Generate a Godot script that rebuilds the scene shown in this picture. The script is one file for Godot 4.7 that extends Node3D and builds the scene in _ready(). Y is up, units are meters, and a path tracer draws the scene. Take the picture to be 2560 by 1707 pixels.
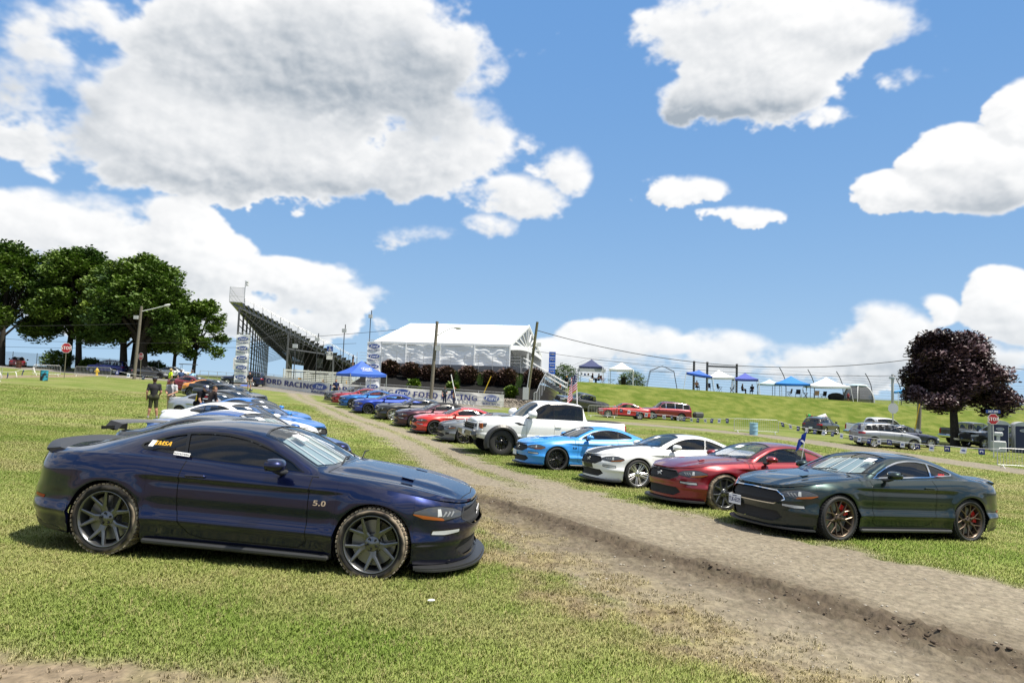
extends Node3D
# A show of coupes parked on grass either side of a dirt lane. Metres, y up, looking along -z. Eye 2 m above the ground.

const EYE := 2.0
var mats := {}
var names := {}
var rng := RandomNumberGenerator.new()
var nz := FastNoiseLite.new()
var nz2 := FastNoiseLite.new()
var g_d: Tab
var road_l: Tab
var road_r: Tab

# ---------- tables: smooth monotone curves through a few points, sampled once
class Tab:
	var x0 := 0.0
	var x1 := 1.0
	var a := PackedFloat32Array()
	func _init(pts: Array, smooth := true, count := 400) -> void:
		var p := pts.duplicate()
		p.sort_custom(func(u, w): return u[0] < w[0])
		x0 = p[0][0]
		x1 = p[-1][0]
		var n := p.size()
		var d := []
		var m := []
		for i in n - 1:
			d.append((p[i + 1][1] - p[i][1]) / maxf(p[i + 1][0] - p[i][0], 1e-6))
		for i in n:
			if i == 0: m.append(d[0])
			elif i == n - 1: m.append(d[n - 2])
			elif d[i - 1] * d[i] <= 0.0: m.append(0.0)
			else: m.append(2.0 * d[i - 1] * d[i] / (d[i - 1] + d[i]))
		a.resize(count + 1)
		var k := 0
		for i in count + 1:
			var x := lerpf(x0, x1, float(i) / count)
			while k < n - 2 and x > p[k + 1][0]: k += 1
			var h: float = maxf(p[k + 1][0] - p[k][0], 1e-6)
			var t: float = clampf((x - p[k][0]) / h, 0.0, 1.0)
			if not smooth:
				a[i] = lerpf(p[k][1], p[k + 1][1], t)
			else:
				var t2 := t * t
				var t3 := t2 * t
				a[i] = (2 * t3 - 3 * t2 + 1) * p[k][1] + (t3 - 2 * t2 + t) * h * m[k] + (-2 * t3 + 3 * t2) * p[k + 1][1] + (t3 - t2) * h * m[k + 1]
	func at(x: float) -> float:
		var f := clampf((x - x0) / (x1 - x0), 0.0, 1.0) * (a.size() - 1)
		var i := mini(int(f), a.size() - 2)
		return lerpf(a[i], a[i + 1], f - i)

# ---------- mesh builder: triangle soup with normals, optional colours and uvs
class MB:
	var v := PackedVector3Array()
	var n := PackedVector3Array()
	var c := PackedColorArray()
	var uv := PackedVector2Array()
	var col := Color.WHITE
	var use_col := false
	func tri(a: Vector3, b: Vector3, d: Vector3) -> void:
		var m := (b - a).cross(d - a).normalized()
		trin(a, b, d, m, m, m)
	func trin(a: Vector3, b0: Vector3, d0: Vector3, na: Vector3, nb0: Vector3, nd0: Vector3) -> void:
		var b := b0
		var d := d0
		var nb := nb0
		var nd := nd0
		if (b - a).cross(d - a).dot(na + nb + nd) < 0.0:
			b = d0
			d = b0
			nb = nd0
			nd = nb0
		v.append(a); v.append(d); v.append(b)
		n.append(na); n.append(nd); n.append(nb)
		if use_col:
			c.append(col); c.append(col); c.append(col)
	func quad(a: Vector3, b: Vector3, d: Vector3, e: Vector3) -> void:
		tri(a, b, d)
		tri(a, d, e)
	func quv(a: Vector3, b: Vector3, d: Vector3, e: Vector3) -> void:
		quad(a, b, d, e)
		uv.append_array([Vector2(0, 1), Vector2(1, 0), Vector2(1, 1), Vector2(0, 1), Vector2(0, 0), Vector2(1, 0)])
	func box(o: Vector3, s: Vector3, b := Basis(), taper := 1.0) -> void:
		var p := []
		for y in [-0.5, 0.5]:
			var k := taper if y > 0 else 1.0
			for q in [[-0.5, 0.5], [0.5, 0.5], [0.5, -0.5], [-0.5, -0.5]]:
				p.append(o + b * Vector3(q[0] * s.x * k, y * s.y, q[1] * s.z * k))
		quad(p[3], p[2], p[1], p[0])
		quad(p[4], p[5], p[6], p[7])
		for i in 4:
			var j := (i + 1) % 4
			quad(p[i], p[j], p[j + 4], p[i + 4])
	# a box with chamfered edges along its length (local x)
	func bevel(o: Vector3, s: Vector3, ch: float, b := Basis()) -> void:
		var hy := s.y / 2
		var hz := s.z / 2
		var prof := [Vector2(-hy + ch, hz), Vector2(hy - ch, hz), Vector2(hy, hz - ch), Vector2(hy, -hz + ch), Vector2(hy - ch, -hz), Vector2(-hy + ch, -hz), Vector2(-hy, -hz + ch), Vector2(-hy, hz - ch)]
		var e0 := []
		var e1 := []
		var m0 := []
		var m1 := []
		for q in prof:
			var k := Vector2(q.x * (1 - ch / hy * 0.9), q.y * (1 - ch / hz * 0.9))
			e0.append(o + b * Vector3(-s.x / 2, k.x, k.y))
			e1.append(o + b * Vector3(s.x / 2, k.x, k.y))
			m0.append(o + b * Vector3(-s.x / 2 + ch, q.x, q.y))
			m1.append(o + b * Vector3(s.x / 2 - ch, q.x, q.y))
		for i in 8:
			var j := (i + 1) % 8
			quad(m0[j], m0[i], m1[i], m1[j])
			quad(e0[j], e0[i], m0[i], m0[j])
			quad(m1[j], m1[i], e1[i], e1[j])
		for i in range(1, 7):
			tri(e0[0], e0[i], e0[i + 1])
			tri(e1[0], e1[i + 1], e1[i])
	func ring(o: Vector3, x: Vector3, y: Vector3, k: int) -> PackedVector3Array:
		var r := PackedVector3Array()
		for i in k:
			var a := TAU * i / k
			r.append(o + x * cos(a) + y * sin(a))
		return r
	# a smooth tube along a path; radii may vary
	func tube(path: Array, rad, k := 8, caps := true) -> void:
		var last := PackedVector3Array()
		var ln := PackedVector3Array()
		var side := Vector3.ZERO
		for i in path.size():
			var d: Vector3 = (path[mini(i + 1, path.size() - 1)] - path[maxi(i - 1, 0)]).normalized()
			if side == Vector3.ZERO:
				side = d.cross(Vector3.UP if absf(d.y) < 0.9 else Vector3.RIGHT).normalized()
			side = (side - d * side.dot(d)).normalized()
			var up := side.cross(d)
			var r: float = rad[i] if rad is Array else rad
			var ri := ring(path[i], side * r, up * r, k)
			var rn := ring(Vector3.ZERO, side, up, k)
			if i:
				for j in k:
					var q := (j + 1) % k
					trin(last[j], ri[j], ri[q], ln[j], rn[j], rn[q])
					trin(last[j], ri[q], last[q], ln[j], rn[q], ln[q])
			if caps and (i == 0 or i == path.size() - 1):
				for j in range(1, k - 1):
					if i == 0: tri(ri[0], ri[j], ri[j + 1])
					else: tri(ri[0], ri[j + 1], ri[j])
			last = ri
			ln = rn
	# profile of (radius, height along axis), turned about an axis through o
	func lathe(o: Vector3, axis: Vector3, prof: Array, k := 24, smooth := true) -> void:
		var x := axis.cross(Vector3.UP if absf(axis.y) < 0.9 else Vector3.RIGHT).normalized()
		var y := axis.cross(x)
		for i in prof.size() - 1:
			var p: Vector2 = prof[i]
			var q: Vector2 = prof[i + 1]
			var f := Vector2(q.y - p.y, p.x - q.x).normalized()
			var f0 := f
			var f1 := f
			if smooth:
				if i: f0 = (f + Vector2(p.y - prof[i - 1].y, prof[i - 1].x - p.x).normalized()).normalized()
				if i < prof.size() - 2: f1 = (f + Vector2(prof[i + 2].y - q.y, q.x - prof[i + 2].x).normalized()).normalized()
			for j in k:
				var a := TAU * j / k
				var b := TAU * (j + 1) / k
				var da := x * cos(a) + y * sin(a)
				var db := x * cos(b) + y * sin(b)
				var p0 := o + da * p.x + axis * p.y
				var p1 := o + db * p.x + axis * p.y
				var q0 := o + da * q.x + axis * q.y
				var q1 := o + db * q.x + axis * q.y
				trin(p0, p1, q1, da * f0.x + axis * f0.y, db * f0.x + axis * f0.y, db * f1.x + axis * f1.y)
				trin(p0, q1, q0, da * f0.x + axis * f0.y, db * f1.x + axis * f1.y, da * f1.x + axis * f1.y)
	func ball(o: Vector3, r: Vector3, k := 12, b := Basis()) -> void:
		for i in k / 2:
			for j in k:
				var q := []
				for e in [[i, j], [i + 1, j], [i + 1, j + 1], [i, j + 1]]:
					var la: float = PI * e[0] / (k / 2) - PI / 2
					var lo: float = TAU * e[1] / k
					q.append(Vector3(cos(la) * cos(lo), sin(la), -cos(la) * sin(lo)))
				var w := []
				for e in q: w.append([o + b * (e * r), (b * (e / r)).normalized()])
				trin(w[0][0], w[3][0], w[2][0], w[0][1], w[3][1], w[2][1])
				trin(w[0][0], w[2][0], w[1][0], w[0][1], w[2][1], w[1][1])
	# a flat polygon in a plane given by its axes, thick along its normal
	func slab(poly: PackedVector2Array, o: Vector3, x: Vector3, y: Vector3, t: float) -> void:
		var id := Geometry2D.triangulate_polygon(poly)
		var z := x.cross(y).normalized() * t
		var p := PackedVector3Array()
		for q in poly: p.append(o + x * q.x + y * q.y)
		var cc := Geometry2D.is_polygon_clockwise(poly)
		for i in range(0, id.size(), 3):
			var a := p[id[i]]
			var b := p[id[i + 1]]
			var d := p[id[i + 2]]
			if (b - a).cross(d - a).dot(z) < 0.0:
				var s := b
				b = d
				d = s
			tri(a + z, b + z, d + z)
			if t > 0.0: tri(a, d, b)
		if t > 0.0:
			for i in p.size():
				var j := (i + 1) % p.size()
				if cc: quad(p[j], p[i], p[i] + z, p[j] + z)
				else: quad(p[i], p[j], p[j] + z, p[i] + z)
	func add_mesh(m: Mesh, t: Transform3D) -> void:
		for s in m.get_surface_count():
			var a := m.surface_get_arrays(s)
			var mv: PackedVector3Array = a[Mesh.ARRAY_VERTEX]
			var mn: PackedVector3Array = a[Mesh.ARRAY_NORMAL]
			var ix: PackedInt32Array = a[Mesh.ARRAY_INDEX] if a[Mesh.ARRAY_INDEX] != null else PackedInt32Array(range(mv.size()))
			for i in ix:
				v.append(t * mv[i])
				n.append((t.basis * mn[i]).normalized())
				if use_col: c.append(col)
	func mesh() -> ArrayMesh:
		var m := ArrayMesh.new()
		if v.is_empty(): return m
		var a := []
		a.resize(Mesh.ARRAY_MAX)
		a[Mesh.ARRAY_VERTEX] = v
		a[Mesh.ARRAY_NORMAL] = n
		if use_col: a[Mesh.ARRAY_COLOR] = c
		if uv.size() == v.size(): a[Mesh.ARRAY_TEX_UV] = uv
		m.add_surface_from_arrays(Mesh.PRIMITIVE_TRIANGLES, a)
		return m

# ---------- naming and tagging
func numbered(s: String) -> String:
	var k: int = names.get(s, 0)
	names[s] = k + 1
	return s if k == 0 else "%s_%03d" % [s, k]

func thing(called: String, label: String, category: String, t := Transform3D(), group := "") -> Node3D:
	var o := Node3D.new()
	o.name = numbered(called)
	add_child(o)
	o.transform = t
	return tag(o, label, category, group)

func tag(o: Node3D, label: String, category: String, group := "") -> Node3D:
	o.set_meta("label", label)
	o.set_meta("category", category)
	if group: o.set_meta("group", group)
	return o

func part(called: String, m, mat: Material, parent: Node, t := Transform3D()) -> MeshInstance3D:
	var o := MeshInstance3D.new()
	if parent == self: o.name = numbered(called)
	else:
		var k := 0
		o.name = called
		while parent.has_node(NodePath(String(o.name))):
			k += 1
			o.name = "%s_%03d" % [called, k]
	o.mesh = m.mesh() if m is MB else m
	o.material_override = null
	for s in o.mesh.get_surface_count(): o.set_surface_override_material(s, mat)
	parent.add_child(o, true)
	o.transform = t
	return o

func sub(called: String, parent: Node, t := Transform3D()) -> Node3D:
	var o := Node3D.new()
	var k := 0
	o.name = called
	while parent.has_node(NodePath(String(o.name))):
		k += 1
		o.name = "%s_%03d" % [called, k]
	parent.add_child(o, true)
	o.transform = t
	return o

func structure(called: String, m, mat: Material) -> MeshInstance3D:
	var o := part(called, m, mat, self)
	o.set_meta("kind", "structure")
	return o

func lin(r: float, g: float, b: float, al := 1.0) -> Color:
	var c := Color(r, g, b).linear_to_srgb()
	c.a = al
	return c

func mat(key: String, c: Color, rough := 0.7, metal := 0.0, spec := 0.5) -> StandardMaterial3D:
	if mats.has(key): return mats[key]
	var m := StandardMaterial3D.new()
	m.resource_name = key
	m.albedo_color = c
	m.roughness = rough
	m.metallic = metal
	m.metallic_specular = spec
	mats[key] = m
	return m

func paint(key: String, c: Color, metal := 0.0, rough := 0.35) -> StandardMaterial3D:
	if mats.has(key): return mats[key]
	var m := mat(key, c, rough, metal)
	m.clearcoat_enabled = true
	m.clearcoat = 1.0
	m.clearcoat_roughness = 0.02
	return m

func glass(key: String, c: Color, alpha: float) -> StandardMaterial3D:
	if mats.has(key): return mats[key]
	var m := mat(key, Color(c.r, c.g, c.b, alpha), 0.02)
	m.transparency = BaseMaterial3D.TRANSPARENCY_ALPHA
	return m

func vmat(key: String, rough := 0.8, spec := 0.3) -> StandardMaterial3D:
	var m := mat(key, Color.WHITE, rough, 0.0, spec)
	m.vertex_color_use_as_albedo = true
	return m

func noise_tex(freq: float, lo: Color, hi: Color, size := 512, oct := 4, sd := 1) -> ImageTexture:
	var f := FastNoiseLite.new()
	f.seed = sd
	f.noise_type = FastNoiseLite.TYPE_SIMPLEX_SMOOTH
	f.frequency = freq
	f.fractal_octaves = oct
	var im := f.get_seamless_image(size, size)
	im.convert(Image.FORMAT_RGB8)
	var d := im.get_data()
	for i in range(0, d.size(), 3):
		var t := d[i] / 255.0
		d[i] = int(255.0 * lerpf(lo.r, hi.r, t))
		d[i + 1] = int(255.0 * lerpf(lo.g, hi.g, t))
		d[i + 2] = int(255.0 * lerpf(lo.b, hi.b, t))
	return ImageTexture.create_from_image(Image.create_from_data(size, size, false, Image.FORMAT_RGB8, d))

func sstep(a: float, b: float, x: float) -> float:
	var t := clampf((x - a) / (b - a), 0.0, 1.0)
	return t * t * (3.0 - 2.0 * t)

# lettering as a mesh in the xy plane, its capitals h metres high, centred
func letters(s: String, h: float, bold := true, font := "Droid Sans", depth := 0.004, shear := 0.0, wide := 1.0) -> MB:
	var f := SystemFont.new()
	f.font_names = PackedStringArray([font])
	f.font_weight = 700 if bold else 400
	var t := TextMesh.new()
	t.text = s
	t.font = f
	t.font_size = 40
	t.pixel_size = 0.01
	t.depth = depth
	t.curve_step = 2.0
	var cap := 0.01 * 40 * 0.72
	var k := h / cap
	var b := MB.new()
	b.add_mesh(t, Transform3D(Basis(Vector3(k * wide, 0, 0), Vector3(shear * k, k, 0), Vector3(0, 0, 1)), Vector3.ZERO))
	var lo := Vector3(1e9, 1e9, 0)
	var hi := -lo
	for p in b.v:
		lo = lo.min(p)
		hi = hi.max(p)
	var mid := Vector3((lo.x + hi.x) / 2, (lo.y + hi.y) / 2, 0)
	for i in b.v.size(): b.v[i] -= mid
	return b

# ---------- the lie of the land
func ground_h(x: float, z: float) -> float:
	var e := (-z - 12.5) / 3.8
	return -0.033 * clampf(x, -70.0, 80.0) + g_d.at(-z) - 0.19 * exp(-e * e) * sstep(-1.2, -4.0, x)

func ground_at(x: float, z: float) -> Vector3:
	return Vector3(x, full_h(x, z), z)

# height with the embankment on the right and the bed under the tent
func full_h(x: float, z: float) -> float:
	var h := ground_h(x, z)
	h += maxf(bank_h(x, z), bed_h(x, z))
	return h

func bank_top(x: float) -> float:
	return lerpf(3.05, 1.35, clampf((x - 6.0) / 46.0, 0.0, 1.3))

func bank_h(x: float, z: float) -> float:
	var foot := lerpf(71.0, 66.0, clampf((x - 8.0) / 50.0, 0.0, 1.0))
	var k := sstep(0.0, 19.0, -z - foot)
	var side := sstep(1.6, 6.0, x - (-z - 70.0) * 0.16)
	if k * side <= 0.0: return 0.0
	return k * side * (bank_top(x) - ground_h(x, z))

func bed_h(x: float, z: float) -> float:
	# planted slope under the big tent, behind a stone toe
	if z > -69.0 or x < -22.0 or x > 8.0 or z < -125.0: return 0.0
	var k := 0.75 * sstep(70.2, 71.3, -z) + 1.6 * sstep(71.0, 79.0, -z)
	return k * sstep(-20.0, -16.0, x) * sstep(8.0, 4.0, x) * sstep(125.0, 110.0, -z)

func frame_at(x: float, z: float, hx: float, hz: float, lift := 0.0) -> Transform3D:
	var e := 1.0
	var nrm := Vector3(full_h(x - e, z) - full_h(x + e, z), 2 * e, full_h(x, z - e) - full_h(x, z + e)).normalized()
	var f := Vector3(hx, 0, hz).normalized()
	f = (f - nrm * f.dot(nrm)).normalized()
	return Transform3D(Basis(f, nrm, f.cross(nrm)), ground_at(x, z) + nrm * lift)

func upright(x: float, z: float, turn := 0.0, lift := 0.0) -> Transform3D:
	return Transform3D(Basis(Vector3.UP, turn), ground_at(x, z) + Vector3(0, lift, 0))

func seg_dist(p: Vector2, pts: Array) -> float:
	var best := 1e9
	for i in pts.size() - 1:
		best = minf(best, p.distance_to(Geometry2D.get_closest_point_to_segment(p, pts[i], pts[i + 1])))
	return best

func _ready() -> void:
	rng.seed = 7
	nz.seed = 3
	nz.frequency = 1.0
	nz.noise_type = FastNoiseLite.TYPE_SIMPLEX_SMOOTH
	nz.fractal_octaves = 4
	nz2.seed = 11
	nz2.frequency = 1.0
	nz2.noise_type = FastNoiseLite.TYPE_SIMPLEX_SMOOTH
	nz2.fractal_type = FastNoiseLite.FRACTAL_NONE
	var cam := Camera3D.new()
	cam.name = "camera"
	cam.fov = rad_to_deg(2.0 * atan(853.5 / 1707.0))
	cam.near = 0.1
	cam.far = 3000.0
	cam.transform = Transform3D(Basis(Vector3.RIGHT, deg_to_rad(3.75)) * Basis(Vector3.BACK, deg_to_rad(2.1)), Vector3(0, EYE, 0))
	add_child(cam)
	cam.current = true
	var we := WorldEnvironment.new()
	we.name = "environment"
	var e := Environment.new()
	e.background_mode = Environment.BG_SKY
	e.tonemap_mode = Environment.TONE_MAPPER_LINEAR
	e.tonemap_exposure = 1.72
	e.sdfgi_enabled = true
	e.ssao_enabled = true
	e.ssil_enabled = true
	var sky := Sky.new()
	var pm := PanoramaSkyMaterial.new()
	pm.panorama = sky_picture()
	sky.sky_material = pm
	e.sky = sky
	we.environment = e
	add_child(we)
	var sun := DirectionalLight3D.new()
	sun.name = "sun"
	sun.light_energy = 1.45
	sun.light_color = Color(1.0, 0.97, 0.91)
	sun.light_angular_distance = 0.5
	sun.shadow_enabled = true
	sun.transform = Transform3D(Basis.looking_at(-Vector3(0.42, 0.9, 0.16).normalized()), Vector3(0, 30, 0))
	add_child(sun)

	g_d = Tab.new([[-60, 0.05], [0, 0.05], [8, 0.05], [12, -0.05], [16, -0.22], [25, -0.5], [32, -0.55], [40, -0.46], [50, -0.28], [65, -0.26], [78, -0.04], [95, 0.1], [140, -0.3], [220, -2.0], [700, -6.0], [2600, -8.0]], true, 1500)
	road_l = Tab.new([[-40, 8], [0, 4.6], [4.9, 1.9], [5.3, 1.5], [6.5, 0.8], [8.3, -0.1], [12.2, -0.9], [15.6, -1.5], [19, -2.5], [25, -4.1], [33.6, -7.3], [41, -11.0], [46.8, -13.5], [57, -18.0], [69, -22.6], [80, -26.5]])
	road_r = Tab.new([[-40, 22], [0, 9.4], [5, 7.5], [8.3, 6.1], [9.8, 4.95], [11, 4.25], [12.5, 3.3], [13.5, 2.6], [15.3, 1.9], [18.2, 0.7], [19.4, 0.1], [26.7, -1.9], [32.7, -4.2], [40, -8.2], [44, -10.0], [48, -12.0], [55, -15.5], [70, -20.5], [80, -24]])
	build_ground()
	build_cars()
	build_background()
	build_trees()
	build_small_things()
	build_people()
	build_grass()


# ---------- sky: blue air with cumulus, laid out by direction
const SKY_W := 4096
const FRONT_W := 960
const FRONT_H := 470
var sky_noise: Array[FastNoiseLite] = []
var den_rows := []
var grey_rows := []
var wisp_rows := []
var out_rows := []
# x, y on the plane one unit ahead, radii, how grey the base is, strength
var blobs := [
	[-0.33, 0.50, 0.30, 0.14, 1.0, 1.0], [-0.60, 0.37, 0.20, 0.12, 0.2, 1.0], [-0.42, 0.335, 0.26, 0.09, 0.75, 0.9], [-0.18, 0.47, 0.16, 0.12, 0.8, 1.0],
	[-0.12, 0.36, 0.12, 0.10, 0.25, 1.0], [-0.76, 0.42, 0.12, 0.10, 0.9, 0.8], [-0.72, 0.52, 0.14, 0.06, 0.3, 0.6], [-0.70, 0.205, 0.20, 0.065, 0.15, 0.9], [-0.52, 0.215, 0.10, 0.055, 0.2, 0.8],
	[-0.45, 0.165, 0.08, 0.05, 0.6, 0.6], [-0.34, 0.145, 0.13, 0.035, 0.35, 0.55], [-0.24, 0.30, 0.20, 0.055, 0.5, 0.7],
	[0.00, 0.275, 0.085, 0.045, 0.15, 0.9], [0.055, 0.315, 0.055, 0.055, 0.1, 0.9], [-0.05, 0.228, 0.055, 0.03, 0.2, 0.7], [0.02, 0.36, 0.03, 0.03, 0.0, 0.4], [0.33, 0.53, 0.18, 0.11, 0.25, 1.0], [0.29, 0.435, 0.115, 0.055, 0.95, 0.9],
	[0.46, 0.57, 0.19, 0.06, 0.4, 0.8], [0.40, 0.46, 0.09, 0.045, 0.8, 0.8], [0.255, 0.305, 0.06, 0.022, 0.05, 0.5], [0.70, 0.345, 0.10, 0.07, 0.55, 1.0], [0.60, 0.318, 0.09, 0.03, 0.15, 0.8], [0.77, 0.45, 0.05, 0.05, 0.1, 0.9],
	[0.17, 0.062, 0.11, 0.045, 0.25, 0.9], [0.30, 0.058, 0.10, 0.04, 0.3, 0.9], [0.09, 0.048, 0.07, 0.03, 0.2, 0.7], [0.40, 0.045, 0.10, 0.035, 0.5, 0.8], [0.24, 0.03, 0.25, 0.03, 0.5, 0.7],
	[0.54, 0.10, 0.09, 0.05, 0.3, 1.0], [0.625, 0.135, 0.045, 0.025, 0.1, 0.7], [0.745, 0.13, 0.075, 0.07, 0.25, 1.0], [0.60, 0.06, 0.2, 0.045, 0.7, 0.9], [0.05, 0.53, 0.05, 0.018, 0.0, 0.32], [0.005, 0.495, 0.06, 0.016, 0.0, 0.30],
	[-0.14, 0.212, 0.12, 0.022, 0.8, 0.42], [-0.50, 0.085, 0.28, 0.05, 0.5, 0.6], [-0.28, 0.12, 0.10, 0.035, 0.3, 0.6], [0.46, 0.42, 0.05, 0.022, 0.0, 0.33], [0.63, 0.49, 0.07, 0.03, 0.0, 0.34], [0.10, 0.45, 0.03, 0.02, 0.0, 0.25], [0.35, 0.27, 0.05, 0.012, 0.0, 0.25]]

func sky_el(j: int, front: bool) -> float:
	return deg_to_rad(40.0 - j * 360.0 / SKY_W) if front else PI / 2 - j * PI / 320.0

func sky_dense(j: int, front: bool) -> void:
	var w := FRONT_W if front else 640
	var den := PackedFloat32Array()
	var gre := PackedFloat32Array()
	var wis := PackedFloat32Array()
	den.resize(w)
	gre.resize(w)
	wis.resize(w)
	var el := sky_el(j, front)
	var ce := cos(el)
	var se := sin(el)
	# the blobs that this row can reach, packed
	var bl := PackedFloat32Array()
	for b in blobs:
		var lo: float = b[1] - b[3] * 1.4 - 0.06
		var hi: float = b[1] + b[3] * 1.6 + 0.06
		if se / ce < hi and se / ce * 1.75 > lo: bl.append_array(b)
	var nb := bl.size() / 6
	var n0 := sky_noise[0]
	var n1 := sky_noise[1]
	var n2 := sky_noise[2]
	for i in w:
		var az: float = (i - FRONT_W * 0.5) * TAU / SKY_W if front else i * TAU / 640.0
		var dir := Vector3(sin(az) * ce, se, -cos(az) * ce)
		var q := Vector3(dir.x, dir.y * 1.5, dir.z)
		var f := n0.get_noise_3dv(q)
		var fine := n2.get_noise_3dv(q)
		var d := -1.0
		var gr := 0.3
		var fade := 1.0
		if dir.z < -0.3:
			var gx := dir.x / -dir.z
			var gy := dir.y / -dir.z
			gx += f * 0.05 + fine * 0.012
			gy += fine * 0.014 + f * 0.02
			var tot := 0.0
			for e in nb:
				var m := e * 6
				var dx := (gx - bl[m]) / bl[m + 2]
				if dx > 1.6 or dx < -1.6: continue
				var dy := (gy - bl[m + 1]) / bl[m + 3]
				if dy > 1.6 or dy < -1.4: continue
				if dy < 0.0: dy *= 1.2
				var rr := dx * dx + dy * dy
				if rr < 2.4:
					var u := bl[m + 5] * 1.15 * (1.0 - rr)
					if u > d: d = u
					var ww := 2.4 - rr
					ww *= ww
					tot += ww
					gr += (bl[m + 4] * clampf(0.62 - dy * 0.7, 0.0, 1.0) - gr) * ww / tot
			fade = sstep(0.85, 1.15, absf(gx)) if gy < 0.75 else maxf(sstep(0.85, 1.15, absf(gx)), sstep(0.75, 1.0, gy))
		if fade > 0.0:
			var d2 := n1.get_noise_3dv(q * 1.8) * 1.7 + 0.28
			d = lerpf(d, clampf(d2, -1.0, 1.0), fade)
			gr = lerpf(gr, clampf(0.25 + d2 * 0.4, 0.0, 1.0), fade)
		if d > -0.9: d += 1.0 * f + 0.85 * fine
		den[i] = d
		gre[i] = gr
		wis[i] = f
	den_rows[j] = den
	grey_rows[j] = gre
	wisp_rows[j] = wis

func sky_shade(j: int, front: bool) -> void:
	var w := FRONT_W if front else 640
	var h := FRONT_H if front else 164
	var o := PackedFloat32Array()
	o.resize(w * 3)
	var t := clampf(sin(sky_el(j, front)), 0.0, 1.0)
	var k := pow(1.0 - t, 2.6)
	var kk := pow(1.0 - t, 8.0)
	var air := Color(lerpf(0.076, 0.18, k), lerpf(0.185, 0.315, k), lerpf(0.40, 0.49, k)).lerp(Color(0.30, 0.41, 0.505), kk * 0.75)
	var hz := pow(1.0 - t, 14.0) * 0.35
	var u1 := 5 if front else 2
	var u2 := 24 if front else 8
	var den: PackedFloat32Array = den_rows[j]
	var a1: PackedFloat32Array = den_rows[maxi(j - u1, 0)]
	var a2: PackedFloat32Array = den_rows[maxi(j - u2, 0)]
	var gre: PackedFloat32Array = grey_rows[j]
	var wis: PackedFloat32Array = wisp_rows[j]
	for i in w:
		var d := den[i]
		var soft := 0.16 + 0.55 * clampf(0.5 - wis[i] * 1.6, 0.0, 1.0)
		var a := sstep(-0.04, soft, d)
		var c := air
		if a > 0.0:
			var g := gre[i]
			var above := a1[mini(i + u1, w - 1)]
			var far := a2[mini(i + u1 * 2, w - 1)]
			var thick := sstep(0.1, 0.8, d)
			var s := g * (0.5 + 0.5 * sstep(0.0, 0.7, far)) * thick * 1.15
			s += clampf((above - d) * 0.6, -0.22, 0.36) * (0.5 + 0.5 * g) + 0.08
			s -= 0.55 * wis[i] * thick * (0.3 + 0.7 * g)
			s = clampf(s, 0.0, 1.0)
			c = Color(0.60, 0.60, 0.60).lerp(Color(0.225, 0.26, 0.30), s).lerp(Color(0.46, 0.52, 0.56), hz)
			c = air.lerp(c, a)
		o[i * 3] = c.r
		o[i * 3 + 1] = c.g
		o[i * 3 + 2] = c.b
	out_rows[j] = o

func sky_part(front: bool) -> Image:
	var w := FRONT_W if front else 640
	var h := FRONT_H if front else 164
	for a in [den_rows, grey_rows, wisp_rows, out_rows]:
		a.clear()
		a.resize(h)
	for j in h: sky_dense(j, front)
	for j in h: sky_shade(j, front)
	var all := PackedFloat32Array()
	for r in out_rows: all.append_array(r)
	var H := h
	if not front:
		H = 320
		for j in range(h, 320):
			for i in 640: all.append_array([0.11, 0.115, 0.085])
	return Image.create_from_data(w, H, false, Image.FORMAT_RGBF, all.to_byte_array())

func sky_picture() -> ImageTexture:
	for q in [[21, 3.0, 4, 0.5], [5, 1.3, 3, 0.5], [33, 11.0, 5, 0.62]]:
		var n := FastNoiseLite.new()
		n.seed = q[0]
		n.frequency = q[1]
		n.fractal_octaves = q[2]
		n.fractal_gain = q[3]
		n.noise_type = FastNoiseLite.TYPE_SIMPLEX_SMOOTH
		sky_noise.append(n)
	var W := SKY_W
	var full := sky_part(false)
	var front := sky_part(true)
	full.resize(W, W / 2, Image.INTERPOLATE_BILINEAR)
	var top := int(50.0 * W / 360.0)
	var hw := FRONT_W / 2
	# fade the edges of the front part into the rest
	for j in FRONT_H:
		for i in range(0, 50):
			front.set_pixel(i, j, full.get_pixel((i - hw + W) % W, top + j).lerp(front.get_pixel(i, j), i / 50.0))
			front.set_pixel(FRONT_W - 1 - i, j, full.get_pixel(FRONT_W - 1 - i - hw, top + j).lerp(front.get_pixel(FRONT_W - 1 - i, j), i / 50.0))
	for j in range(0, 30):
		for i in FRONT_W:
			front.set_pixel(i, j, full.get_pixel((i - hw + W) % W, top + j).lerp(front.get_pixel(i, j), j / 30.0))
	full.blit_rect(front, Rect2i(hw, 0, FRONT_W - hw, FRONT_H), Vector2i(0, top))
	full.blit_rect(front, Rect2i(0, 0, hw, FRONT_H), Vector2i(W - hw, top))
	return ImageTexture.create_from_image(full)

# ---------- what the ground is made of at a place: colour and how much grass grows
var rut := [Vector2(-0.9, -13.2), Vector2(-0.17, -11.9), Vector2(0.8, -10.1), Vector2(1.69, -8.64), Vector2(2.43, -7.8), Vector2(3.01, -7.07), Vector2(3.47, -6.41), Vector2(3.9, -5.95), Vector2(4.3, -5.4), Vector2(5.4, -4.0), Vector2(8, -1)]
var lane := [Vector2(8.5, -54.5), Vector2(14.2, -52.5), Vector2(18.5, -49.5), Vector2(21.5, -44.5), Vector2(23.8, -40.0), Vector2(26.5, -34.8), Vector2(32, -25), Vector2(42, -8)]
var pave := [Vector2(-75, -92), Vector2(-58, -84), Vector2(-44, -79), Vector2(-31, -79.5), Vector2(-22, -72.5), Vector2(-14, -68.5), Vector2(-4, -66.5)]
var west := [Vector2(-43, -40), Vector2(-41, -50), Vector2(-45.5, -62), Vector2(-47, -76)]

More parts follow.
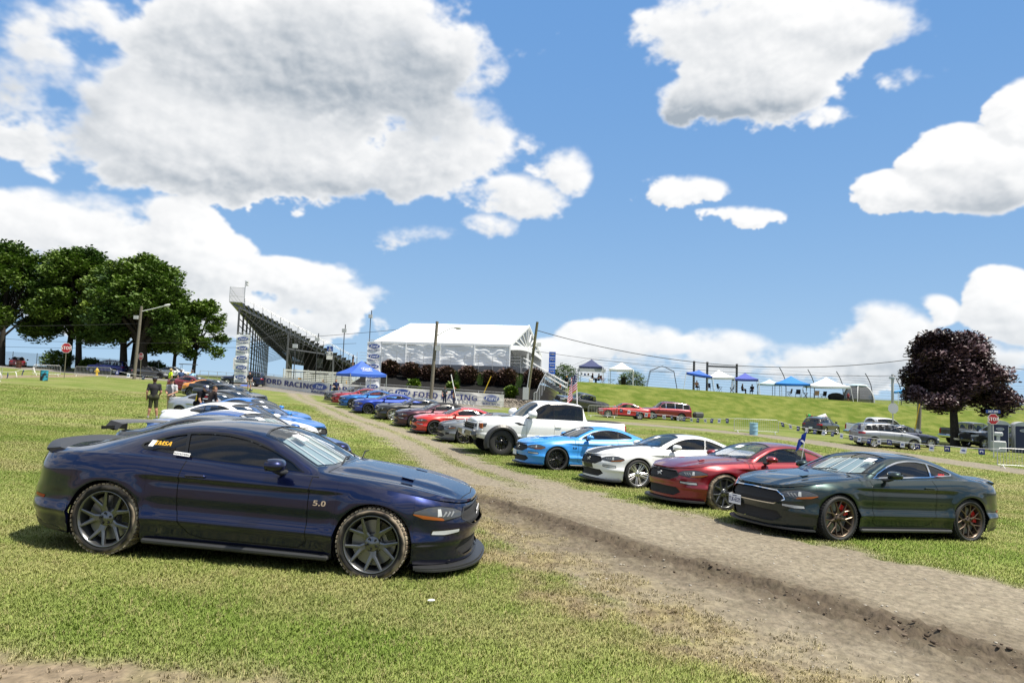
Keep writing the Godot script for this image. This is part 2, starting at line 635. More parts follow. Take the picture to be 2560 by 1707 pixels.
func soil(x: float, z: float) -> Array:
	var d := -z
	var n1 := nz.get_noise_2d(x * 0.22, z * 0.22)
	var n2 := nz.get_noise_2d(x * 1.1 + 50.0, z * 1.1)
	var n3 := nz2.get_noise_2d(x * 4.0, z * 4.0)
	var lush := Color(0.145, 0.205, 0.042)
	var pale := Color(0.255, 0.28, 0.095)
	var straw := Color(0.30, 0.255, 0.14)
	var dirt := Color(0.262, 0.226, 0.172)
	var dark := Color(0.072, 0.055, 0.041)
	var c := lush.lerp(pale, clampf(0.5 + n1 * 0.9 + n2 * 0.45, 0.0, 1.0))
	var grass := 1.0
	# mown stripes and dry places
	var dry := clampf(nz.get_noise_2d(x * 0.07 + 9.0, z * 0.22 + 4.0) * 2.2 - 0.25 + n2 * 0.35, 0.0, 1.0)
	if x < -3.0: dry *= 0.75
	if x > 5.0 and d > 11.0 and d < 46.0: dry = maxf(dry, clampf(0.75 - absf(d - 26.0 + x * 0.15) / 22.0 + n2 * 0.6 + n1 * 0.5, 0.0, 1.0))
	c = c.lerp(straw, dry * 0.75)
	grass = 1.0 - dry * 0.4
	var xl := road_l.at(d)
	var xr := road_r.at(d)
	if d < 78.0 and x > xl - 3.0 and x < xr + 3.0:
		var j := (n2 * 0.55 + n3 * 0.18) * (1.0 if d > 5.0 else 0.7)
		var k := sstep(-0.35, 0.35, minf(x - xl + j, xr - x + j))
		var w := (x - xl) / (xr - xl)
		if d > 13.5:
			# two wheel tracks with grass between
			var med := sstep(0.13, 0.03, absf(w - 0.52 + n2 * 0.05)) * sstep(13.5, 18.0, d) * clampf(0.75 + n2 * 0.7, 0.0, 1.0)
			k *= 1.0 - med * 0.85
		var dc := dirt.lerp(Color(0.30, 0.262, 0.20), clampf(0.5 + n1 + n2 * 0.5, 0.0, 1.0))
		if d > 20.0: dc = dc.lerp(Color(0.335, 0.295, 0.225), sstep(20.0, 34.0, d) * 0.7)
		c = c.lerp(dc, k)
		grass *= 1.0 - k
		if d < 15.0:
			# trampled straw between the lawn and the mud
			var edge := sstep(1.9, 0.2, x - xl) * sstep(-0.7, 0.0, x - xl + j)
			var st := clampf(edge * (0.75 + n2 * 0.9), 0.0, 1.0)
			c = c.lerp(straw.lerp(Color(0.19, 0.15, 0.095), clampf(0.4 + n3 * 0.8, 0.0, 1.0)), st)
			grass = maxf(grass, st * 0.35)
	if d < 14.5 and d > 3.0 and x > -2.5:
		var rd := seg_dist(Vector2(x, z), rut)
		var rw := 0.30 + n2 * 0.2
		var wet := sstep(rw + 0.22, rw - 0.12, rd) * sstep(13.8, 11.8, d)
		c = c.lerp(dark.lerp(Color(0.11, 0.088, 0.066), clampf(0.3 + n3, 0.0, 1.0)), wet * 0.95)
		grass *= 1.0 - wet
		var damp := sstep(1.3, 0.3, rd + n2 * 0.5) * sstep(14.0, 11.0, d)
		c = c.lerp(Color(0.135, 0.11, 0.08), damp * 0.6)
		grass *= 1.0 - damp * 0.85
	# bare corner by the near left
	if d < 6.0 and x < 0.5:
		var bare := sstep(0.35, -0.1, (d - 4.45) + (x + 3.0) * 0.12 + n2 * 0.35)
		c = c.lerp(Color(0.27, 0.215, 0.15), bare)
		grass *= 1.0 - bare * 0.95
	if x > 5.0 and d > 5.0 and d < 60.0:
		var ld := seg_dist(Vector2(x, z), lane)
		var lk := sstep(2.3, 1.5, ld + n2 * 0.5)
		c = c.lerp(Color(0.31, 0.275, 0.215).lerp(Color(0.26, 0.235, 0.19), clampf(0.5 + n2, 0.0, 1.0)), lk)
		grass *= 1.0 - lk
	if x < 2.0 and d > 35.0:
		var pd := seg_dist(Vector2(x, z), pave)
		var pk := sstep(3.7, 2.9, pd + n2 * 0.3)
		c = c.lerp(Color(0.27, 0.25, 0.22), pk)
		var wd := seg_dist(Vector2(x, z), west)
		var wk := sstep(2.0, 1.0, wd + n2 * 0.5)
		c = c.lerp(Color(0.30, 0.25, 0.17), wk)
		grass *= (1.0 - pk) * (1.0 - wk)
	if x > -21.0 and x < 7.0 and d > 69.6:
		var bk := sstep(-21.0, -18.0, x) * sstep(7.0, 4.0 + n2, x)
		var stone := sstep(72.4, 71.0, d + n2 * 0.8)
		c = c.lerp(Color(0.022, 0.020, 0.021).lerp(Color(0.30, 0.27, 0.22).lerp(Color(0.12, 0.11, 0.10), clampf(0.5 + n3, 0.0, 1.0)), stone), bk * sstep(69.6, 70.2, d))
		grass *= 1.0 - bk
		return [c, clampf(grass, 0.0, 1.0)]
	if d > 63.0 and x > 0.0:
		var n4 := nz.get_noise_2d(x * 0.45, z * 0.9 + 30.0)
		c = c.lerp(Color(0.105, 0.155, 0.022).lerp(Color(0.215, 0.24, 0.06), clampf(0.45 + n1 * 0.6 + n4 * 1.1 + n2 * 0.5, 0.0, 1.0)), sstep(63.0, 67.0, d))
	return [c, clampf(grass, 0.0, 1.0)]

func ground_fine(x: float, z: float) -> float:
	# ruts, clods and small bumps near the camera
	var d := -z
	if d > 24.0 or d < 1.0: return 0.0
	var h := nz.get_noise_2d(x * 0.9, z * 0.9) * 0.02
	var xl := road_l.at(d)
	var xr := road_r.at(d)
	if x > xl and x < xr: h += nz.get_noise_2d(x * 5.0, z * 5.0) * 0.012
	if d < 14.5 and x > -2.5:
		var rd := seg_dist(Vector2(x, z), rut)
		var k := sstep(14.0, 12.0, d) * sstep(0.65, 0.25, rd)
		if k > 0.0:
			h += k * (absf(nz.get_noise_2d(x * 6.0, z * 6.0)) * 0.11 + nz2.get_noise_2d(x * 14.0, z * 14.0) * 0.022 + 0.012 - 0.055 * sstep(0.16, 0.05, absf(rd - 0.05)))
		# tyre tracks beside the rut: narrow parallel grooves
		var t := sstep(0.5, 0.7, rd) * sstep(1.7, 1.4, rd)
		if t > 0.0: h += t * 0.006 * sin(rd * 48.0)
	return h * sstep(1.0, 3.0, d)

func build_ground() -> void:
	var rows := PackedFloat32Array()
	for d in [-60.0, -30.0, -15.0, -8.0, -4.0, -1.0, 1.0, 2.0, 2.8]: rows.append(d)
	var d := 3.3
	while d < 130.0:
		rows.append(d)
		d += 0.012 + d * 0.0082
	while d < 2600.0:
		rows.append(d)
		d *= 1.14
	var m := 440
	var v := PackedVector3Array()
	var c := PackedColorArray()
	var uv := PackedVector2Array()
	for r in rows:
		var half := maxf(absf(r) * 0.92, 0.0) + 9.0 if r > 0.0 else 60.0
		if r > 130.0: half = r * 1.6
		for j in m + 1:
			var t := 2.0 * j / m - 1.0
			var x := signf(t) * pow(absf(t), 1.15) * half
			var h := full_h(x, -r) + ground_fine(x, -r)
			v.append(Vector3(x, h, -r))
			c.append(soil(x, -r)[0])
			uv.append(Vector2(x, -r) * 0.35)
	var ix := PackedInt32Array()
	for i in rows.size() - 1:
		for j in m:
			var a := i * (m + 1) + j
			ix.append_array([a, a + m + 1, a + 1, a + 1, a + m + 1, a + m + 2])
	var st := SurfaceTool.new()
	var arr := []
	arr.resize(Mesh.ARRAY_MAX)
	arr[Mesh.ARRAY_VERTEX] = v
	arr[Mesh.ARRAY_COLOR] = c
	arr[Mesh.ARRAY_TEX_UV] = uv
	# winding: clockwise seen from above
	var ix2 := PackedInt32Array()
	ix2.resize(ix.size())
	for i in range(0, ix.size(), 3):
		ix2[i] = ix[i]
		ix2[i + 1] = ix[i + 1]
		ix2[i + 2] = ix[i + 2]
	arr[Mesh.ARRAY_INDEX] = ix2
	var am := ArrayMesh.new()
	am.add_surface_from_arrays(Mesh.PRIMITIVE_TRIANGLES, arr)
	st.create_from(am, 0)
	st.generate_normals()
	var gm := vmat("earth", 0.95, 0.2)
	gm.albedo_texture = noise_tex(0.02, Color(0.72, 0.72, 0.72), Color(1, 1, 1), 1024, 6, 4)
	gm.detail_enabled = true
	gm.detail_blend_mode = BaseMaterial3D.BLEND_MODE_MUL
	gm.detail_uv_layer = BaseMaterial3D.DETAIL_UV_1
	gm.heightmap_enabled = true
	gm.heightmap_texture = noise_tex(0.06, Color.BLACK, Color.WHITE, 512, 5, 9)
	gm.heightmap_scale = 2.0
	gm.detail_enabled = false
	structure("ground", st.commit(), gm)

# ---------- vehicles: one half of a shell laid out over (length round the plan, height) and a top over (length, across), then mirrored
class Shell:
	var sp: Dictionary
	var px := PackedFloat32Array()
	var pz := PackedFloat32Array()
	var nx := PackedFloat32Array()
	var nzz := PackedFloat32Array()
	var L := 1.0
	var N := 1200
	var ysh: Tab
	var yc: Tab
	var yr: Tab
	var wr: Tab
	var fi: Tab
	var si: Tab
	var ri: Tab
	var ci: Tab
	var spear: Tab
	var bowt := 0.012
	var zs_t: Tab
	var buckets := {}
	var shell_patches := []
	var top_patches := []
	const VS := 0.33

	func _init(spec: Dictionary) -> void:
		sp = spec
		ysh = Tab.new(sp.ysh)
		yc = Tab.new(sp.yc)
		yr = Tab.new(sp.yr)
		wr = Tab.new(sp.wr)
		fi = Tab.new(sp.front)
		si = Tab.new(sp.side)
		ri = Tab.new(sp.rear)
		ci = Tab.new(sp.get("crease", [[0, 0], [2, 0]]))
		spear = Tab.new(sp.get("spear", [[-3, 0], [3, 0]]))
		var cv := Curve2D.new()
		cv.bake_interval = 0.005
		var pts: Array = sp.plan
		for i in pts.size():
			var a: Vector2 = pts[i]
			var tg: Vector2 = (pts[mini(i + 1, pts.size() - 1)] - pts[maxi(i - 1, 0)])
			if i == 0 or i == pts.size() - 1: tg = Vector2(0, tg.y)
			tg = tg.normalized()
			var l0: float = a.distance_to(pts[maxi(i - 1, 0)]) / 3.0
			var l1: float = a.distance_to(pts[mini(i + 1, pts.size() - 1)]) / 3.0
			cv.add_point(a, -tg * l0, tg * l1)
		L = cv.get_baked_length()
		for i in N + 1:
			var p := cv.sample_baked(L * i / N)
			px.append(p.x)
			pz.append(p.y)
		for i in N + 1:
			var a := maxi(i - 3, 0)
			var b := mini(i + 3, N)
			var t := Vector2(px[b] - px[a], pz[b] - pz[a]).normalized()
			if i < 3: t = Vector2(0, 1).lerp(t, i / 3.0).normalized()
			if i > N - 3: t = Vector2(0, -1).lerp(t, (N - i) / 3.0).normalized()
			nx.append(t.y)
			nzz.append(-t.x)
		var q := []
		for i in range(0, N + 1, 4):
			var s := L * i / N
			var p := shell(s, ysh_s(s))
			if q.is_empty() or p.x < q[-1][0] - 1e-4: q.append([p.x, maxf(p.z, 0.0)])
		zs_t = Tab.new(q, false, 1500)

	func idx(s: float) -> float:
		return clampf(s / L, 0.0, 1.0) * N
	func s_of_x(x: float) -> float:
		# on the side, where x falls along the plan
		var lo := 0
		var hi := N
		while hi - lo > 1:
			var m := (lo + hi) / 2
			if px[m] > x: lo = m
			else: hi = m
		var t := clampf((px[lo] - x) / maxf(px[lo] - px[hi], 1e-6), 0.0, 1.0)
		return L * (lo + t) / N
	func s_of_z(z: float) -> float:
		var lo := 0
		while lo < N and pz[lo] < z: lo += 1
		return L * lo / N
	func ysh_s(s: float) -> float:
		var f := idx(s)
		return ysh.at(px[mini(int(f), N)])
	func shell(s: float, y: float) -> Vector3:
		var f := idx(s)
		var i := mini(int(f), N - 1)
		var t := f - i
		var x := lerpf(px[i], px[i + 1], t)
		var z := lerpf(pz[i], pz[i + 1], t)
		var ax := lerpf(nx[i], nx[i + 1], t)
		var az := lerpf(nzz[i], nzz[i + 1], t)
		var wf := maxf(ax, 0.0)
		var wb := maxf(-ax, 0.0)
		wf *= wf
		wb *= wb
		var ws := maxf(1.0 - wf - wb, 0.0)
		var ins := wf * fi.at(y) + wb * ri.at(y) + ws * si.at(y)
		if ws > 0.5: ins += ws * spear.at(x) * ci.at(y)
		var top := ysh.at(x)
		var k := (y - (top - 0.17)) / 0.17
		if k > 0.0: ins += (sp.get("roll", 0.075) * ws + 0.045 * wf + 0.03 * wb) * k * k
		if ws > 0.4:
			for xw in [sp.xf, sp.xr]:
				var dx: float = x - xw
				var dy: float = y - sp.yw
				var r := sqrt(dx * dx + dy * dy)
				var e: float = (r - sp.arch - 0.01) / 0.085
				if absf(e) < 3.0 and dy > -0.2: ins -= sp.get("flare", 0.022) * exp(-e * e) * ws
		return Vector3(x - ax * ins, y, maxf(z - az * ins, 0.0))
	func sec(x: float) -> Array:
		var zs := zs_t.at(x)
		var y0 := ysh.at(x)
		var p1 := Vector2(maxf(zs - sp.get("shelf", 0.03), zs * 0.95), y0 + 0.014)
		var w := minf(wr.at(x), zs * 0.93)
		var p2 := Vector2(w, maxf(yr.at(x), y0 + 0.016))
		return [Vector2(zs, y0), p1, p2, maxf(yc.at(x), p2.y)]
	func raw(c: Array, v: float) -> Vector2:
		if v <= 1.0: return (c[0] as Vector2).lerp(c[1], v)
		if v <= 2.0:
			var q: Vector2 = (c[1] as Vector2).lerp(c[2], v - 1.0)
			return q + Vector2(1, 0.3) * bowt * sin((v - 1.0) * PI) * clampf((c[2].y - c[1].y) * 4.0, 0.0, 1.0)
		var t := v - 2.0
		var z: float = c[2].x * (1.0 - t)
		return Vector2(z, c[2].y + (c[3] - c[2].y) * (1.0 - pow(1.0 - t, 2.2)))
	func top(x: float, v: float) -> Vector3:
		var c := sec(x)
		var p := Vector2.ZERO
		if absf(v - 1.0) < 0.18:
			var t := (v - 0.82) / 0.36
			p = raw(c, 0.82).lerp(c[1], t).lerp((c[1] as Vector2).lerp(raw(c, 1.18), t), t)
		elif absf(v - 2.0) < 0.16:
			var t := (v - 1.84) / 0.32
			p = raw(c, 1.84).lerp(c[2], t).lerp((c[2] as Vector2).lerp(raw(c, 2.16), t), t)
		else: p = raw(c, v)
		var y := p.y
		if sp.has("bulge"):
			# raised centre of the bonnet with a crease on either side
			var b: Array = sp.bulge
			var kx := smoothstep(b[0], b[0] + 0.25, x) * (1.0 - smoothstep(b[1] - 0.35, b[1], x))
			if kx > 0.0:
				var zc: float = b[2] * (1.0 - 0.16 * (x - b[0]))
				y += kx * b[3] * (1.0 - smoothstep(zc - 0.05, zc + 0.05, p.x))
				y -= kx * b[3] * 0.9 * exp(-pow((p.x - zc - 0.12) / 0.07, 2.0))
		return Vector3(x, y, maxf(p.x, 0.0))
	# height on the side glass to v
	func v_of_y(x: float, y: float) -> float:
		var c := sec(x)
		return 1.0 + (y - c[1].y) / maxf(c[2].y - c[1].y, 0.01)
	func v_of_z(x: float, z: float) -> float:
		return 3.0 - clampf(z / sec(x)[2].x, 0.0, 1.0)

	func add_shell_patch(called: String, poly: Array, off := 0.0, pair := true) -> void:
		shell_patches.append({"name": called, "poly": PackedVector2Array(poly), "off": off, "pair": pair})
	# polygon given as (x, y) on the side
	func add_side_patch(called: String, poly: Array, off := 0.0, pair := true) -> void:
		var q := PackedVector2Array()
		for p in poly: q.append(Vector2(s_of_x(p.x), p.y))
		add_shell_patch(called, q, off, pair)
	func add_top_patch(called: String, poly: Array, off := 0.0, pair := false, tint := false) -> void:
		shell_patches.size()
		top_patches.append({"name": called, "poly": PackedVector2Array(poly), "off": off, "pair": pair})
	func glass_poly(pts: Array) -> PackedVector2Array:
		var q := PackedVector2Array()
		for p in pts: q.append(Vector2(p.x, v_of_y(p.x, p.y) * VS))
		return q
	# polygon of (x, z) seen from above, on the part between the rails
	func roof_poly(pts: Array) -> PackedVector2Array:
		var q := PackedVector2Array()
		for i in pts.size():
			var a: Vector2 = pts[i]
			var b: Vector2 = pts[(i + 1) % pts.size()]
			for k in 6:
				var p := a.lerp(b, k / 6.0)
				q.append(Vector2(p.x, (v_of_z(p.x, p.y) if p.y > 0.002 else 3.02) * VS))
		return q
	static func seam(poly: PackedVector2Array, w: float) -> Array:
		# ring round a polygon as two polygons: outer, inner
		var o := Geometry2D.offset_polygon(poly, w)
		var i := Geometry2D.offset_polygon(poly, -w)
		return [o[0] if o.size() else poly, i[0] if i.size() else poly]

	func bucket(b: String) -> MB:
		if not buckets.has(b): buckets[b] = MB.new()
		return buckets[b]

	func grid(us: PackedFloat32Array, rows: int, is_top: bool) -> void:
		var pos := []
		var dom := []
		var nor := []
		for u in us:
			var pc := PackedVector3Array()
			var dc := PackedFloat32Array()
			var lo := 0.0
			var hi := 3.0
			if not is_top:
				lo = y_low(u)
				hi = ysh_s(u)
			for j in rows + 1:
				var t := float(j) / rows
				var y := lerpf(lo, hi, t)
				dc.append(y * VS if is_top else y)
				pc.append(top(u, y) if is_top else shell(u, y))
			pos.append(pc)
			dom.append(dc)
		var nu := us.size()
		for i in nu:
			var nc := PackedVector3Array()
			var a := i
			var b := i
			if i > 0 and absf(us[i] - us[i - 1]) > 0.002: a = i - 1
			if i < nu - 1 and absf(us[i + 1] - us[i]) > 0.002: b = i + 1
			for j in rows + 1:
				var j0 := maxi(j - 1, 0)
				var j1 := mini(j + 1, rows)
				var dv: Vector3 = pos[i][j1] - pos[i][j0]
				var du: Vector3
				if is_top: du = pos[b][j] - pos[a][j]
				else:
					# across columns at one height, since rows slant where an arch is cut out
					var y: float = dom[i][j]
					du = shell(us[b] if b != a else us[i] + 0.01, y) - shell(us[a], y)
				var m := du.cross(dv).normalized() * (1.0 if not is_top else 1.0)
				if is_top and m.y < 0.0 and absf(m.y) > 0.05: m = -m
				if not is_top:
					var f := mini(int(idx(us[i])), N)
					if m.dot(Vector3(nx[f], 0, nzz[f])) < 0.0: m = -m
				elif m.y <= 0.05 and m.dot(Vector3(0, 1, 0.3)) < 0.0: m = -m
				if is_top and j == rows: m = Vector3(m.x, m.y, 0).normalized()
				nc.append(m)
			nor.append(nc)
		var patches := top_patches if is_top else shell_patches
		var boxes := []
		for p in patches:
			var r := Rect2(p.poly[0], Vector2.ZERO)
			for q in p.poly: r = r.expand(q)
			boxes.append(r)
		for i in nu - 1:
			if absf(us[i + 1] - us[i]) < 0.002: continue
			for j in rows:
				var d00 := Vector2(us[i], dom[i][j])
				var d10 := Vector2(us[i + 1], dom[i + 1][j])
				var d11 := Vector2(us[i + 1], dom[i + 1][j + 1])
				var d01 := Vector2(us[i], dom[i][j + 1])
				var cr := Rect2(d00, Vector2.ZERO).expand(d10).expand(d11).expand(d01)
				var hit := []
				for k in patches.size():
					if boxes[k].intersects(cr, true): hit.append(k)
				if hit.is_empty():
					var mb := bucket("body|c")
					var p := [pos[i][j], pos[i + 1][j], pos[i + 1][j + 1], pos[i][j + 1]]
					var m := [nor[i][j], nor[i + 1][j], nor[i + 1][j + 1], nor[i][j + 1]]
					emit(mb, p[0], p[1], p[2], m[0], m[1], m[2])
					emit(mb, p[0], p[2], p[3], m[0], m[2], m[3])
					continue
				var rest := [PackedVector2Array([d00, d10, d11, d01])]
				for k in hit:
					var nxt := []
					for r in rest:
						var ins := Geometry2D.intersect_polygons(r, patches[k].poly)
						if ins.is_empty():
							nxt.append(r)
							continue
						for g in ins: fill(patches[k], g, i, j, us, dom, nor, is_top)
						nxt.append_array(Geometry2D.clip_polygons(r, patches[k].poly))
					rest = nxt
				for r in rest: fill({"name": "body", "off": 0.0, "pair": false}, r, i, j, us, dom, nor, is_top)

	func fill(p: Dictionary, g: PackedVector2Array, i: int, j: int, us: PackedFloat32Array, dom: Array, nor: Array, is_top: bool) -> void:
		if g.size() < 3 or p.name == "cut": return
		var id := Geometry2D.triangulate_polygon(g)
		var q := PackedVector3Array()
		var m := PackedVector3Array()
		for w in g:
			var t: float = clampf((w.x - us[i]) / (us[i + 1] - us[i]), 0.0, 1.0)
			var lo := lerpf(dom[i][j], dom[i + 1][j], t)
			var hi := lerpf(dom[i][j + 1], dom[i + 1][j + 1], t)
			var f := clampf((w.y - lo) / maxf(hi - lo, 1e-6), 0.0, 1.0)
			var nn: Vector3 = (nor[i][j] as Vector3).lerp(nor[i + 1][j], t).lerp((nor[i][j + 1] as Vector3).lerp(nor[i + 1][j + 1], t), f).normalized()
			var pp := top(w.x, minf(w.y / VS, 3.0)) if is_top else shell(w.x, w.y)
			q.append(pp + nn * p.off)
			m.append(nn)
		var mb := bucket(p.name + ("|p" if p.pair else "|c"))
		for k in range(0, id.size(), 3): emit(mb, q[id[k]], q[id[k + 1]], q[id[k + 2]], m[id[k]], m[id[k + 1]], m[id[k + 2]])

	func emit(mb: MB, a: Vector3, b: Vector3, c: Vector3, na: Vector3, nb: Vector3, nc: Vector3) -> void:
		if (b - a).cross(c - a).dot(na + nb + nc) >= 0.0: mb.trin(a, b, c, na, nb, nc)
		else: mb.trin(a, c, b, na, nc, nb)

	func y_low(s: float) -> float:
		var f := idx(s)
		var i := mini(int(f), N - 1)
		var x := lerpf(px[i], px[i + 1], f - i)
		var y: float = sp.ylow.at(x) if sp.ylow is Tab else sp.ylow
		for xw in [sp.xf, sp.xr]:
			var dx: float = (x - xw) / sp.arch
			if absf(dx) < 1.0: y = maxf(y, sp.yw + sp.arch * sp.get("archk", 1.0) * sqrt(1.0 - dx * dx))
		return y

	func stations() -> PackedFloat32Array:
		var s := []
		var step: float = sp.get("step", 0.035)
		var n := int(L / step)
		for i in n + 1: s.append(L * i / n)
		for xw in [sp.xf, sp.xr]:
			var a := s_of_x(xw + sp.arch)
			var b := s_of_x(xw - sp.arch)
			s = s.filter(func(q): return q < a - 0.006 or q > b + 0.006)
			s.append(a - 0.0012)
			s.append(b + 0.0012)
			for k in 29: s.append(s_of_x(xw + sp.arch * 0.9999 * cos(PI * k / 28.0)))
		s.sort()
		return PackedFloat32Array(s)

	func build() -> Dictionary:
		var st := stations()
		grid(st, sp.get("rows", 46), false)
		var xs := PackedFloat32Array()
		var last := 99.0
		var list := []
		for s in st: list.append(shell(s, ysh_s(s)).x)
		for x in sp.get("xtra", []): list.append(x)
		list.sort()
		list.reverse()
		for x in list:
			if x < last - 0.003:
				xs.append(x)
				last = x
		xs.reverse()
		grid(xs, sp.get("toprows", 40), true)
		# the lips of the arches turn inwards
		var lip := bucket("body|c")
		for i in st.size() - 1:
			var a := y_low(st[i])
			var b := y_low(st[i + 1])
			var p := shell(st[i], a)
			var q := shell(st[i + 1], b)
			var w := Vector3(0, 0.0, -0.05)
			var nn := Vector3(0, -1, 0)
			if absf(p.z) > 0.5 and p.distance_to(q) > 0.0005:
				nn = (q - p).cross(w).normalized()
				emit(lip, p, q, q + w, nn, nn, nn)
				emit(lip, p, q + w, p + w, nn, nn, nn)
		var out := {}
		for k in buckets:
			var nm: String = k.split("|")[0]
			var pair: bool = k.ends_with("|p")
			var b: MB = buckets[k]
			var mir := MB.new()
			for i in range(0, b.v.size(), 3):
				for w in [0, 2, 1]:
					mir.v.append(b.v[i + w] * Vector3(1, 1, -1))
					mir.n.append(b.n[i + w] * Vector3(1, 1, -1))
			if not out.has(nm): out[nm] = []
			if pair:
				out[nm].append(b.mesh())
				out[nm].append(mir.mesh())
			else:
				b.v.append_array(mir.v)
				b.n.append_array(mir.n)
				out[nm].append(b.mesh())
		return out

# ---------- wheels
func tyre_mesh(r: float, rim: float, w: float, mud := false) -> MB:
	var b := MB.new()
	var h := w / 2
	b.use_col = mud
	var black := Color(0.02, 0.02, 0.02)
	b.col = black
	b.lathe(Vector3.ZERO, Vector3.BACK, [Vector2(rim - 0.012, -h * 0.8), Vector2(rim + 0.01, -h * 0.92), Vector2(lerpf(rim, r, 0.55), -h), Vector2(r - 0.022, -h * 0.93), Vector2(r - 0.004, -h * 0.78)], 40)
	b.lathe(Vector3.ZERO, Vector3.BACK, [Vector2(r - 0.004, -h * 0.78), Vector2(r, -h * 0.4), Vector2(r, h * 0.4), Vector2(r - 0.004, h * 0.78)], 40)
	b.lathe(Vector3.ZERO, Vector3.BACK, [Vector2(r - 0.004, h * 0.78), Vector2(r - 0.022, h * 0.93), Vector2(lerpf(rim, r, 0.55), h), Vector2(lerpf(rim, r, 0.25), h * 0.985), Vector2(rim + 0.01, h * 0.92), Vector2(rim - 0.012, h * 0.8)], 40)
	if mud:
		# dried mud on the tread and shoulders, worn off in places
		for i in b.v.size():
			var q := b.v[i]
			var rr := Vector2(q.x, q.y).length()
			var a := atan2(q.y, q.x)
			var k := smoothstep(r - 0.035, r - 0.012, rr + 0.012 * sin(a * 9.0 + 1.0) * sin(a * 4.0))
			b.c[i] = black.lerp(Color(0.40, 0.34, 0.26).lerp(Color(0.20, 0.155, 0.115), 0.5 + 0.5 * sin(a * 13.0 + 2.0 * sin(a * 5.0))), k * 0.95)
	# tread blocks across the running face
	b.col = Color(0.27, 0.225, 0.17) if mud else black
	for i in 48:
		if mud: b.col = Color(0.40, 0.34, 0.26).lerp(Color(0.16, 0.12, 0.09), fposmod(i * 0.618, 1.0) * 0.9)
		var a := TAU * i / 48
		for q in [-0.62, 0.0, 0.62]:
			var o := Vector3(cos(a + q * 0.06), sin(a + q * 0.06), 0) * (r + 0.001) + Vector3(0, 0, q * h)
			b.box(o, Vector3(0.012, r * 0.085, h * 0.5), Basis(Vector3.BACK, a))
	return b

func spoke(b: MB, r0: float, a0: float, r1: float, a1: float, z0: float, z1: float, w0: float, w1: float, dp: float) -> void:
	var p := Vector3(cos(a0) * r0, sin(a0) * r0, z0)
	var q := Vector3(cos(a1) * r1, sin(a1) * r1, z1)
	var d := (q - p).normalized()
	var s := d.cross(Vector3.BACK).normalized()
	var pr := []
	for e in [[p, w0], [q, w1]]:
		var o: Vector3 = e[0]
		var w: float = e[1] / 2
		pr.append([o + s * w - Vector3(0, 0, dp), o + s * w - Vector3(0, 0, 0.006), o + s * w * 0.45, o - s * w * 0.45, o - s * w - Vector3(0, 0, 0.006), o - s * w - Vector3(0, 0, dp)])
	for i in 5:
		b.quad(pr[0][i + 1], pr[0][i], pr[1][i], pr[1][i + 1])
	b.quad(pr[1][0], pr[1][2], pr[1][3], pr[1][5])

func rim_mesh(R: float, w: float, style: String) -> MB:
	var b := MB.new()
	var f := w / 2 * 0.86      # outer lip plane
	b.lathe(Vector3.ZERO, Vector3.BACK, [Vector2(R, f - 0.02), Vector2(R, f), Vector2(R - 0.006, f + 0.006), Vector2(R - 0.014, f), Vector2(R - 0.026, f - 0.03), Vector2(R - 0.032, f - 0.09), Vector2(R - 0.05, -f)], 48)
	var hub := f - 0.035
	var e := R - 0.018
	if style == "mesh7":
		for i in 7:
			var a := TAU * i / 7
			spoke(b, 0.05, a, 0.155, a, hub, f - 0.02, 0.046, 0.03, 0.03)
			for s in [-1, 1]: spoke(b, 0.14, a + s * 0.03, e, a + s * 0.235, f - 0.022, f - 0.006, 0.022, 0.019, 0.026)
	elif style == "multi":
		for i in 10:
			var a := TAU * i / 10
			spoke(b, 0.05, a, e, a + 0.10, hub, f - 0.008, 0.024, 0.016, 0.028)
			spoke(b, 0.05, a + 0.05, e, a + 0.26, hub, f - 0.014, 0.02, 0.014, 0.028)
			spoke(b, 0.15, a + 0.09, e, a - 0.06, hub + 0.01, f - 0.014, 0.016, 0.014, 0.02)
	elif style == "star":
		for i in 5:
			var a := TAU * i / 5 + 0.31
			for s in [-1, 1]:
				spoke(b, 0.055, a + s * 0.32, e, a + s * 0.13, hub, f - 0.006, 0.036, 0.022, 0.034)
				spoke(b, 0.06, a + s * 0.5, e, a + s * 0.30, hub - 0.005, f - 0.012, 0.026, 0.014, 0.024)
	elif style == "truck":
		b.lathe(Vector3.ZERO, Vector3.BACK, [Vector2(0.075, hub + 0.03), Vector2(0.11, hub + 0.01), Vector2(0.125, hub - 0.01)], 32)
		for i in 6:
			var a := TAU * i / 6
			for s in [-1, 1]: spoke(b, 0.10, a + s * 0.2, e, a + s * 0.13, hub - 0.01, hub - 0.005, 0.06, 0.05, 0.03)
			b.ball(Vector3(cos(a + 0.52), sin(a + 0.52), 0) * (e - 0.02) + Vector3(0, 0, f), Vector3(0.012, 0.012, 0.008), 6)
	elif style == "six":
		for i in 6:
			var a := TAU * i / 6 + 0.2
			spoke(b, 0.05, a, e, a, hub, f - 0.01, 0.07, 0.045, 0.03)
			spoke(b, 0.1, a + 0.5, e, a + 0.45, hub - 0.005, f - 0.014, 0.02, 0.016, 0.02)
	else:
		# five pairs of slim spokes that spread towards the lip
		for i in 5:
			var a := TAU * i / 5 + 0.33
			for s in [-1, 1]:
				spoke(b, 0.07, a + s * 0.10, 0.135, a + s * 0.10, hub - 0.004, hub + 0.006, 0.056, 0.042, 0.03)
				spoke(b, 0.12, a + s * 0.10, e, a + s * 0.31, hub + 0.004, f - 0.006, 0.042, 0.026, 0.034)
	b.lathe(Vector3.ZERO, Vector3.BACK, [Vector2(0.078, hub - 0.035), Vector2(0.076, hub - 0.004), Vector2(0.066, hub + 0.004), Vector2(0.036, hub + 0.004), Vector2(0.033, hub + 0.01), Vector2(0.0, hub + 0.012)], 24)
	return b

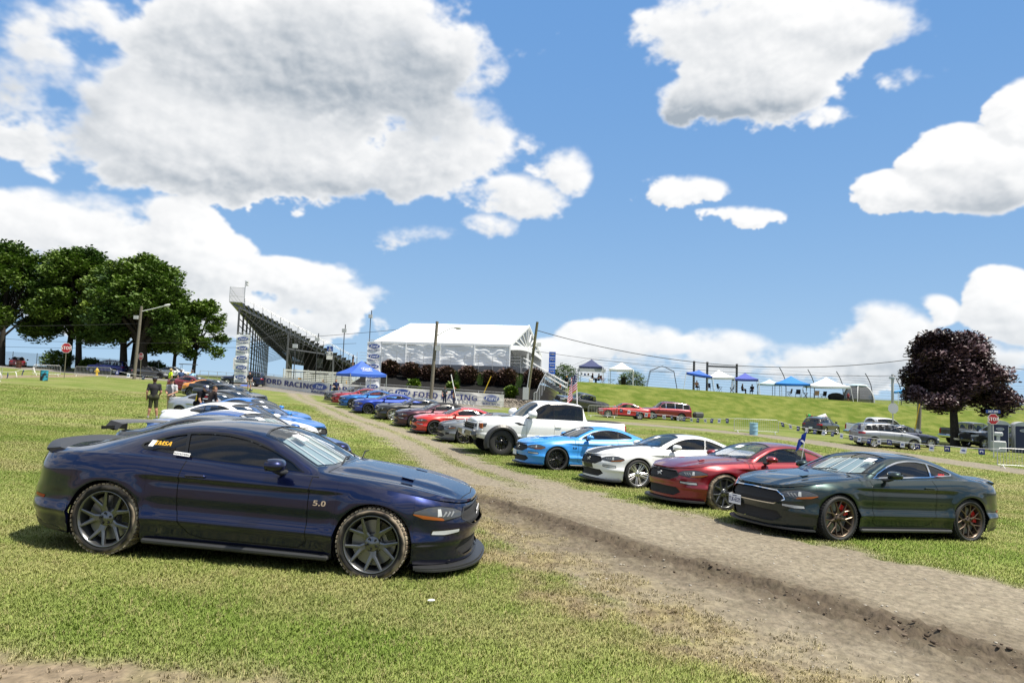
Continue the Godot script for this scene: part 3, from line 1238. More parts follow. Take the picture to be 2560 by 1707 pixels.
var wheel_meshes := {}
func wheel(parent: Node, t: Transform3D, r: float, rimr: float, w: float, style: String, rim_mat: Material, tyre_mat: Material, cal: Material) -> void:
	var mud: bool = tyre_mat == mats.muddy
	var key := "%s%.3f%.3f%s" % [style, r, rimr, mud]
	if not wheel_meshes.has(key):
		var nuts := MB.new()
		for i in 5:
			var a := TAU * i / 5 + 0.1
			nuts.lathe(Vector3(cos(a), sin(a), 0) * 0.055 + Vector3(0, 0, w * 0.43 - 0.034), Vector3.BACK, [Vector2(0.011, 0), Vector2(0.011, 0.018), Vector2(0.0, 0.02)], 6, false)
		var disc := MB.new()
		disc.lathe(Vector3.ZERO, Vector3.BACK, [Vector2(rimr - 0.06, -0.02), Vector2(rimr - 0.06, 0.008), Vector2(0.1, 0.008), Vector2(0.09, 0.03), Vector2(0.0, 0.03)], 36, false)
		var c := MB.new()
		var pts := PackedVector2Array()
		for i in 9: pts.append(Vector2(cos(lerpf(-0.5, 0.5, i / 8.0)), sin(lerpf(-0.5, 0.5, i / 8.0))) * (rimr - 0.052))
		for i in 9: pts.append(Vector2(cos(lerpf(0.5, -0.5, i / 8.0)), sin(lerpf(0.5, -0.5, i / 8.0))) * (rimr - 0.13))
		c.slab(pts, Vector3(0, 0, -0.01), Vector3.RIGHT, Vector3.UP, 0.055)
		wheel_meshes[key] = [tyre_mesh(r, rimr, w, mud).mesh(), rim_mesh(rimr, w, style).mesh(), disc.mesh(), c.mesh(), nuts.mesh()]
	var o := sub("wheel", parent, t)
	var mm: Array = wheel_meshes[key]
	part("tyre", mm[0], tyre_mat, o)
	part("rim", mm[1], rim_mat, o)
	part("brake_disc", mm[2], mats.disc, o)
	part("brake_caliper", mm[3], cal, o)
	part("wheel_nuts", mm[4], mats.black_gloss, o).set_meta("kind", "stuff")

# ---------- the coupes
var shells := {}

func coupe_spec(kind: String) -> Dictionary:
	var s := {
		"plan": [Vector2(2.30, 0), Vector2(2.288, 0.25), Vector2(2.23, 0.48), Vector2(2.09, 0.70), Vector2(1.87, 0.853), Vector2(1.62, 0.915), Vector2(1.36, 0.935), Vector2(0.9, 0.935), Vector2(0.4, 0.93), Vector2(-0.2, 0.93), Vector2(-0.7, 0.935), Vector2(-1.1, 0.952), Vector2(-1.36, 0.960), Vector2(-1.75, 0.945), Vector2(-2.06, 0.88), Vector2(-2.26, 0.75), Vector2(-2.38, 0.54), Vector2(-2.43, 0.28), Vector2(-2.44, 0)],
		"front": [[0.14, 0.07], [0.18, 0.035], [0.30, 0.04], [0.42, 0.025], [0.50, 0.0], [0.56, 0.002], [0.60, 0.02], [0.66, 0.026], [0.72, 0.035], [0.80, 0.07]],
		"rear": [[0.2, 0.09], [0.30, 0.04], [0.45, 0.0], [0.56, 0.01], [0.66, 0.05], [0.80, 0.07], [0.95, 0.05], [1.05, 0.05]],
		"side": [[0.14, 0.09], [0.18, 0.06], [0.22, 0.042], [0.28, 0.034], [0.345, 0.022], [0.372, 0.002], [0.392, -0.006], [0.42, 0.002], [0.485, 0.030], [0.54, 0.032], [0.62, 0.022], [0.70, 0.016], [0.76, 0.012], [0.80, 0.012], [0.86, 0.017], [0.95, 0.03], [1.05, 0.05]],
		"crease": [[0.14, 0.0], [0.58, 0.0], [0.70, 0.010], [0.765, 0.022], [0.788, 0.020], [0.803, 0.0], [0.816, -0.009], [0.86, -0.004], [0.94, 0.0]],
		"spear": [[-1.08, 0.0], [-0.8, 1.0], [0.75, 1.0], [1.12, 0.0]],
		"ysh": [[2.3, 0.715], [2.1, 0.757], [1.85, 0.803], [1.5, 0.858], [1.2, 0.885], [0.8, 0.915], [0.5, 0.93], [0.0, 0.945], [-0.5, 0.965], [-0.9, 0.98], [-1.3, 0.985], [-1.7, 0.97], [-2.1, 0.93], [-2.35, 0.91], [-2.5, 0.90]],
		"yc": [[2.3, 0.73], [2.2, 0.765], [2.0, 0.825], [1.7, 0.888], [1.4, 0.932], [1.1, 0.966], [0.9, 0.988], [0.80, 1.0], [0.74, 1.022], [0.45, 1.155], [0.1, 1.295], [-0.03, 1.328], [-0.2, 1.347], [-0.45, 1.356], [-0.75, 1.343], [-1.05, 1.298], [-1.4, 1.20], [-1.7, 1.095], [-1.84, 1.04], [-1.95, 1.012], [-2.2, 0.992], [-2.38, 0.975], [-2.5, 0.93]],
		"yr": [[2.3, 0.73], [2.1, 0.785], [1.85, 0.845], [1.5, 0.905], [1.2, 0.93], [0.9, 0.952], [0.72, 0.97], [0.62, 1.01], [0.4, 1.12], [0.15, 1.228], [-0.1, 1.283], [-0.4, 1.303], [-0.7, 1.288], [-1.0, 1.232], [-1.17, 1.185], [-1.5, 1.083], [-1.8, 1.005], [-2.1, 0.968], [-2.5, 0.93]],
		"wr": [[2.3, 0.4], [2.0, 0.62], [1.5, 0.70], [0.9, 0.735], [0.6, 0.725], [0.3, 0.675], [0.0, 0.62], [-0.4, 0.585], [-0.8, 0.57], [-1.2, 0.575], [-1.6, 0.61], [-1.9, 0.67], [-2.2, 0.70], [-2.5, 0.68]],
		"ylow": Tab.new([[-2.5, 0.25], [-2.2, 0.21], [-1.8, 0.17], [1.8, 0.16], [2.1, 0.165], [2.3, 0.18]]),
		"xf": 1.36, "xr": -1.36, "yw": 0.345, "arch": 0.388, "bulge": [0.75, 2.25, 0.46, 0.016],
		"xtra": [0.78, 0.76, 0.74, 0.70, 0.64, -0.03],
	}
	if kind == "fox":
		s.plan = [Vector2(2.22, 0), Vector2(2.215, 0.4), Vector2(2.17, 0.70), Vector2(2.02, 0.84), Vector2(1.7, 0.865), Vector2(1.28, 0.87), Vector2(0.4, 0.87), Vector2(-0.5, 0.87), Vector2(-1.28, 0.87), Vector2(-1.9, 0.86), Vector2(-2.22, 0.82), Vector2(-2.32, 0.6), Vector2(-2.34, 0.0)]
		s.ysh = [[2.2, 0.74], [1.5, 0.83], [0.8, 0.90], [0.0, 0.92], [-1.0, 0.95], [-2.3, 0.97]]
		s.yc = [[2.2, 0.76], [1.5, 0.88], [0.98, 0.945], [0.92, 0.965], [0.25, 1.28], [0.18, 1.305], [-0.3, 1.335], [-0.55, 1.33], [-0.75, 1.30], [-1.85, 1.04], [-1.98, 1.02], [-2.3, 1.0]]
		s.yr = [[2.2, 0.76], [1.5, 0.87], [0.95, 0.92], [0.85, 0.945], [0.2, 1.25], [-0.3, 1.29], [-0.7, 1.265], [-1.8, 1.02], [-2.3, 0.99]]
		s.wr = [[2.2, 0.6], [1.5, 0.72], [0.8, 0.74], [0.2, 0.62], [-0.6, 0.60], [-1.8, 0.66], [-2.3, 0.7]]
		s.xf = 1.28
		s.xr = -1.27
		s.yw = 0.315
		s.arch = 0.35
		s.flare = 0.01
		s.erase("bulge")
	if kind == "old":
		# the squarer coupe of ten years before
		s.plan = [Vector2(2.28, 0), Vector2(2.275, 0.35), Vector2(2.23, 0.62), Vector2(2.08, 0.81), Vector2(1.8, 0.895), Vector2(1.36, 0.925), Vector2(0.9, 0.925), Vector2(0.4, 0.92), Vector2(-0.7, 0.92), Vector2(-1.36, 0.94), Vector2(-1.9, 0.93), Vector2(-2.25, 0.86), Vector2(-2.42, 0.66), Vector2(-2.46, 0.3), Vector2(-2.47, 0)]
		s.ysh = [[2.3, 0.80], [1.9, 0.85], [1.4, 0.89], [0.8, 0.925], [0.0, 0.94], [-0.8, 0.96], [-1.3, 1.0], [-2.0, 1.03], [-2.5, 1.03]]
		s.yc[0] = [2.3, 0.82]
		s.yc[1] = [2.2, 0.85]
		s.yc[2] = [2.0, 0.88]
		s.yc[3] = [1.7, 0.92]
		s.yr[0] = [2.3, 0.82]
		s.yr[1] = [2.1, 0.85]
		s.yr[2] = [1.85, 0.885]
	if kind in ["fox", "old", "new", "shelby"]:
		s.step = 0.055
		s.rows = 32
		s.toprows = 30
	return s

func coupe_shell(kind: String, stripe := 0.0, cloth := false, flank := false) -> Dictionary:
	var key := "%s/%.2f/%s/%s" % [kind, stripe, cloth, flank]
	if shells.has(key): return shells[key]
	var h := Shell.new(coupe_spec(kind))
	# glass at the side
	var dlo := [Vector2(0.575, 0.957), Vector2(0.45, 1.030), Vector2(0.3, 1.098), Vector2(0.14, 1.160), Vector2(-0.1, 1.222), Vector2(-0.3, 1.245), Vector2(-0.5, 1.247), Vector2(-0.7, 1.230), Vector2(-0.9, 1.187), Vector2(-1.06, 1.135), Vector2(-1.16, 1.094), Vector2(-1.165, 1.072), Vector2(-1.11, 1.048), Vector2(-0.59, 1.004), Vector2(0.0, 0.980)]
	if kind == "fox": dlo = [Vector2(0.80, 0.945), Vector2(0.5, 1.08), Vector2(0.17, 1.21), Vector2(-0.3, 1.245), Vector2(-0.62, 1.22), Vector2(-1.0, 1.14), Vector2(-1.55, 1.01), Vector2(-1.5, 0.985), Vector2(-0.4, 0.955)]
	var d := h.glass_poly(dlo)
	var inner: PackedVector2Array = Geometry2D.offset_polygon(d, -0.012)[0]
	var bx := -0.62 if kind != "fox" else -0.33
	for half in [[Vector2(bx + 0.085, 0), Vector2(2, 0), Vector2(2, 2), Vector2(bx - 0.53, 2)], [Vector2(-3, 0), Vector2(bx + 0.05, 0), Vector2(bx - 0.565, 2), Vector2(-3, 2)]]:
		var g := Geometry2D.intersect_polygons(inner, PackedVector2Array(half))
		if g.size(): h.add_top_patch("door_window" if half[0].x > -2.0 else "quarter_window", Array(g[0]), -0.008, true)
	h.add_top_patch("window_trim", Array(Geometry2D.offset_polygon(d, 0.012)[0]), 0.003, true)
	# windscreen and back glass
	var wb := 0.79
	var wt := 0.0
	if kind == "fox":
		wb = 0.95
		wt = 0.22
	var ws := h.roof_poly([Vector2(wb, 0.0), Vector2(wb - 0.035, 0.4), Vector2(wb - 0.13, 0.64), Vector2(wt + 0.06, 0.545), Vector2(wt + 0.01, 0.35), Vector2(wt - 0.01, 0.0)])
	h.add_top_patch("windscreen", Array(Geometry2D.offset_polygon(ws, -0.012)[0]), -0.006)
	h.add_top_patch("windscreen_seal", Array(Geometry2D.offset_polygon(ws, 0.010)[0]), 0.002)
	if not cloth:
		var bg := h.roof_poly([Vector2(-1.06, 0.0), Vector2(-1.08, 0.35), Vector2(-1.12, 0.46), Vector2(-1.66, 0.50), Vector2(-1.76, 0.3), Vector2(-1.78, 0.0)])
		h.add_top_patch("rear_window", Array(Geometry2D.offset_polygon(bg, -0.01)[0]), -0.005)
		h.add_top_patch("rear_window_seal", Array(Geometry2D.offset_polygon(bg, 0.012)[0]), 0.002)
	else:
		h.add_top_patch("soft_top", [Vector2(-0.02, 1.12 * h.VS), Vector2(-0.02, 1.1), Vector2(-1.72, 1.1), Vector2(-1.78, 1.12 * h.VS)], 0.012)
	if stripe > 0.0:
		for ends in [[2.3, wb + 0.02], [-0.01, -1.06], [-1.84, -2.5]]:
			if stripe > 0.5 and ends[0] < 0.0: continue
			var band := []
			for k in 21: band.append(Vector2(lerpf(ends[0], ends[1], k / 20.0), 3.01 * h.VS))
			for k in 21:
				var x := lerpf(ends[1], ends[0], k / 20.0)
				band.append(Vector2(x, h.v_of_z(x, minf(stripe, 0.3)) * h.VS))
			h.add_top_patch("stripe", band, 0.0015)
	if kind == "gt" or kind == "bullitt":
		h.add_top_patch("roof", [Vector2(-0.03, 3.02 * h.VS), Vector2(-0.03, 1.99 * h.VS), Vector2(-0.5, 1.99 * h.VS), Vector2(-1.05, 2.05 * h.VS), Vector2(-1.05, 3.02 * h.VS)])
	if flank:
		h.add_top_patch("flank", [Vector2(-0.35, 1.9 * h.VS), Vector2(-0.5, 2.2 * h.VS), Vector2(-2.5, 2.3 * h.VS), Vector2(-2.5, -0.1), Vector2(-1.5, -0.1), Vector2(-1.15, 1.3 * h.VS), Vector2(-0.9, 1.75 * h.VS)], 0.0, true)
		h.add_shell_patch("flank", [Vector2(h.s_of_x(-1.5), 0.75), Vector2(h.s_of_x(-1.5), 1.2), Vector2(h.L - 0.5, 1.2), Vector2(h.L - 0.5, 0.5), Vector2(h.s_of_x(-1.9), 0.6)])
	# bonnet: its cut line
	var bon := []
	for k in 15: bon.append(Vector2(lerpf(2.17, 0.83, k / 14.0), 3.02 * h.VS))
	for k in 15:
		var x := lerpf(0.80, 2.13, k / 14.0)
		bon.append(Vector2(x, h.v_of_z(x, lerpf(0.70, 0.60, k / 14.0)) * h.VS))
	var bp := PackedVector2Array(bon)
	h.add_top_patch("bonnet", Array(Geometry2D.offset_polygon(bp, -0.004)[0]))
	h.add_top_patch("bonnet_gap", Array(Geometry2D.offset_polygon(bp, 0.005)[0]), -0.004)
	# the nose
	var sz := func(z: float) -> float: return h.s_of_z(z)
	var sx := func(x: float) -> float: return h.s_of_x(x)
	var grille := []
	if kind == "bullitt": grille = [Vector2(-0.02, 0.50), Vector2(sz.call(0.48), 0.50), Vector2(sz.call(0.62), 0.575), Vector2(sz.call(0.60), 0.62), Vector2(sz.call(0.50), 0.685), Vector2(-0.02, 0.70)]
	elif kind == "shelby": grille = [Vector2(-0.02, 0.47), Vector2(sz.call(0.42), 0.47), Vector2(sz.call(0.56), 0.53), Vector2(sz.call(0.56), 0.60), Vector2(sz.call(0.46), 0.685), Vector2(-0.02, 0.70)]
	elif kind == "old": grille = [Vector2(-0.02, 0.585), Vector2(sz.call(0.50), 0.585), Vector2(sz.call(0.58), 0.66), Vector2(sz.call(0.58), 0.73), Vector2(-0.02, 0.765)]
	elif kind == "fox": grille = [Vector2(-0.02, 0.62), Vector2(sz.call(0.40), 0.62), Vector2(sz.call(0.40), 0.70), Vector2(-0.02, 0.70)]
	elif kind == "new": grille = [Vector2(-0.02, 0.56), Vector2(sz.call(0.42), 0.56), Vector2(sz.call(0.60), 0.62), Vector2(sz.call(0.60), 0.69), Vector2(-0.02, 0.70)]
	else: grille = [Vector2(-0.02, 0.525), Vector2(sz.call(0.37), 0.525), Vector2(sz.call(0.54), 0.60), Vector2(sz.call(0.55), 0.63), Vector2(sz.call(0.49), 0.69), Vector2(-0.02, 0.705)]
	h.add_shell_patch("grille", grille, -0.03, false)
	h.add_shell_patch("grille_surround", Array(Geometry2D.offset_polygon(PackedVector2Array(grille), 0.014)[0]), 0.006, false)
	h.add_shell_patch("lower_intake", [Vector2(-0.02, 0.225), Vector2(sz.call(0.46), 0.225), Vector2(sz.call(0.60), 0.30), Vector2(sz.call(0.52), 0.385), Vector2(-0.02, 0.40)], -0.025, false)
	# lamps
	var hl := [Vector2(sz.call(0.56), 0.63), Vector2(sz.call(0.55), 0.665), Vector2(sz.call(0.63), 0.70), Vector2(sx.call(2.0), 0.728), Vector2(sx.call(1.88), 0.722), Vector2(sx.call(1.75), 0.682), Vector2(sx.call(1.74), 0.655), Vector2(sx.call(1.84), 0.618), Vector2(sx.call(2.02), 0.598), Vector2(sz.call(0.68), 0.612)]
	if kind == "old": hl = [Vector2(sz.call(0.62), 0.655), Vector2(sz.call(0.62), 0.76), Vector2(sx.call(2.0), 0.785), Vector2(sx.call(1.85), 0.77), Vector2(sx.call(1.9), 0.68), Vector2(sx.call(2.05), 0.65)]
	if kind == "fox": hl = [Vector2(sz.call(0.44), 0.62), Vector2(sz.call(0.44), 0.71), Vector2(sx.call(2.06), 0.715), Vector2(sx.call(2.06), 0.62)]
	if kind == "new": hl = [Vector2(sz.call(0.61), 0.625), Vector2(sz.call(0.61), 0.69), Vector2(sx.call(2.0), 0.715), Vector2(sx.call(1.86), 0.70), Vector2(sx.call(1.88), 0.66), Vector2(sx.call(2.0), 0.635)]
	var hp := PackedVector2Array(hl)
	var low: Array = Geometry2D.intersect_polygons(hp, PackedVector2Array([Vector2(sx.call(2.05), 0.59), Vector2(sx.call(2.02), 0.622), Vector2(sx.call(1.9), 0.642), Vector2(sx.call(1.7), 0.668), Vector2(sx.call(1.7), 0.59)]))
	if kind == "fox": low = [PackedVector2Array([Vector2(sx.call(2.05), 0.62), Vector2(sx.call(2.05), 0.715), Vector2(sx.call(1.9), 0.715), Vector2(sx.call(1.9), 0.62)])]
	if low.size() and kind != "new": h.add_shell_patch("turn_signal", Array(low[0]), 0.004)
	for k in 3:
		var c0: float = sz.call(0.61) + 0.045 + k * 0.05
		h.add_shell_patch("running_light_%d" % k, [Vector2(c0, 0.672), Vector2(c0 + 0.05, 0.632), Vector2(c0 + 0.062, 0.635), Vector2(c0 + 0.02, 0.684)], 0.005)
	var lc: float = sx.call(1.99)
	h.add_shell_patch("headlight_lens", [Vector2(lc - 0.03, 0.64), Vector2(lc + 0.02, 0.636), Vector2(lc + 0.018, 0.706), Vector2(lc - 0.02, 0.706)], 0.005)
	h.add_shell_patch("headlight", Array(hp), 0.002)
	h.add_shell_patch("headlight_rim", Array(Geometry2D.offset_polygon(hp, 0.008)[0]), 0.0005)
	if kind in ["gt", "bullitt"]:
		var fl := [Vector2(sz.call(0.60), 0.478), Vector2(sz.call(0.60), 0.505), Vector2(sx.call(1.94), 0.498), Vector2(sx.call(1.93), 0.466), Vector2(sx.call(2.05), 0.46)]
		h.add_shell_patch("fog_light", fl, 0.004)
		h.add_shell_patch("fog_light_slot", Array(Geometry2D.offset_polygon(PackedVector2Array(fl), 0.014)[0]), 0.001)
	if kind == "shelby" or kind == "new": h.add_shell_patch("side_duct", [Vector2(sz.call(0.64), 0.34), Vector2(sz.call(0.66), 0.43), Vector2(sx.call(2.0), 0.44), Vector2(sx.call(2.0), 0.36)], -0.01)
	# doors with their cut lines
	var door := PackedVector2Array([Vector2(sx.call(0.70), 0.30), Vector2(sx.call(0.69), 0.7), Vector2(sx.call(0.69), 1.2), Vector2(sx.call(-0.60), 1.2), Vector2(sx.call(-0.645), 0.74), Vector2(sx.call(-0.63), 0.50), Vector2(sx.call(-0.58), 0.36), Vector2(sx.call(-0.48), 0.275), Vector2(sx.call(-0.35), 0.245), Vector2(sx.call(0.62), 0.245)])
	h.add_shell_patch("door", Array(Geometry2D.offset_polygon(door, -0.0035)[0]))
	h.add_shell_patch("door_gap", Array(Geometry2D.offset_polygon(door, 0.0045)[0]), -0.006)
	# lower parts in bare black plastic, markers and tail lamps
	h.add_side_patch("sill", [Vector2(0.96, 0.10), Vector2(0.96, 0.205), Vector2(-0.96, 0.205), Vector2(-0.96, 0.10)], 0.002)
	h.add_side_patch("side_marker", [Vector2(-2.06, 0.515), Vector2(-2.22, 0.525), Vector2(-2.24, 0.495), Vector2(-2.08, 0.485)], 0.004)
	h.add_shell_patch("rear_valance", [Vector2(h.s_of_x(-1.85), 0.1), Vector2(h.s_of_x(-1.85), 0.215), Vector2(h.s_of_x(-2.3), 0.285), Vector2(h.L + 0.02, 0.34), Vector2(h.L + 0.02, 0.1)], 0.003, false)
	for k in 3: h.add_shell_patch("tail_light_%d" % k, [Vector2(h.L - 0.52 - k * 0.115, 0.77), Vector2(h.L - 0.44 - k * 0.115, 0.77), Vector2(h.L - 0.44 - k * 0.115, 0.93), Vector2(h.L - 0.50 - k * 0.115, 0.93)], 0.006)
	h.add_shell_patch("tail_panel", [Vector2(h.L - 0.82, 0.75), Vector2(h.L + 0.02, 0.75), Vector2(h.L + 0.02, 0.94), Vector2(h.L - 0.80, 0.94)], 0.001, false)
	if kind == "fox": h.add_side_patch("side_strip", [Vector2(2.1, 0.44), Vector2(2.1, 0.52), Vector2(-2.2, 0.52), Vector2(-2.2, 0.44)], 0.006)
	if stripe > 0.0: h.add_shell_patch("stripe", [Vector2(-0.02, 0.40), Vector2(minf(stripe, 0.3), 0.40), Vector2(minf(stripe, 0.3), 0.80), Vector2(-0.02, 0.80)], 0.001, false)
	var out := h.build()
	out.shape = h
	shells[key] = out
	return out

# plan outline pushed outwards, at a height, as a slab
var slab_memo := {}
func plan_slab(h: Shell, s1: float, grow: float, y: float, t: float, inward := 0.14, lift := 0.0) -> ArrayMesh:
	var key := [h, grow, y]
	if not slab_memo.has(key): slab_memo[key] = plan_slab_of(h, s1, grow, y, t, inward, lift).mesh()
	return slab_memo[key]

func plan_slab_of(h: Shell, s1: float, grow: float, y: float, t: float, inward: float, lift: float) -> MB:
	var b := MB.new()
	var o := []
	var n := 26
	for k in range(-n, n + 1):
		var s := absf(float(k)) / n * s1
		var f := mini(int(h.idx(s)), h.N)
		var p := Vector2(h.px[f], h.pz[f])
		var m := Vector2(h.nx[f], h.nzz[f])
		var g := grow * (1.0 if s < s1 * 0.85 else lerpf(1.0, 0.35, (s / s1 - 0.85) / 0.15))
		var q := p + m * g
		var r := p - m * inward
		if k < 0:
			q.y = -q.y
			r.y = -r.y
		var rise := lift * absf(float(k)) / n
		o.append([Vector3(q.x, y + rise, q.y), Vector3(r.x, y + rise + 0.012, r.y)])
	var up := Vector3(0, t, 0)
	for i in o.size() - 1:
		var a: Array = o[i]
		var c: Array = o[i + 1]
		b.quad(a[0] + up, a[1] + up, c[1] + up, c[0] + up)
		b.quad(a[1], a[0], c[0], c[1])
		b.quad(a[0], a[0] + up, c[0] + up, c[0])
	b.quad(o[0][1], o[0][1] + up, o[0][0] + up, o[0][0])
	b.quad(o[-1][0], o[-1][0] + up, o[-1][1] + up, o[-1][1])
	return b

func underside(h: Shell, y := 0.2) -> ArrayMesh:
	if not slab_memo.has(h): slab_memo[h] = underside_of(h, y).mesh()
	return slab_memo[h]

func underside_of(h: Shell, y: float) -> MB:
	# floor and wheel housings, bare and dark
	var b := MB.new()
	var xs := [h.px[0] - 0.2, h.sp.xf + 0.42, h.sp.xf + 0.41, h.sp.xf - 0.41, h.sp.xf - 0.42, h.sp.xr + 0.42, h.sp.xr + 0.41, h.sp.xr - 0.41, h.sp.xr - 0.42, h.px[h.N] + 0.2]
	for i in xs.size() - 1:
		var w := 0.58 if i in [2, 6] or xs[i] - xs[i + 1] < 0.05 else 0.86
		if i == 0 or i == xs.size() - 2: w = 0.66
		b.quad(Vector3(xs[i], y, -w), Vector3(xs[i], y, w), Vector3(xs[i + 1], y, w), Vector3(xs[i + 1], y, -w))
	var R: float = h.sp.arch + 0.02
	for xw in [h.sp.xf, h.sp.xr]:
		for s in [-1.0, 1.0]:
			for k in 14:
				var a := (PI + 1.0) * k / 14.0 - 0.5
				var e := (PI + 1.0) * (k + 1) / 14.0 - 0.5
				var p := Vector3(xw + cos(a) * R, h.sp.yw + sin(a) * R, 0.88 * s)
				var q := Vector3(xw + cos(e) * R, h.sp.yw + sin(e) * R, 0.88 * s)
				var u := Vector3(0, 0, -0.34 * s)
				b.quad(p, q, q + u, p + u)
				b.tri(p + u, q + u, Vector3(xw, h.sp.yw, 0.54 * s))
			b.quad(Vector3(xw - R, y - 0.02, 0.55 * s), Vector3(xw + R, y - 0.02, 0.55 * s), Vector3(xw + R, h.sp.yw + 0.1, 0.55 * s), Vector3(xw - R, h.sp.yw + 0.1, 0.55 * s))
	return b

var seat_memo: ArrayMesh
func seat_mesh() -> ArrayMesh:
	if seat_memo: return seat_memo
	var b := MB.new()
	b.bevel(Vector3(0.05, 0.42, 0), Vector3(0.5, 0.16, 0.5), 0.05)
	b.bevel(Vector3(-0.26, 0.78, 0), Vector3(0.62, 0.13, 0.48), 0.05, Basis(Vector3.BACK, PI / 2 + 0.3))
	b.bevel(Vector3(-0.39, 1.12, 0), Vector3(0.16, 0.09, 0.26), 0.035, Basis(Vector3.BACK, PI / 2 + 0.2))
	seat_memo = b.mesh()
	return seat_memo

func interior(o: Node, x0: float, dash: float, seats: Material, y := 0.0, rows := 1) -> void:
	var b := MB.new()
	b.bevel(Vector3(x0 + dash, 0.86 + y, 0), Vector3(0.42, 0.16, 1.42), 0.05)
	b.box(Vector3(x0 + dash - 0.05, 0.6 + y, 0), Vector3(0.2, 0.4, 1.42))
	b.box(Vector3(x0 - 0.35, 0.30 + y, 0), Vector3(2.2, 0.03, 1.5))
	b.box(Vector3(x0 - 0.1, 0.45 + y, 0), Vector3(0.9, 0.26, 0.2))
	for s in [-1, 1]: b.box(Vector3(x0 - 0.3, 0.62 + y, s * 0.80), Vector3(2.1, 0.62, 0.05))
	part("dashboard", b, mats.cabin, o)
	var sm := seat_mesh()
	for r in rows:
		for s in [-1, 1]: part("seat", sm, seats, o, Transform3D(Basis(), Vector3(x0 - 0.3 - r * 0.85, y, s * 0.36)))
	var w := MB.new()
	for k in 20: w.tube([Vector3(0, cos(TAU * k / 20), sin(TAU * k / 20)) * 0.18, Vector3(0, cos(TAU * (k + 1) / 20), sin(TAU * (k + 1) / 20)) * 0.18], 0.015, 6, false)
	w.box(Vector3.ZERO, Vector3(0.03, 0.06, 0.3))
	part("steering_wheel", w, mats.cabin, o, Transform3D(Basis(Vector3.BACK, 0.4), Vector3(x0 + dash - 0.32, 0.92 + y, -0.36)))

var mirror_memo := {}
func mirror_mesh(s: float) -> Array:
	if mirror_memo.has(s): return mirror_memo[s]
	var b := MB.new()
	for i in 10:
		for j in 14:
			var q := []
			for e in [[i, j], [i + 1, j], [i + 1, j + 1], [i, j + 1]]:
				var la: float = PI * e[0] / 10 - PI / 2
				var lo: float = TAU * e[1] / 14
				var p := Vector3(cos(la) * cos(lo), sin(la), cos(la) * sin(lo))
				p = Vector3(signf(p.x) * pow(absf(p.x), 0.75), signf(p.y) * pow(absf(p.y), 0.7), signf(p.z) * pow(absf(p.z), 0.7))
				if p.x < -0.25: p.x = -0.25
				p.y *= 1.0 - 0.25 * p.z * s
				q.append([p * Vector3(0.125, 0.064, 0.105), (p * Vector3(1 / 0.125, 1 / 0.064, 1 / 0.105)).normalized()])
			b.trin(q[0][0], q[2][0], q[1][0], q[0][1], q[2][1], q[1][1])
			b.trin(q[0][0], q[3][0], q[2][0], q[0][1], q[3][1], q[2][1])
	var a := MB.new()
	a.tube([Vector3(0.0, -0.05, -0.05 * s), Vector3(0.03, -0.085, -0.12 * s), Vector3(0.06, -0.09, -0.2 * s)], [0.03, 0.026, 0.03], 8)
	a.box(Vector3(-0.026, 0, 0), Vector3(0.004, 0.1, 0.19))
	mirror_memo[s] = [b.mesh(), a.mesh()]
	return mirror_memo[s]

var dec_z := [0.0]
func car_mats() -> void:
	mat("disc", Color(0.5, 0.5, 0.5), 0.35, 0.8)
	mat("cabin", lin(0.016, 0.016, 0.017), 0.75)
	mat("black_gloss", lin(0.008, 0.008, 0.009), 0.15)
	mat("black_satin", lin(0.022, 0.023, 0.025), 0.42)
	mat("black_matt", lin(0.014, 0.014, 0.015), 0.8)
	mat("under", lin(0.008, 0.008, 0.008), 0.9)
	mat("rubber", lin(0.018, 0.018, 0.019), 0.75)
	mat("rim_grey", lin(0.16, 0.165, 0.17), 0.28, 0.85)
	mat("rim_silver", lin(0.62, 0.62, 0.62), 0.25, 0.8)
	mat("rim_black", lin(0.012, 0.012, 0.013), 0.25, 0.3)
	mat("rim_bronze", lin(0.115, 0.085, 0.062), 0.34, 0.7)
	mat("chrome", lin(0.75, 0.76, 0.78), 0.08, 1.0)
	mat("emblem", lin(0.6, 0.6, 0.62), 0.3, 0.2)
	mat("white_lamp", lin(0.42, 0.44, 0.45), 0.1)
	mat("amber", lin(0.30, 0.085, 0.02), 0.08)
	mat("red_lens", lin(0.28, 0.008, 0.008), 0.12)
	mat("red_paint_metal", lin(0.5, 0.012, 0.012), 0.35)
	mat("lamp_dark", lin(0.075, 0.08, 0.088), 0.05, 0.3)
	mat("lamp_mid", lin(0.2, 0.21, 0.22), 0.08)
	mat("seat_dark", lin(0.02, 0.02, 0.022), 0.8)
	mat("seat_tan", lin(0.25, 0.16, 0.1), 0.7)
	mat("cloth_top", lin(0.014, 0.014, 0.015), 0.95)
	mat("plate_white", lin(0.7, 0.72, 0.75), 0.5)
	mat("plate_gold", lin(0.6, 0.36, 0.04), 0.5)
	mat("plate_ink", lin(0.02, 0.03, 0.12), 0.5)
	mat("white_vinyl", lin(0.8, 0.8, 0.8), 0.5)
	mat("yellow_vinyl", lin(0.75, 0.42, 0.03), 0.5)
	mat("red_vinyl", lin(0.6, 0.02, 0.03), 0.5)
	mat("paper", lin(0.75, 0.78, 0.85), 0.7)
	mat("paper_blue", lin(0.12, 0.3, 0.7), 0.7)
	mat("shade_silver", lin(0.22, 0.30, 0.32), 0.55, 0.0)
	mat("shade_fold", lin(0.62, 0.66, 0.68), 0.5)
	glass("glass_dark", lin(0.006, 0.006, 0.007), 0.86)
	glass("glass_mid", lin(0.012, 0.014, 0.015), 0.45)
	glass("glass_clear", lin(0.02, 0.03, 0.03), 0.10)
	# tread caked with dried mud in uneven patches
	vmat("muddy", 0.95, 0.2)

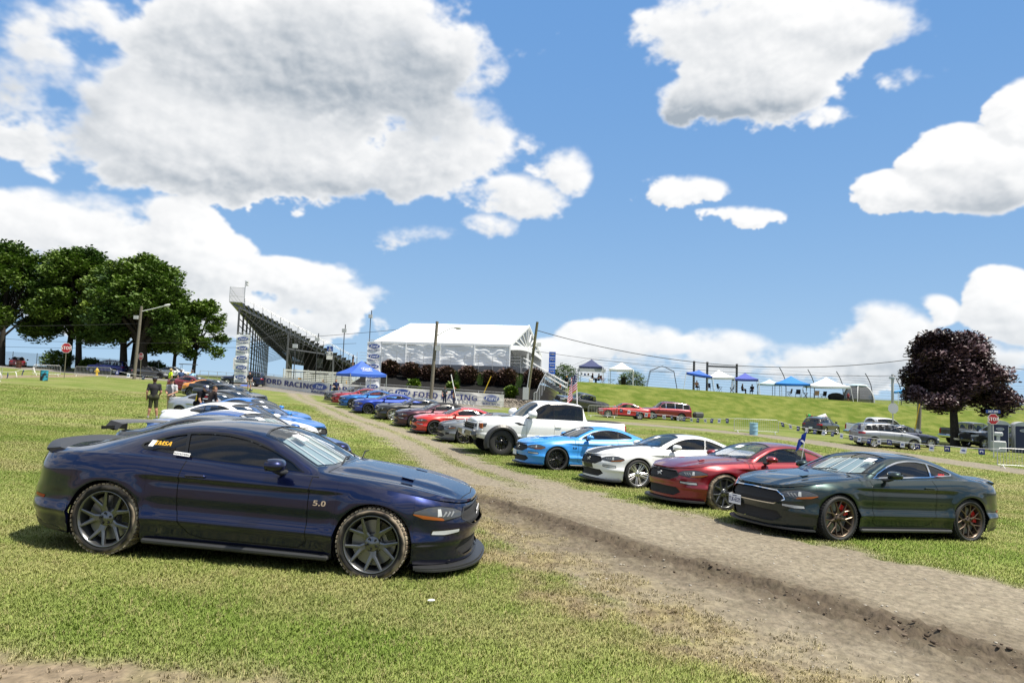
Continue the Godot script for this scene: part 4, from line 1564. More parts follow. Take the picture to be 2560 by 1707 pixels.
func windows_of(o: Node, sh: Dictionary, side: Material, front: Material, solid := false) -> void:
	for nm in sh:
		if nm == "door_window" or nm == "quarter_window" and not solid:
			for m in sh[nm]: part(nm, m, side, o)
		elif nm == "windscreen": part(nm, sh[nm][0], front, o)
		elif nm == "rear_window": part(nm, sh[nm][0], side, o)

# a plate of lettering laid on a surface: mesh, place, the two directions it lies along
func laid(o: Node, called: String, m, mt: Material, at: Vector3, along: Vector3, up: Vector3) -> void:
	var x := along.normalized()
	var z := x.cross(up).normalized()
	part(called, m, mt, o, Transform3D(Basis(x, z.cross(x), z), at))

func coupe(called: String, label: String, t: Transform3D, op: Dictionary, group := "") -> Node3D:
	var kind: String = op.get("kind", "gt")
	var o := thing(called, label, "car", t, group)
	var sh := coupe_shell(kind, op.get("stripe", 0.0), op.get("cloth", false), op.has("flank"))
	var h: Shell = sh.shape
	var p: Material = op.paint
	var pick := {"window_trim": mats.black_gloss, "windscreen_seal": mats.black_gloss, "rear_window_seal": mats.black_gloss, "soft_top": mats.cloth_top, "bonnet": p, "bonnet_gap": mats.under, "grille": mats.black_matt,
		"grille_surround": mats.black_satin, "lower_intake": mats.black_matt, "turn_signal": mats.amber, "running_light": mats.lamp_mid, "headlight_lens": mats.white_lamp, "headlight": mats.lamp_dark, "headlight_rim": mats.black_gloss,
		"fog_light": mats.white_lamp, "fog_light_slot": mats.black_gloss, "side_duct": mats.black_matt, "door": p, "door_gap": mats.under, "sill": mats.black_satin, "side_marker": mats.red_lens, "rear_valance": mats.black_satin,
		"tail_light": mats.red_lens, "tail_panel": mats.black_gloss, "body": p, "side_strip": mats.black_satin, "stripe": op.get("stripe_mat", mats.black_satin)}
	if op.has("trim"): pick.window_trim = op.trim
	if op.has("surround"): pick.grille_surround = op.surround
	pick.roof = op.get("roof", p)
	pick.flank = op.get("flank", p)
	if op.has("quarter"): pick.quarter_window = op.quarter
	for nm in sh:
		var base: String = nm.rstrip("_0123456789")
		if pick.has(base):
			for m in sh[nm]: part(base, m, pick[base], o)
	windows_of(o, sh, op.get("tint", mats.glass_mid), op.get("screen", mats.glass_clear), op.has("quarter"))
	part("underbody", underside(h), mats.under, o)
	if op.get("detail", true): interior(o, 0.0, 0.56, op.get("seats", mats.seat_dark))
	# the lip under the nose and the strips along the sills
	part("front_splitter", plan_slab(h, h.s_of_x(1.78), op.get("lip", 0.045), 0.135, 0.022, 0.16), op.get("lip_mat", mats.black_satin), o)
	if op.get("big_lip", false):
		part("front_splitter", plan_slab(h, h.s_of_x(1.80), 0.062, 0.115, 0.018, 0.2, 0.012), mats.black_satin, o)
	for s in [-1, 1]:
		var b := MB.new()
		b.bevel(Vector3(0.0, 0.175, s * 0.905), Vector3(1.9, 0.05, 0.085), 0.015)
		part("sill_strip", b, op.get("lip_mat", mats.black_satin), o)
		var mm := mirror_mesh(s)
		var mx := 0.34 if kind != "fox" else 0.62
		part("door_mirror", mm[0], op.get("mirror", p), o, Transform3D(Basis(Vector3.UP, -0.12 * s), Vector3(mx, 1.03, s * 1.0)))
		part("mirror_arm", mm[1], mats.black_satin, o, Transform3D(Basis(), Vector3(mx, 1.03, s * 1.0)))
		var hd := MB.new()
		hd.bevel(Vector3(-0.47, 0.845, s * (h.shell(h.s_of_x(-0.47), 0.845).z + 0.012)), Vector3(0.21, 0.032, 0.03), 0.012, Basis(Vector3.BACK, 0.03))
		part("door_handle", hd, p, o)
	if kind != "fox":
		for s in [-1, 1]:
			# vents let into the bonnet
			var vb := MB.new()
			vb.bevel(h.top(1.55, h.v_of_z(1.55, 0.36)) * Vector3(1, 1, s) + Vector3(0, 0.004, 0), Vector3(0.13, 0.006, 0.09), 0.002, Basis(Vector3.BACK, -0.16))
			part("bonnet_vent", vb, op.get("vent", p), o)
		for s in [-1, 1]:
			var wp := MB.new()
			wp.tube([Vector3(0.80, 0.995, -0.1 + s * 0.38), Vector3(0.74, 1.04, -0.1 + s * 0.38 - 0.32), Vector3(0.73, 1.03, -0.1 + s * 0.38 - 0.5)], 0.008, 5)
			part("wiper", wp, mats.black_matt, o)
	# tail: an upturned lip, or a wing
	if kind != "fox" and op.get("spoiler", "lip") == "lip":
		var b := MB.new()
		var last := []
		for k in 25:
			var z := lerpf(-0.72, 0.72, k / 24.0)
			var e := 1.0 - pow(absf(z) / 0.72, 4.0)
			var back := -2.40 + 0.22 * pow(absf(z) / 0.72, 2.4)
			var pr := [Vector3(back + 0.30, 0.985 - 0.04 * (1.0 - e), z), Vector3(back + 0.12, 0.985 + 0.02 * e, z), Vector3(back - 0.01, 0.965 + 0.055 * e, z), Vector3(back - 0.02, 0.95 + 0.055 * e, z), Vector3(back + 0.03, 0.92, z)]
			if k:
				for q in 4: b.quad(last[q], pr[q], pr[q + 1], last[q + 1])
			else: b.quad(pr[0], pr[1], pr[2], pr[4])
			if k == 24: b.quad(pr[4], pr[2], pr[1], pr[0])
			last = pr
		part("rear_spoiler", b, op.get("spoiler_mat", p), o)
	elif op.get("spoiler", "") == "wing":
		var b := MB.new()
		var last := []
		for k in 25:
			var z := lerpf(-0.80, 0.80, k / 24.0)
			var c := absf(z) / 0.8
			var y := 1.07 + 0.03 * (1.0 - c * c) - 0.10 * smoothstep(0.82, 1.0, c)
			var x := -2.36 + 0.12 * c * c
			var pr := [Vector3(x + 0.16, y - 0.005, z), Vector3(x + 0.05, y + 0.02, z), Vector3(x - 0.14, y + 0.045, z), Vector3(x - 0.145, y + 0.03, z), Vector3(x + 0.04, y - 0.015, z)]
			if k:
				for q in 5: b.quad(last[q], pr[q], pr[(q + 1) % 5], last[(q + 1) % 5])
			last = pr
		for s in [-1, 1]:
			b.box(Vector3(-2.27, 1.03, s * 0.52), Vector3(0.2, 0.12, 0.025))
			b.box(Vector3(-2.3, 1.0, s * 0.81), Vector3(0.3, 0.06, 0.02), Basis(Vector3.BACK, 0.1))
		part("rear_wing", b, mats.black_gloss, o)
	if op.get("pony", true) and kind in ["gt", "bullitt", "shelby", "new", "old"]:
		var b := MB.new()
		# a small galloping horse cut from plate
		var f := [Vector2(-0.085, 0.005), Vector2(-0.05, 0.02), Vector2(-0.02, 0.018), Vector2(0.02, 0.028), Vector2(0.05, 0.05), Vector2(0.075, 0.045), Vector2(0.09, 0.03), Vector2(0.07, 0.024), Vector2(0.055, 0.012), Vector2(0.05, -0.005), Vector2(0.085, -0.018), Vector2(0.08, -0.03), Vector2(0.04, -0.022), Vector2(0.0, -0.012), Vector2(-0.03, -0.03), Vector2(-0.07, -0.04), Vector2(-0.06, -0.028), Vector2(-0.035, -0.01), Vector2(-0.06, 0.0)]
		b.slab(PackedVector2Array(f), Vector3.ZERO, Vector3.RIGHT, Vector3.UP, 0.008)
		var gx := h.shell(0.02, 0.61).x
		if kind == "gt" or kind == "old": part("grille_emblem", b, op.get("emblem", mats.emblem), o, Transform3D(Basis(Vector3(0, 0, -1), Vector3.UP, Vector3(1, 0, 0)), Vector3(gx - 0.012, 0.615 if kind == "gt" else 0.68, 0)))
	# wheels
	var wr: float = 0.345 if kind != "fox" else 0.315
	for w in [[h.sp.xf, 1], [h.sp.xf, -1], [h.sp.xr, 1], [h.sp.xr, -1]]:
		var s: float = w[1]
		var zz := 0.815 if kind != "fox" else 0.75
		var bb := Basis(Vector3.UP, 0.0 if s > 0 else PI)
		bb = bb * Basis(Vector3.BACK, 0.35 + (0.4 if w[0] > 0.0 else 0.0))
		wheel(o, Transform3D(bb, Vector3(w[0], h.sp.yw, s * zz)), wr, 0.279 if kind != "fox" else 0.215, 0.255, op.get("rim", "split"), op.get("rim_mat", mats.rim_grey), op.get("tyre", mats.rubber), op.get("caliper", mats.black_gloss))
	if op.has("plate"):
		var b := MB.new()
		b.bevel(Vector3.ZERO, Vector3(0.305, 0.155, 0.008), 0.003)
		var px := h.shell(0.05, 0.44).x + 0.02
		var pl := part("number_plate", b, op.get("plate_mat", mats.plate_white), o, Transform3D(Basis(Vector3(0, 0, -1), Vector3.UP, Vector3(1, 0, 0)), Vector3(px, 0.44, op.get("plate_z", 0.0))))
		if op.plate != "":
			part("plate_number", letters(op.plate, 0.07, true, "Droid Sans", 0.002, 0.0, 0.72), mats.plate_ink, pl, Transform3D(Basis(), Vector3(0, -0.005, 0.006)))
			part("plate_heading", letters("VIRGINIA", 0.018, true, "Droid Sans", 0.002), mats.plate_ink, pl, Transform3D(Basis(), Vector3(0, 0.058, 0.006)))
	if op.has("badge"):
		for s in [1, -1]:
			var y := 0.69
			var x := 0.81
			var q := h.shell(h.s_of_x(x), y)
			laid(o, "wing_badge", letters(op.badge, 0.052, true, "Droid Sans", 0.008, 0.1, 1.35), op.get("badge_mat", mats.chrome), Vector3(q.x, q.y, (q.z + 0.004) * s), Vector3(s, 0, 0), Vector3(0, 1, 0))
	if op.get("sunshade", false):
		# pleated blind standing behind the windscreen
		var b := MB.new()
		var folds := []
		var nn := 22
		var prev := []
		for k in nn + 1:
			var z := lerpf(-0.60, 0.60, float(k) / nn)
			var u := absf(z) / 0.60
			var dz := 0.012 * (1 if k % 2 else -1)
			var lo := Vector3(0.70 - 0.14 * u * u, 0.955, z)
			var hi := Vector3(0.13 + 0.05 * u, 1.222 - 0.045 * u * u, z * 0.82)
			var out := Vector3(0.45, 0.9, 0).normalized() * dz * 0.35
			var cur := [lo + out, hi + out]
			if k: b.quad(prev[0], cur[0], cur[1], prev[1])
			if k % 4 == 1: folds.append(cur)
			prev = cur
		var sn := part("sunshade", b, mats.shade_silver, o)
		for q in folds:
			var f := MB.new()
			f.tube([q[0] + Vector3(0.006, 0.006, 0), q[1] + Vector3(0.006, 0.006, 0)], 0.007, 4)
			part("shade_fold", f, mats.shade_fold, sn)
	if op.get("pass_sheet", true):
		var b := MB.new()
		b.quad(Vector3(0.30, 1.215, 0.10), Vector3(0.30, 1.215, -0.08), Vector3(0.17, 1.268, -0.08), Vector3(0.17, 1.268, 0.10))
		part("windscreen_sheet", b, mats.paper, o, Transform3D(Basis(), Vector3(0.03, -0.012, op.get("sheet_z", 0.12))))
	return o

# stands a car so that the near wheels touch two points; side is how far those wheels are from the middle
func place_between(o: Node3D, front: Vector3, rear: Vector3, side: float) -> void:
	var f := (front - rear).normalized()
	var up := Vector3(0.033, 1, 0)
	up = (up - f * up.dot(f)).normalized()
	var z := f.cross(up)
	o.transform = Transform3D(Basis(f, up, z), (front + rear) / 2 - z * side)

# a car of the right row: where its near front wheel stands, and how far it points towards the camera
func right_spot(x: float, z: float, deg := 18.6) -> Transform3D:
	var a := deg_to_rad(deg)
	var f := Vector2(-cos(a), sin(a))
	var r := Vector2(-f.y, f.x)
	var o := Vector2(x, z) - f * 1.36 + r * 0.8
	return frame_at(o.x, o.y, f.x, f.y)

# a car of the left row by the middle of its nose
func left_spot(x: float, z: float, deg := 17.0) -> Transform3D:
	var a := deg_to_rad(deg)
	var f := Vector2(cos(a), sin(a))
	var o := Vector2(x, z) - f * 2.3
	return frame_at(o.x, o.y, f.x, f.y)

var flag_spot := Vector3.ZERO

func build_cars() -> void:
	car_mats()
	var navy := paint("paint_deep_blue", lin(0.0016, 0.0055, 0.040), 0.8, 0.32)
	var c1 := coupe("sports_coupe", "deep metallic blue coupe with muddy tyres, nearest the camera on the left lawn", Transform3D(), {"paint": navy, "tyre": mats.muddy, "tint": mats.glass_dark, "sunshade": true, "badge": "5.0", "spoiler_mat": mats.black_satin, "big_lip": true})
	place_between(c1, Vector3(-1.28, 0.08, -6.83), Vector3(-4.02, 0.19, -7.03), 0.8)
	window_stickers(c1)
	var R := "coupes and a pickup in the right row"
	var green := paint("paint_dark_green", lin(0.004, 0.015, 0.0145), 0.7, 0.33)
	var g := coupe("sports_coupe", "dark green coupe with bronze wheels and chrome-edged grille, nearest in the right row", right_spot(5.02, -10.6, 19.0), {"kind": "bullitt", "paint": green, "rim": "mesh7", "rim_mat": mats.rim_bronze, "caliper": mats.red_paint_metal, "tint": mats.glass_dark, "sunshade": true, "plate": "TLK-6321", "plate_z": 0.35, "trim": mats.chrome, "surround": mats.chrome, "lip": 0.03, "sheet_z": -0.45}, R)
	laid(g, "window_sticker", letters("IMSA", 0.035, true, "Droid Sans", 0.002, 0.3, 1.2), mats.red_vinyl, Vector3(-0.86, 1.065, -0.80), Vector3(-1, 0, 0), Vector3(0, 1, 0.35))
	var red := paint("paint_ruby_red", lin(0.20, 0.006, 0.012), 0.5, 0.33)
	var ruby := coupe("sports_coupe", "ruby red coupe with a blue flag at its window, beside the dark green coupe", right_spot(4.15, -13.35), {"paint": red, "tyre": mats.muddy, "big_lip": true, "lip": 0.05, "quarter": red, "seats": mats.seat_dark}, R)
	flag_spot = ruby.transform * Vector3(-0.60, 1.16, -0.72)
	var white := paint("paint_white", lin(0.74, 0.75, 0.76), 0.0, 0.4)
	var wc := coupe("sports_coupe", "white coupe with a broad black bonnet stripe and silver wheels, right row", right_spot(3.12, -16.75), {"paint": white, "stripe": 0.26, "stripe_mat": mats.black_satin, "rim": "star", "rim_mat": mats.rim_silver, "tint": mats.glass_dark, "big_lip": true}, R)
	laid(wc, "window_lettering", letters("JerkFlex", 0.05, true, "Droid Sans", 0.002), mats.white_vinyl, Vector3(-0.60, 1.12, -0.752), Vector3(0.15, -1, -0.3), Vector3(-1, 0, 0))
	var azure := paint("paint_grabber_blue", lin(0.025, 0.25, 0.68), 0.0, 0.4)
	coupe("sports_coupe", "bright sky blue coupe with black wheels in front of the white pickup", right_spot(1.40, -20.3), {"paint": azure, "rim": "multi", "rim_mat": mats.rim_black, "tint": mats.glass_dark, "plate": "", "plate_z": 0.2, "badge": "5.0", "badge_mat": mats.black_gloss}, R)
	var grey := paint("paint_lead_grey", lin(0.13, 0.14, 0.15), 0.1, 0.4)
	coupe("sports_coupe", "lead grey coupe with black bonnet stripe and wide black grille, left of the white pickup", right_spot(-1.9, -28.9), {"kind": "shelby", "paint": grey, "stripe": 0.2, "rim": "star", "rim_mat": mats.rim_black, "tint": mats.glass_dark, "lip": 0.06}, R)
	var race := paint("paint_race_red", lin(0.52, 0.022, 0.012), 0.1, 0.35)
	coupe("sports_coupe", "bright red coupe with a gold plate, beside the lead grey coupe in the right row", right_spot(-3.55, -32.6), {"paint": race, "rim": "star", "rim_mat": mats.rim_black, "tint": mats.glass_dark, "plate": "", "plate_z": 0.3, "plate_mat": mats.plate_gold, "big_lip": true}, R)
	var maroon := paint("paint_maroon", lin(0.045, 0.009, 0.018), 0.6, 0.34)
	coupe("convertible", "dark maroon convertible with a closed black soft top, right row", right_spot(-5.0, -36.0), {"paint": maroon, "cloth": true, "rim": "multi", "rim_mat": mats.rim_grey}, R)
	var black := paint("paint_black", lin(0.012, 0.013, 0.015), 0.2, 0.3)
	coupe("sports_coupe", "black older coupe with chrome spoked wheels and squarer nose, right row", right_spot(-6.8, -39.9), {"kind": "old", "paint": black, "rim": "star", "rim_mat": mats.rim_silver, "tyre": mats.muddy}, R)
	var royal := paint("paint_royal_blue", lin(0.012, 0.04, 0.30), 0.6, 0.33)
	coupe("sports_coupe", "royal blue coupe with black multi-spoke wheels, right row before the far end", right_spot(-9.0, -43.6), {"paint": royal, "rim": "multi", "rim_mat": mats.rim_black, "tint": mats.glass_mid}, R)
	var atlas := paint("paint_atlas_blue", lin(0.01, 0.10, 0.34), 0.6, 0.33)
	coupe("sports_coupe", "vivid blue coupe with three-bar lamps, third from the far end of the right row", right_spot(-10.9, -47.6), {"kind": "new", "paint": atlas, "rim": "split", "rim_mat": mats.rim_black}, R)
	var crim := paint("paint_crimson", lin(0.30, 0.016, 0.022), 0.5, 0.33)
	coupe("sports_coupe", "crimson coupe second from the far end of the right row", right_spot(-12.4, -51.2), {"kind": "new", "paint": crim, "rim": "star", "rim_mat": mats.rim_grey}, R)
	var slate := paint("paint_slate", lin(0.09, 0.095, 0.10), 0.6, 0.35)
	coupe("convertible", "slate grey convertible with closed black top at the far end of the right row", right_spot(-13.9, -54.8), {"kind": "new", "paint": slate, "cloth": true, "rim": "star", "rim_mat": mats.rim_grey}, R)
	# the left row, noses to the lane
	var L := "cars in the left row"
	coupe("sports_coupe", "black coupe with a raised rear wing right behind the deep blue coupe", left_spot(-2.75, -11.9, 18), {"paint": black, "spoiler": "wing", "rim": "multi", "rim_mat": mats.rim_black, "tint": mats.glass_dark}, L)
	var blu := paint("paint_mid_blue", lin(0.012, 0.085, 0.33), 0.4, 0.35)
	coupe("sports_coupe", "blue coupe with white bonnet stripe, between the black winged coupe and a white coupe", left_spot(-3.4, -14.2, 18), {"paint": blu, "stripe": 0.22, "stripe_mat": mats.white_vinyl, "sunshade": true}, L)
	coupe("sports_coupe", "plain white coupe in the left row", left_spot(-5.3, -18.4, 19), {"paint": white, "rim": "multi", "rim_mat": mats.rim_black}, L)
	var vel := paint("paint_velocity_blue", lin(0.015, 0.17, 0.56), 0.3, 0.35)
	coupe("sports_coupe", "vivid blue coupe with a black roof behind the white coupe of the left row", left_spot(-5.85, -21.3, 18), {"paint": vel, "roof": mats.black_satin, "tint": mats.glass_mid}, L)
	coupe("sports_coupe", "vivid blue coupe with a blue roof, behind the black-roofed blue one, left row", left_spot(-7.8, -26.4, 18), {"paint": vel, "tint": mats.glass_mid}, L)
	var silver := paint("paint_silver", lin(0.42, 0.44, 0.46), 0.7, 0.35)
	coupe("sports_coupe", "silver coupe with people standing at its tail in the left row", left_spot(-10.6, -29.6, 18), {"paint": silver}, L)
	coupe("sports_coupe", "black coupe with white sill line behind the silver coupe", left_spot(-11.7, -34.0), {"paint": black, "lip_mat": mats.white_vinyl}, L)
	coupe("hatchback", "black boxy hatchback coupe with an amber lamp at its corner, left row", left_spot(-15.0, -41.5), {"kind": "fox", "paint": black, "rim": "six", "rim_mat": mats.rim_grey, "detail": false}, L)
	var orange := paint("paint_orange", lin(0.75, 0.25, 0.012), 0.0, 0.4)
	coupe("sports_coupe", "black coupe with orange rear flanks, left row near its far end", left_spot(-18.3, -47.0), {"paint": black, "flank": orange, "tint": mats.glass_dark}, L)
	coupe("sports_coupe", "dark red coupe at the far end of the left row", left_spot(-22.2, -52.6), {"paint": red}, L)

func window_stickers(c: Node3D) -> void:
	laid(c, "window_sticker", letters("IMSA", 0.045, true, "Droid Sans", 0.002, 0.35, 1.15), mats.yellow_vinyl, Vector3(-0.92, 1.12, 0.772), Vector3(1, 0.0, 0), Vector3(0, 1, -0.55))
	var b := MB.new()
	for k in 2: b.slab(PackedVector2Array([Vector2(-0.03 + k * 0.026, -0.034), Vector2(-0.006 + k * 0.026, -0.034), Vector2(0.018 + k * 0.026, 0.034), Vector2(-0.006 + k * 0.026, 0.034)]), Vector3.ZERO, Vector3.RIGHT, Vector3.UP, 0.002)
	laid(c, "window_sticker", b, mats.white_vinyl, Vector3(-1.035, 1.112, 0.775), Vector3(1, 0, 0), Vector3(0, 1, -0.55))
	var w := MB.new()
	w.box(Vector3.ZERO, Vector3(0.17, 0.036, 0.003))
	laid(c, "window_sticker", w, mats.white_vinyl, Vector3(-0.69, 1.033, 0.808), Vector3(1, -0.06, 0), Vector3(0, 1, -0.55))
	laid(c, "sticker_lettering", letters("HOONIVERSE", 0.019, true, "Droid Sans", 0.002, 0.15), mats.black_gloss, Vector3(-0.69, 1.033, 0.8105), Vector3(1, -0.06, 0), Vector3(0, 1, -0.55))

# ---------- other vehicles, from proportions: nose to tail as 0..1 of the length, heights as 0..1 of the height
const FORMS := {
	"sedan": {"yc": [[0, 0.50], [0.04, 0.56], [0.27, 0.66], [0.30, 0.678], [0.45, 0.955], [0.53, 1.0], [0.63, 0.985], [0.73, 0.91], [0.85, 0.745], [0.88, 0.73], [0.97, 0.72], [1, 0.64]], "sh": [[0, 0.48], [0.1, 0.565], [0.3, 0.645], [0.7, 0.68], [1, 0.65]], "cowl": 0.29, "head": 0.45, "rear": [0.66, 0.84], "side": [0.31, 0.80], "pillars": [0.53, 0.68]},
	"suv": {"yc": [[0, 0.50], [0.03, 0.57], [0.24, 0.635], [0.27, 0.652], [0.385, 0.93], [0.45, 0.985], [0.6, 1.0], [0.8, 0.985], [0.92, 0.945], [0.95, 0.90], [0.985, 0.66], [1, 0.58]], "sh": [[0, 0.48], [0.1, 0.55], [0.3, 0.60], [0.7, 0.625], [1, 0.60]], "cowl": 0.265, "head": 0.39, "rear": [0.945, 0.982], "side": [0.28, 0.93], "pillars": [0.46, 0.64, 0.80]},
	"wagon": {"yc": [[0, 0.46], [0.04, 0.55], [0.25, 0.66], [0.28, 0.678], [0.41, 0.95], [0.5, 1.0], [0.7, 0.985], [0.87, 0.94], [0.91, 0.90], [0.985, 0.66], [1, 0.58]], "sh": [[0, 0.44], [0.1, 0.55], [0.3, 0.635], [0.7, 0.66], [1, 0.63]], "cowl": 0.275, "head": 0.41, "rear": [0.90, 0.975], "side": [0.29, 0.92], "pillars": [0.48, 0.66, 0.80]},
	"pickup": {"yc": [[0, 0.57], [0.03, 0.63], [0.26, 0.685], [0.285, 0.70], [0.41, 0.95], [0.46, 0.993], [0.56, 1.0], [0.69, 0.975], [0.715, 0.95], [0.735, 0.69], [0.74, 0.682], [1, 0.685]], "sh": [[0, 0.55], [0.1, 0.61], [0.3, 0.65], [0.7, 0.66], [1, 0.66]], "cowl": 0.28, "head": 0.415, "rear": [0.718, 0.732], "side": [0.30, 0.695], "pillars": [0.50]},
	"fastback": {"yc": [[0, 0.48], [0.04, 0.54], [0.3, 0.68], [0.33, 0.70], [0.46, 0.96], [0.54, 1.0], [0.64, 0.985], [0.88, 0.76], [0.93, 0.745], [1, 0.62]], "sh": [[0, 0.46], [0.1, 0.55], [0.35, 0.66], [0.7, 0.70], [1, 0.66]], "cowl": 0.32, "head": 0.46, "rear": [0.66, 0.86], "side": [0.34, 0.78], "pillars": [0.62]}}

func auto_shell(form: String, len: float, wb: float, ht: float, wd: float, clear: float, wheel_r: float, back := 0.0) -> Dictionary:
	var key := "auto%s%.2f%.2f%.2f" % [form, len, ht, wd]
	if shells.has(key): return shells[key]
	var f: Dictionary = FORMS[form]
	var nose := wb / 2 + (len - wb) * (0.44 - back)
	var X := func(k: float) -> float: return nose - k * len
	var W := wd / 2
	var sp := {"xf": wb / 2, "xr": -wb / 2, "yw": wheel_r, "arch": wheel_r + 0.055, "step": 0.08, "rows": 22, "toprows": 26, "flare": 0.012, "roll": 0.06, "shelf": 0.025}
	var tail: float = X.call(1.0)
	sp.plan = [Vector2(nose, 0), Vector2(nose - 0.015, W * 0.35), Vector2(nose - 0.07, W * 0.66), Vector2(nose - 0.26, W * 0.91), Vector2(nose - 0.6, W * 0.985), Vector2(wb * 0.3, W), Vector2(-wb * 0.3, W), Vector2(tail + 0.5, W * 0.985), Vector2(tail + 0.13, W * 0.90), Vector2(tail + 0.03, W * 0.66), Vector2(tail, W * 0.3), Vector2(tail, 0)]
	if form == "pickup":
		sp.plan[7] = Vector2(tail + 0.4, W)
		sp.plan[8] = Vector2(tail + 0.04, W * 0.97)
		sp.plan[9] = Vector2(tail + 0.005, W * 0.85)
	var yc := []
	for p in f.yc: yc.append([X.call(p[0]), p[1] * ht])
	var ys := []
	for p in f.sh: ys.append([X.call(p[0]), p[1] * ht])
	sp.yc = yc
	sp.ysh = ys
	var tc := Tab.new(yc)
	var th := Tab.new(ys)
	var yr := []
	var wr := []
	for k in 60:
		var x: float = X.call(k / 59.0)
		var base := th.at(x)
		var y := minf(tc.at(x + 0.12), tc.at(x - 0.07))
		var cab := clampf((tc.at(x) - base) / (ht - base), 0.0, 1.0)
		y = maxf(y - 0.03 - 0.015 * cab, base + 0.018)
		yr.append([x, minf(y, tc.at(x))])
		wr.append([x, W * lerpf(0.86, 0.70 if form != "pickup" else 0.76, smoothstep(0.1, 0.9, cab))])
	sp.yr = yr
	sp.wr = wr
	var b := clear
	var m: float = th.at(0.0)
	sp.front = [[b, 0.10], [b + 0.08, 0.03], [m * 0.55, 0.0], [m * 0.75, 0.02], [m, 0.06]]
	sp.rear = [[b, 0.08], [b + 0.1, 0.02], [m * 0.55, 0.0], [m * 0.62, 0.03], [m, 0.04]]
	sp.side = [[b, 0.07], [b + 0.09, 0.03], [b + 0.17, 0.0], [b + 0.25, 0.018], [m * 0.6, 0.012], [m * 0.8, 0.0], [m * 0.83, 0.006], [m, 0.035]]
	sp.ylow = Tab.new([[tail, b + 0.08], [tail + 0.5, b + 0.02], [nose - 0.6, b], [nose, b + 0.05]])
	var h := Shell.new(sp)
	# side glass follows the rails
	var top := []
	var x0: float = X.call(f.side[0])
	var x1: float = X.call(f.side[1])
	var poly := PackedVector2Array()
	for k in 25:
		var x := lerpf(x0, x1, k / 24.0)
		poly.append(Vector2(x, h.v_of_y(x, maxf(h.yr.at(x) - 0.055, h.ysh.at(x) + 0.04)) * h.VS))
	for k in 25:
		var x := lerpf(x1, x0, k / 24.0)
		poly.append(Vector2(x, h.v_of_y(x, h.ysh.at(x) + 0.03) * h.VS))
	var cuts := [9.0]
	for p in f.pillars: cuts.append(X.call(p))
	cuts.append(-9.0)
	for i in cuts.size() - 1:
		var s: float = cuts[i] - 0.03
		var e: float = cuts[i + 1] + 0.03
		var g := Geometry2D.intersect_polygons(poly, PackedVector2Array([Vector2(s, -1), Vector2(s, 3), Vector2(e, 3), Vector2(e, -1)]))
		if g.size(): h.add_top_patch("side_window_%d" % i, Array(g[0]), -0.005, true)
	h.add_top_patch("window_trim", Array(Geometry2D.offset_polygon(poly, 0.014)[0]), 0.003, true)
	var c: float = X.call(f.cowl)
	var d: float = X.call(f.head)
	var ww := W * 0.66
	h.add_top_patch("windscreen", Array(h.roof_poly([Vector2(c, 0), Vector2(c - 0.05, ww * 0.7), Vector2(c - 0.15, W * 0.74), Vector2(d + 0.06, ww), Vector2(d, ww * 0.6), Vector2(d, 0)])), 0.002)
	var r0: float = X.call(f.rear[0])
	var r1: float = X.call(f.rear[1])
	h.add_top_patch("rear_window", Array(h.roof_poly([Vector2(r0, 0), Vector2(r0, ww * 0.88), Vector2(r1, ww * 0.95), Vector2(r1, 0)])), 0.002)
	if form == "pickup": h.add_top_patch("bed_cover", [Vector2(X.call(0.745), 1.7 * h.VS), Vector2(X.call(0.745), 1.1), Vector2(tail + 0.1, 1.1), Vector2(tail + 0.1, 1.7 * h.VS)], 0.008)
	var s1 := h.s_of_z(W * 0.55)
	var s2 := h.s_of_x(nose - 0.42)
	var g0 := m * (0.66 if form != "pickup" else 0.56)
	var g1: float = h.ysh.at(nose) - 0.035
	h.add_shell_patch("headlight", [Vector2(s1 + 0.06, g1 - 0.14), Vector2(s1 + 0.04, g1), Vector2(s2, g1 + 0.035), Vector2(s2 - 0.05, g1 - 0.09)], 0.004)
	h.add_shell_patch("grille", [Vector2(-0.02, g0 - 0.06), Vector2(s1, g0 - 0.04), Vector2(s1 + 0.02, g1), Vector2(-0.02, g1)], -0.012, false)
	h.add_shell_patch("lower_intake", [Vector2(-0.02, b + 0.12), Vector2(s1, b + 0.12), Vector2(s1 + 0.1, b + 0.24), Vector2(-0.02, b + 0.26)], -0.01, false)
	var e2 := h.s_of_x(tail + 0.32)
	var ty: float = h.ysh.at(tail) - 0.05
	if form == "pickup": h.add_shell_patch("tail_light", [Vector2(h.s_of_x(tail + 0.1), ty - 0.42), Vector2(h.s_of_x(tail + 0.1), ty), Vector2(h.L - W * 0.78, ty), Vector2(h.L - W * 0.78, ty - 0.42)], 0.006)
	else: h.add_shell_patch("tail_light", [Vector2(e2, ty - 0.10), Vector2(e2 - 0.02, ty), Vector2(h.L - W * 0.55, ty), Vector2(h.L - W * 0.55, ty - 0.13)], 0.006)
	var cut := [X.call(f.side[0] + 0.02)]
	for p in f.pillars: cut.append(X.call(p))
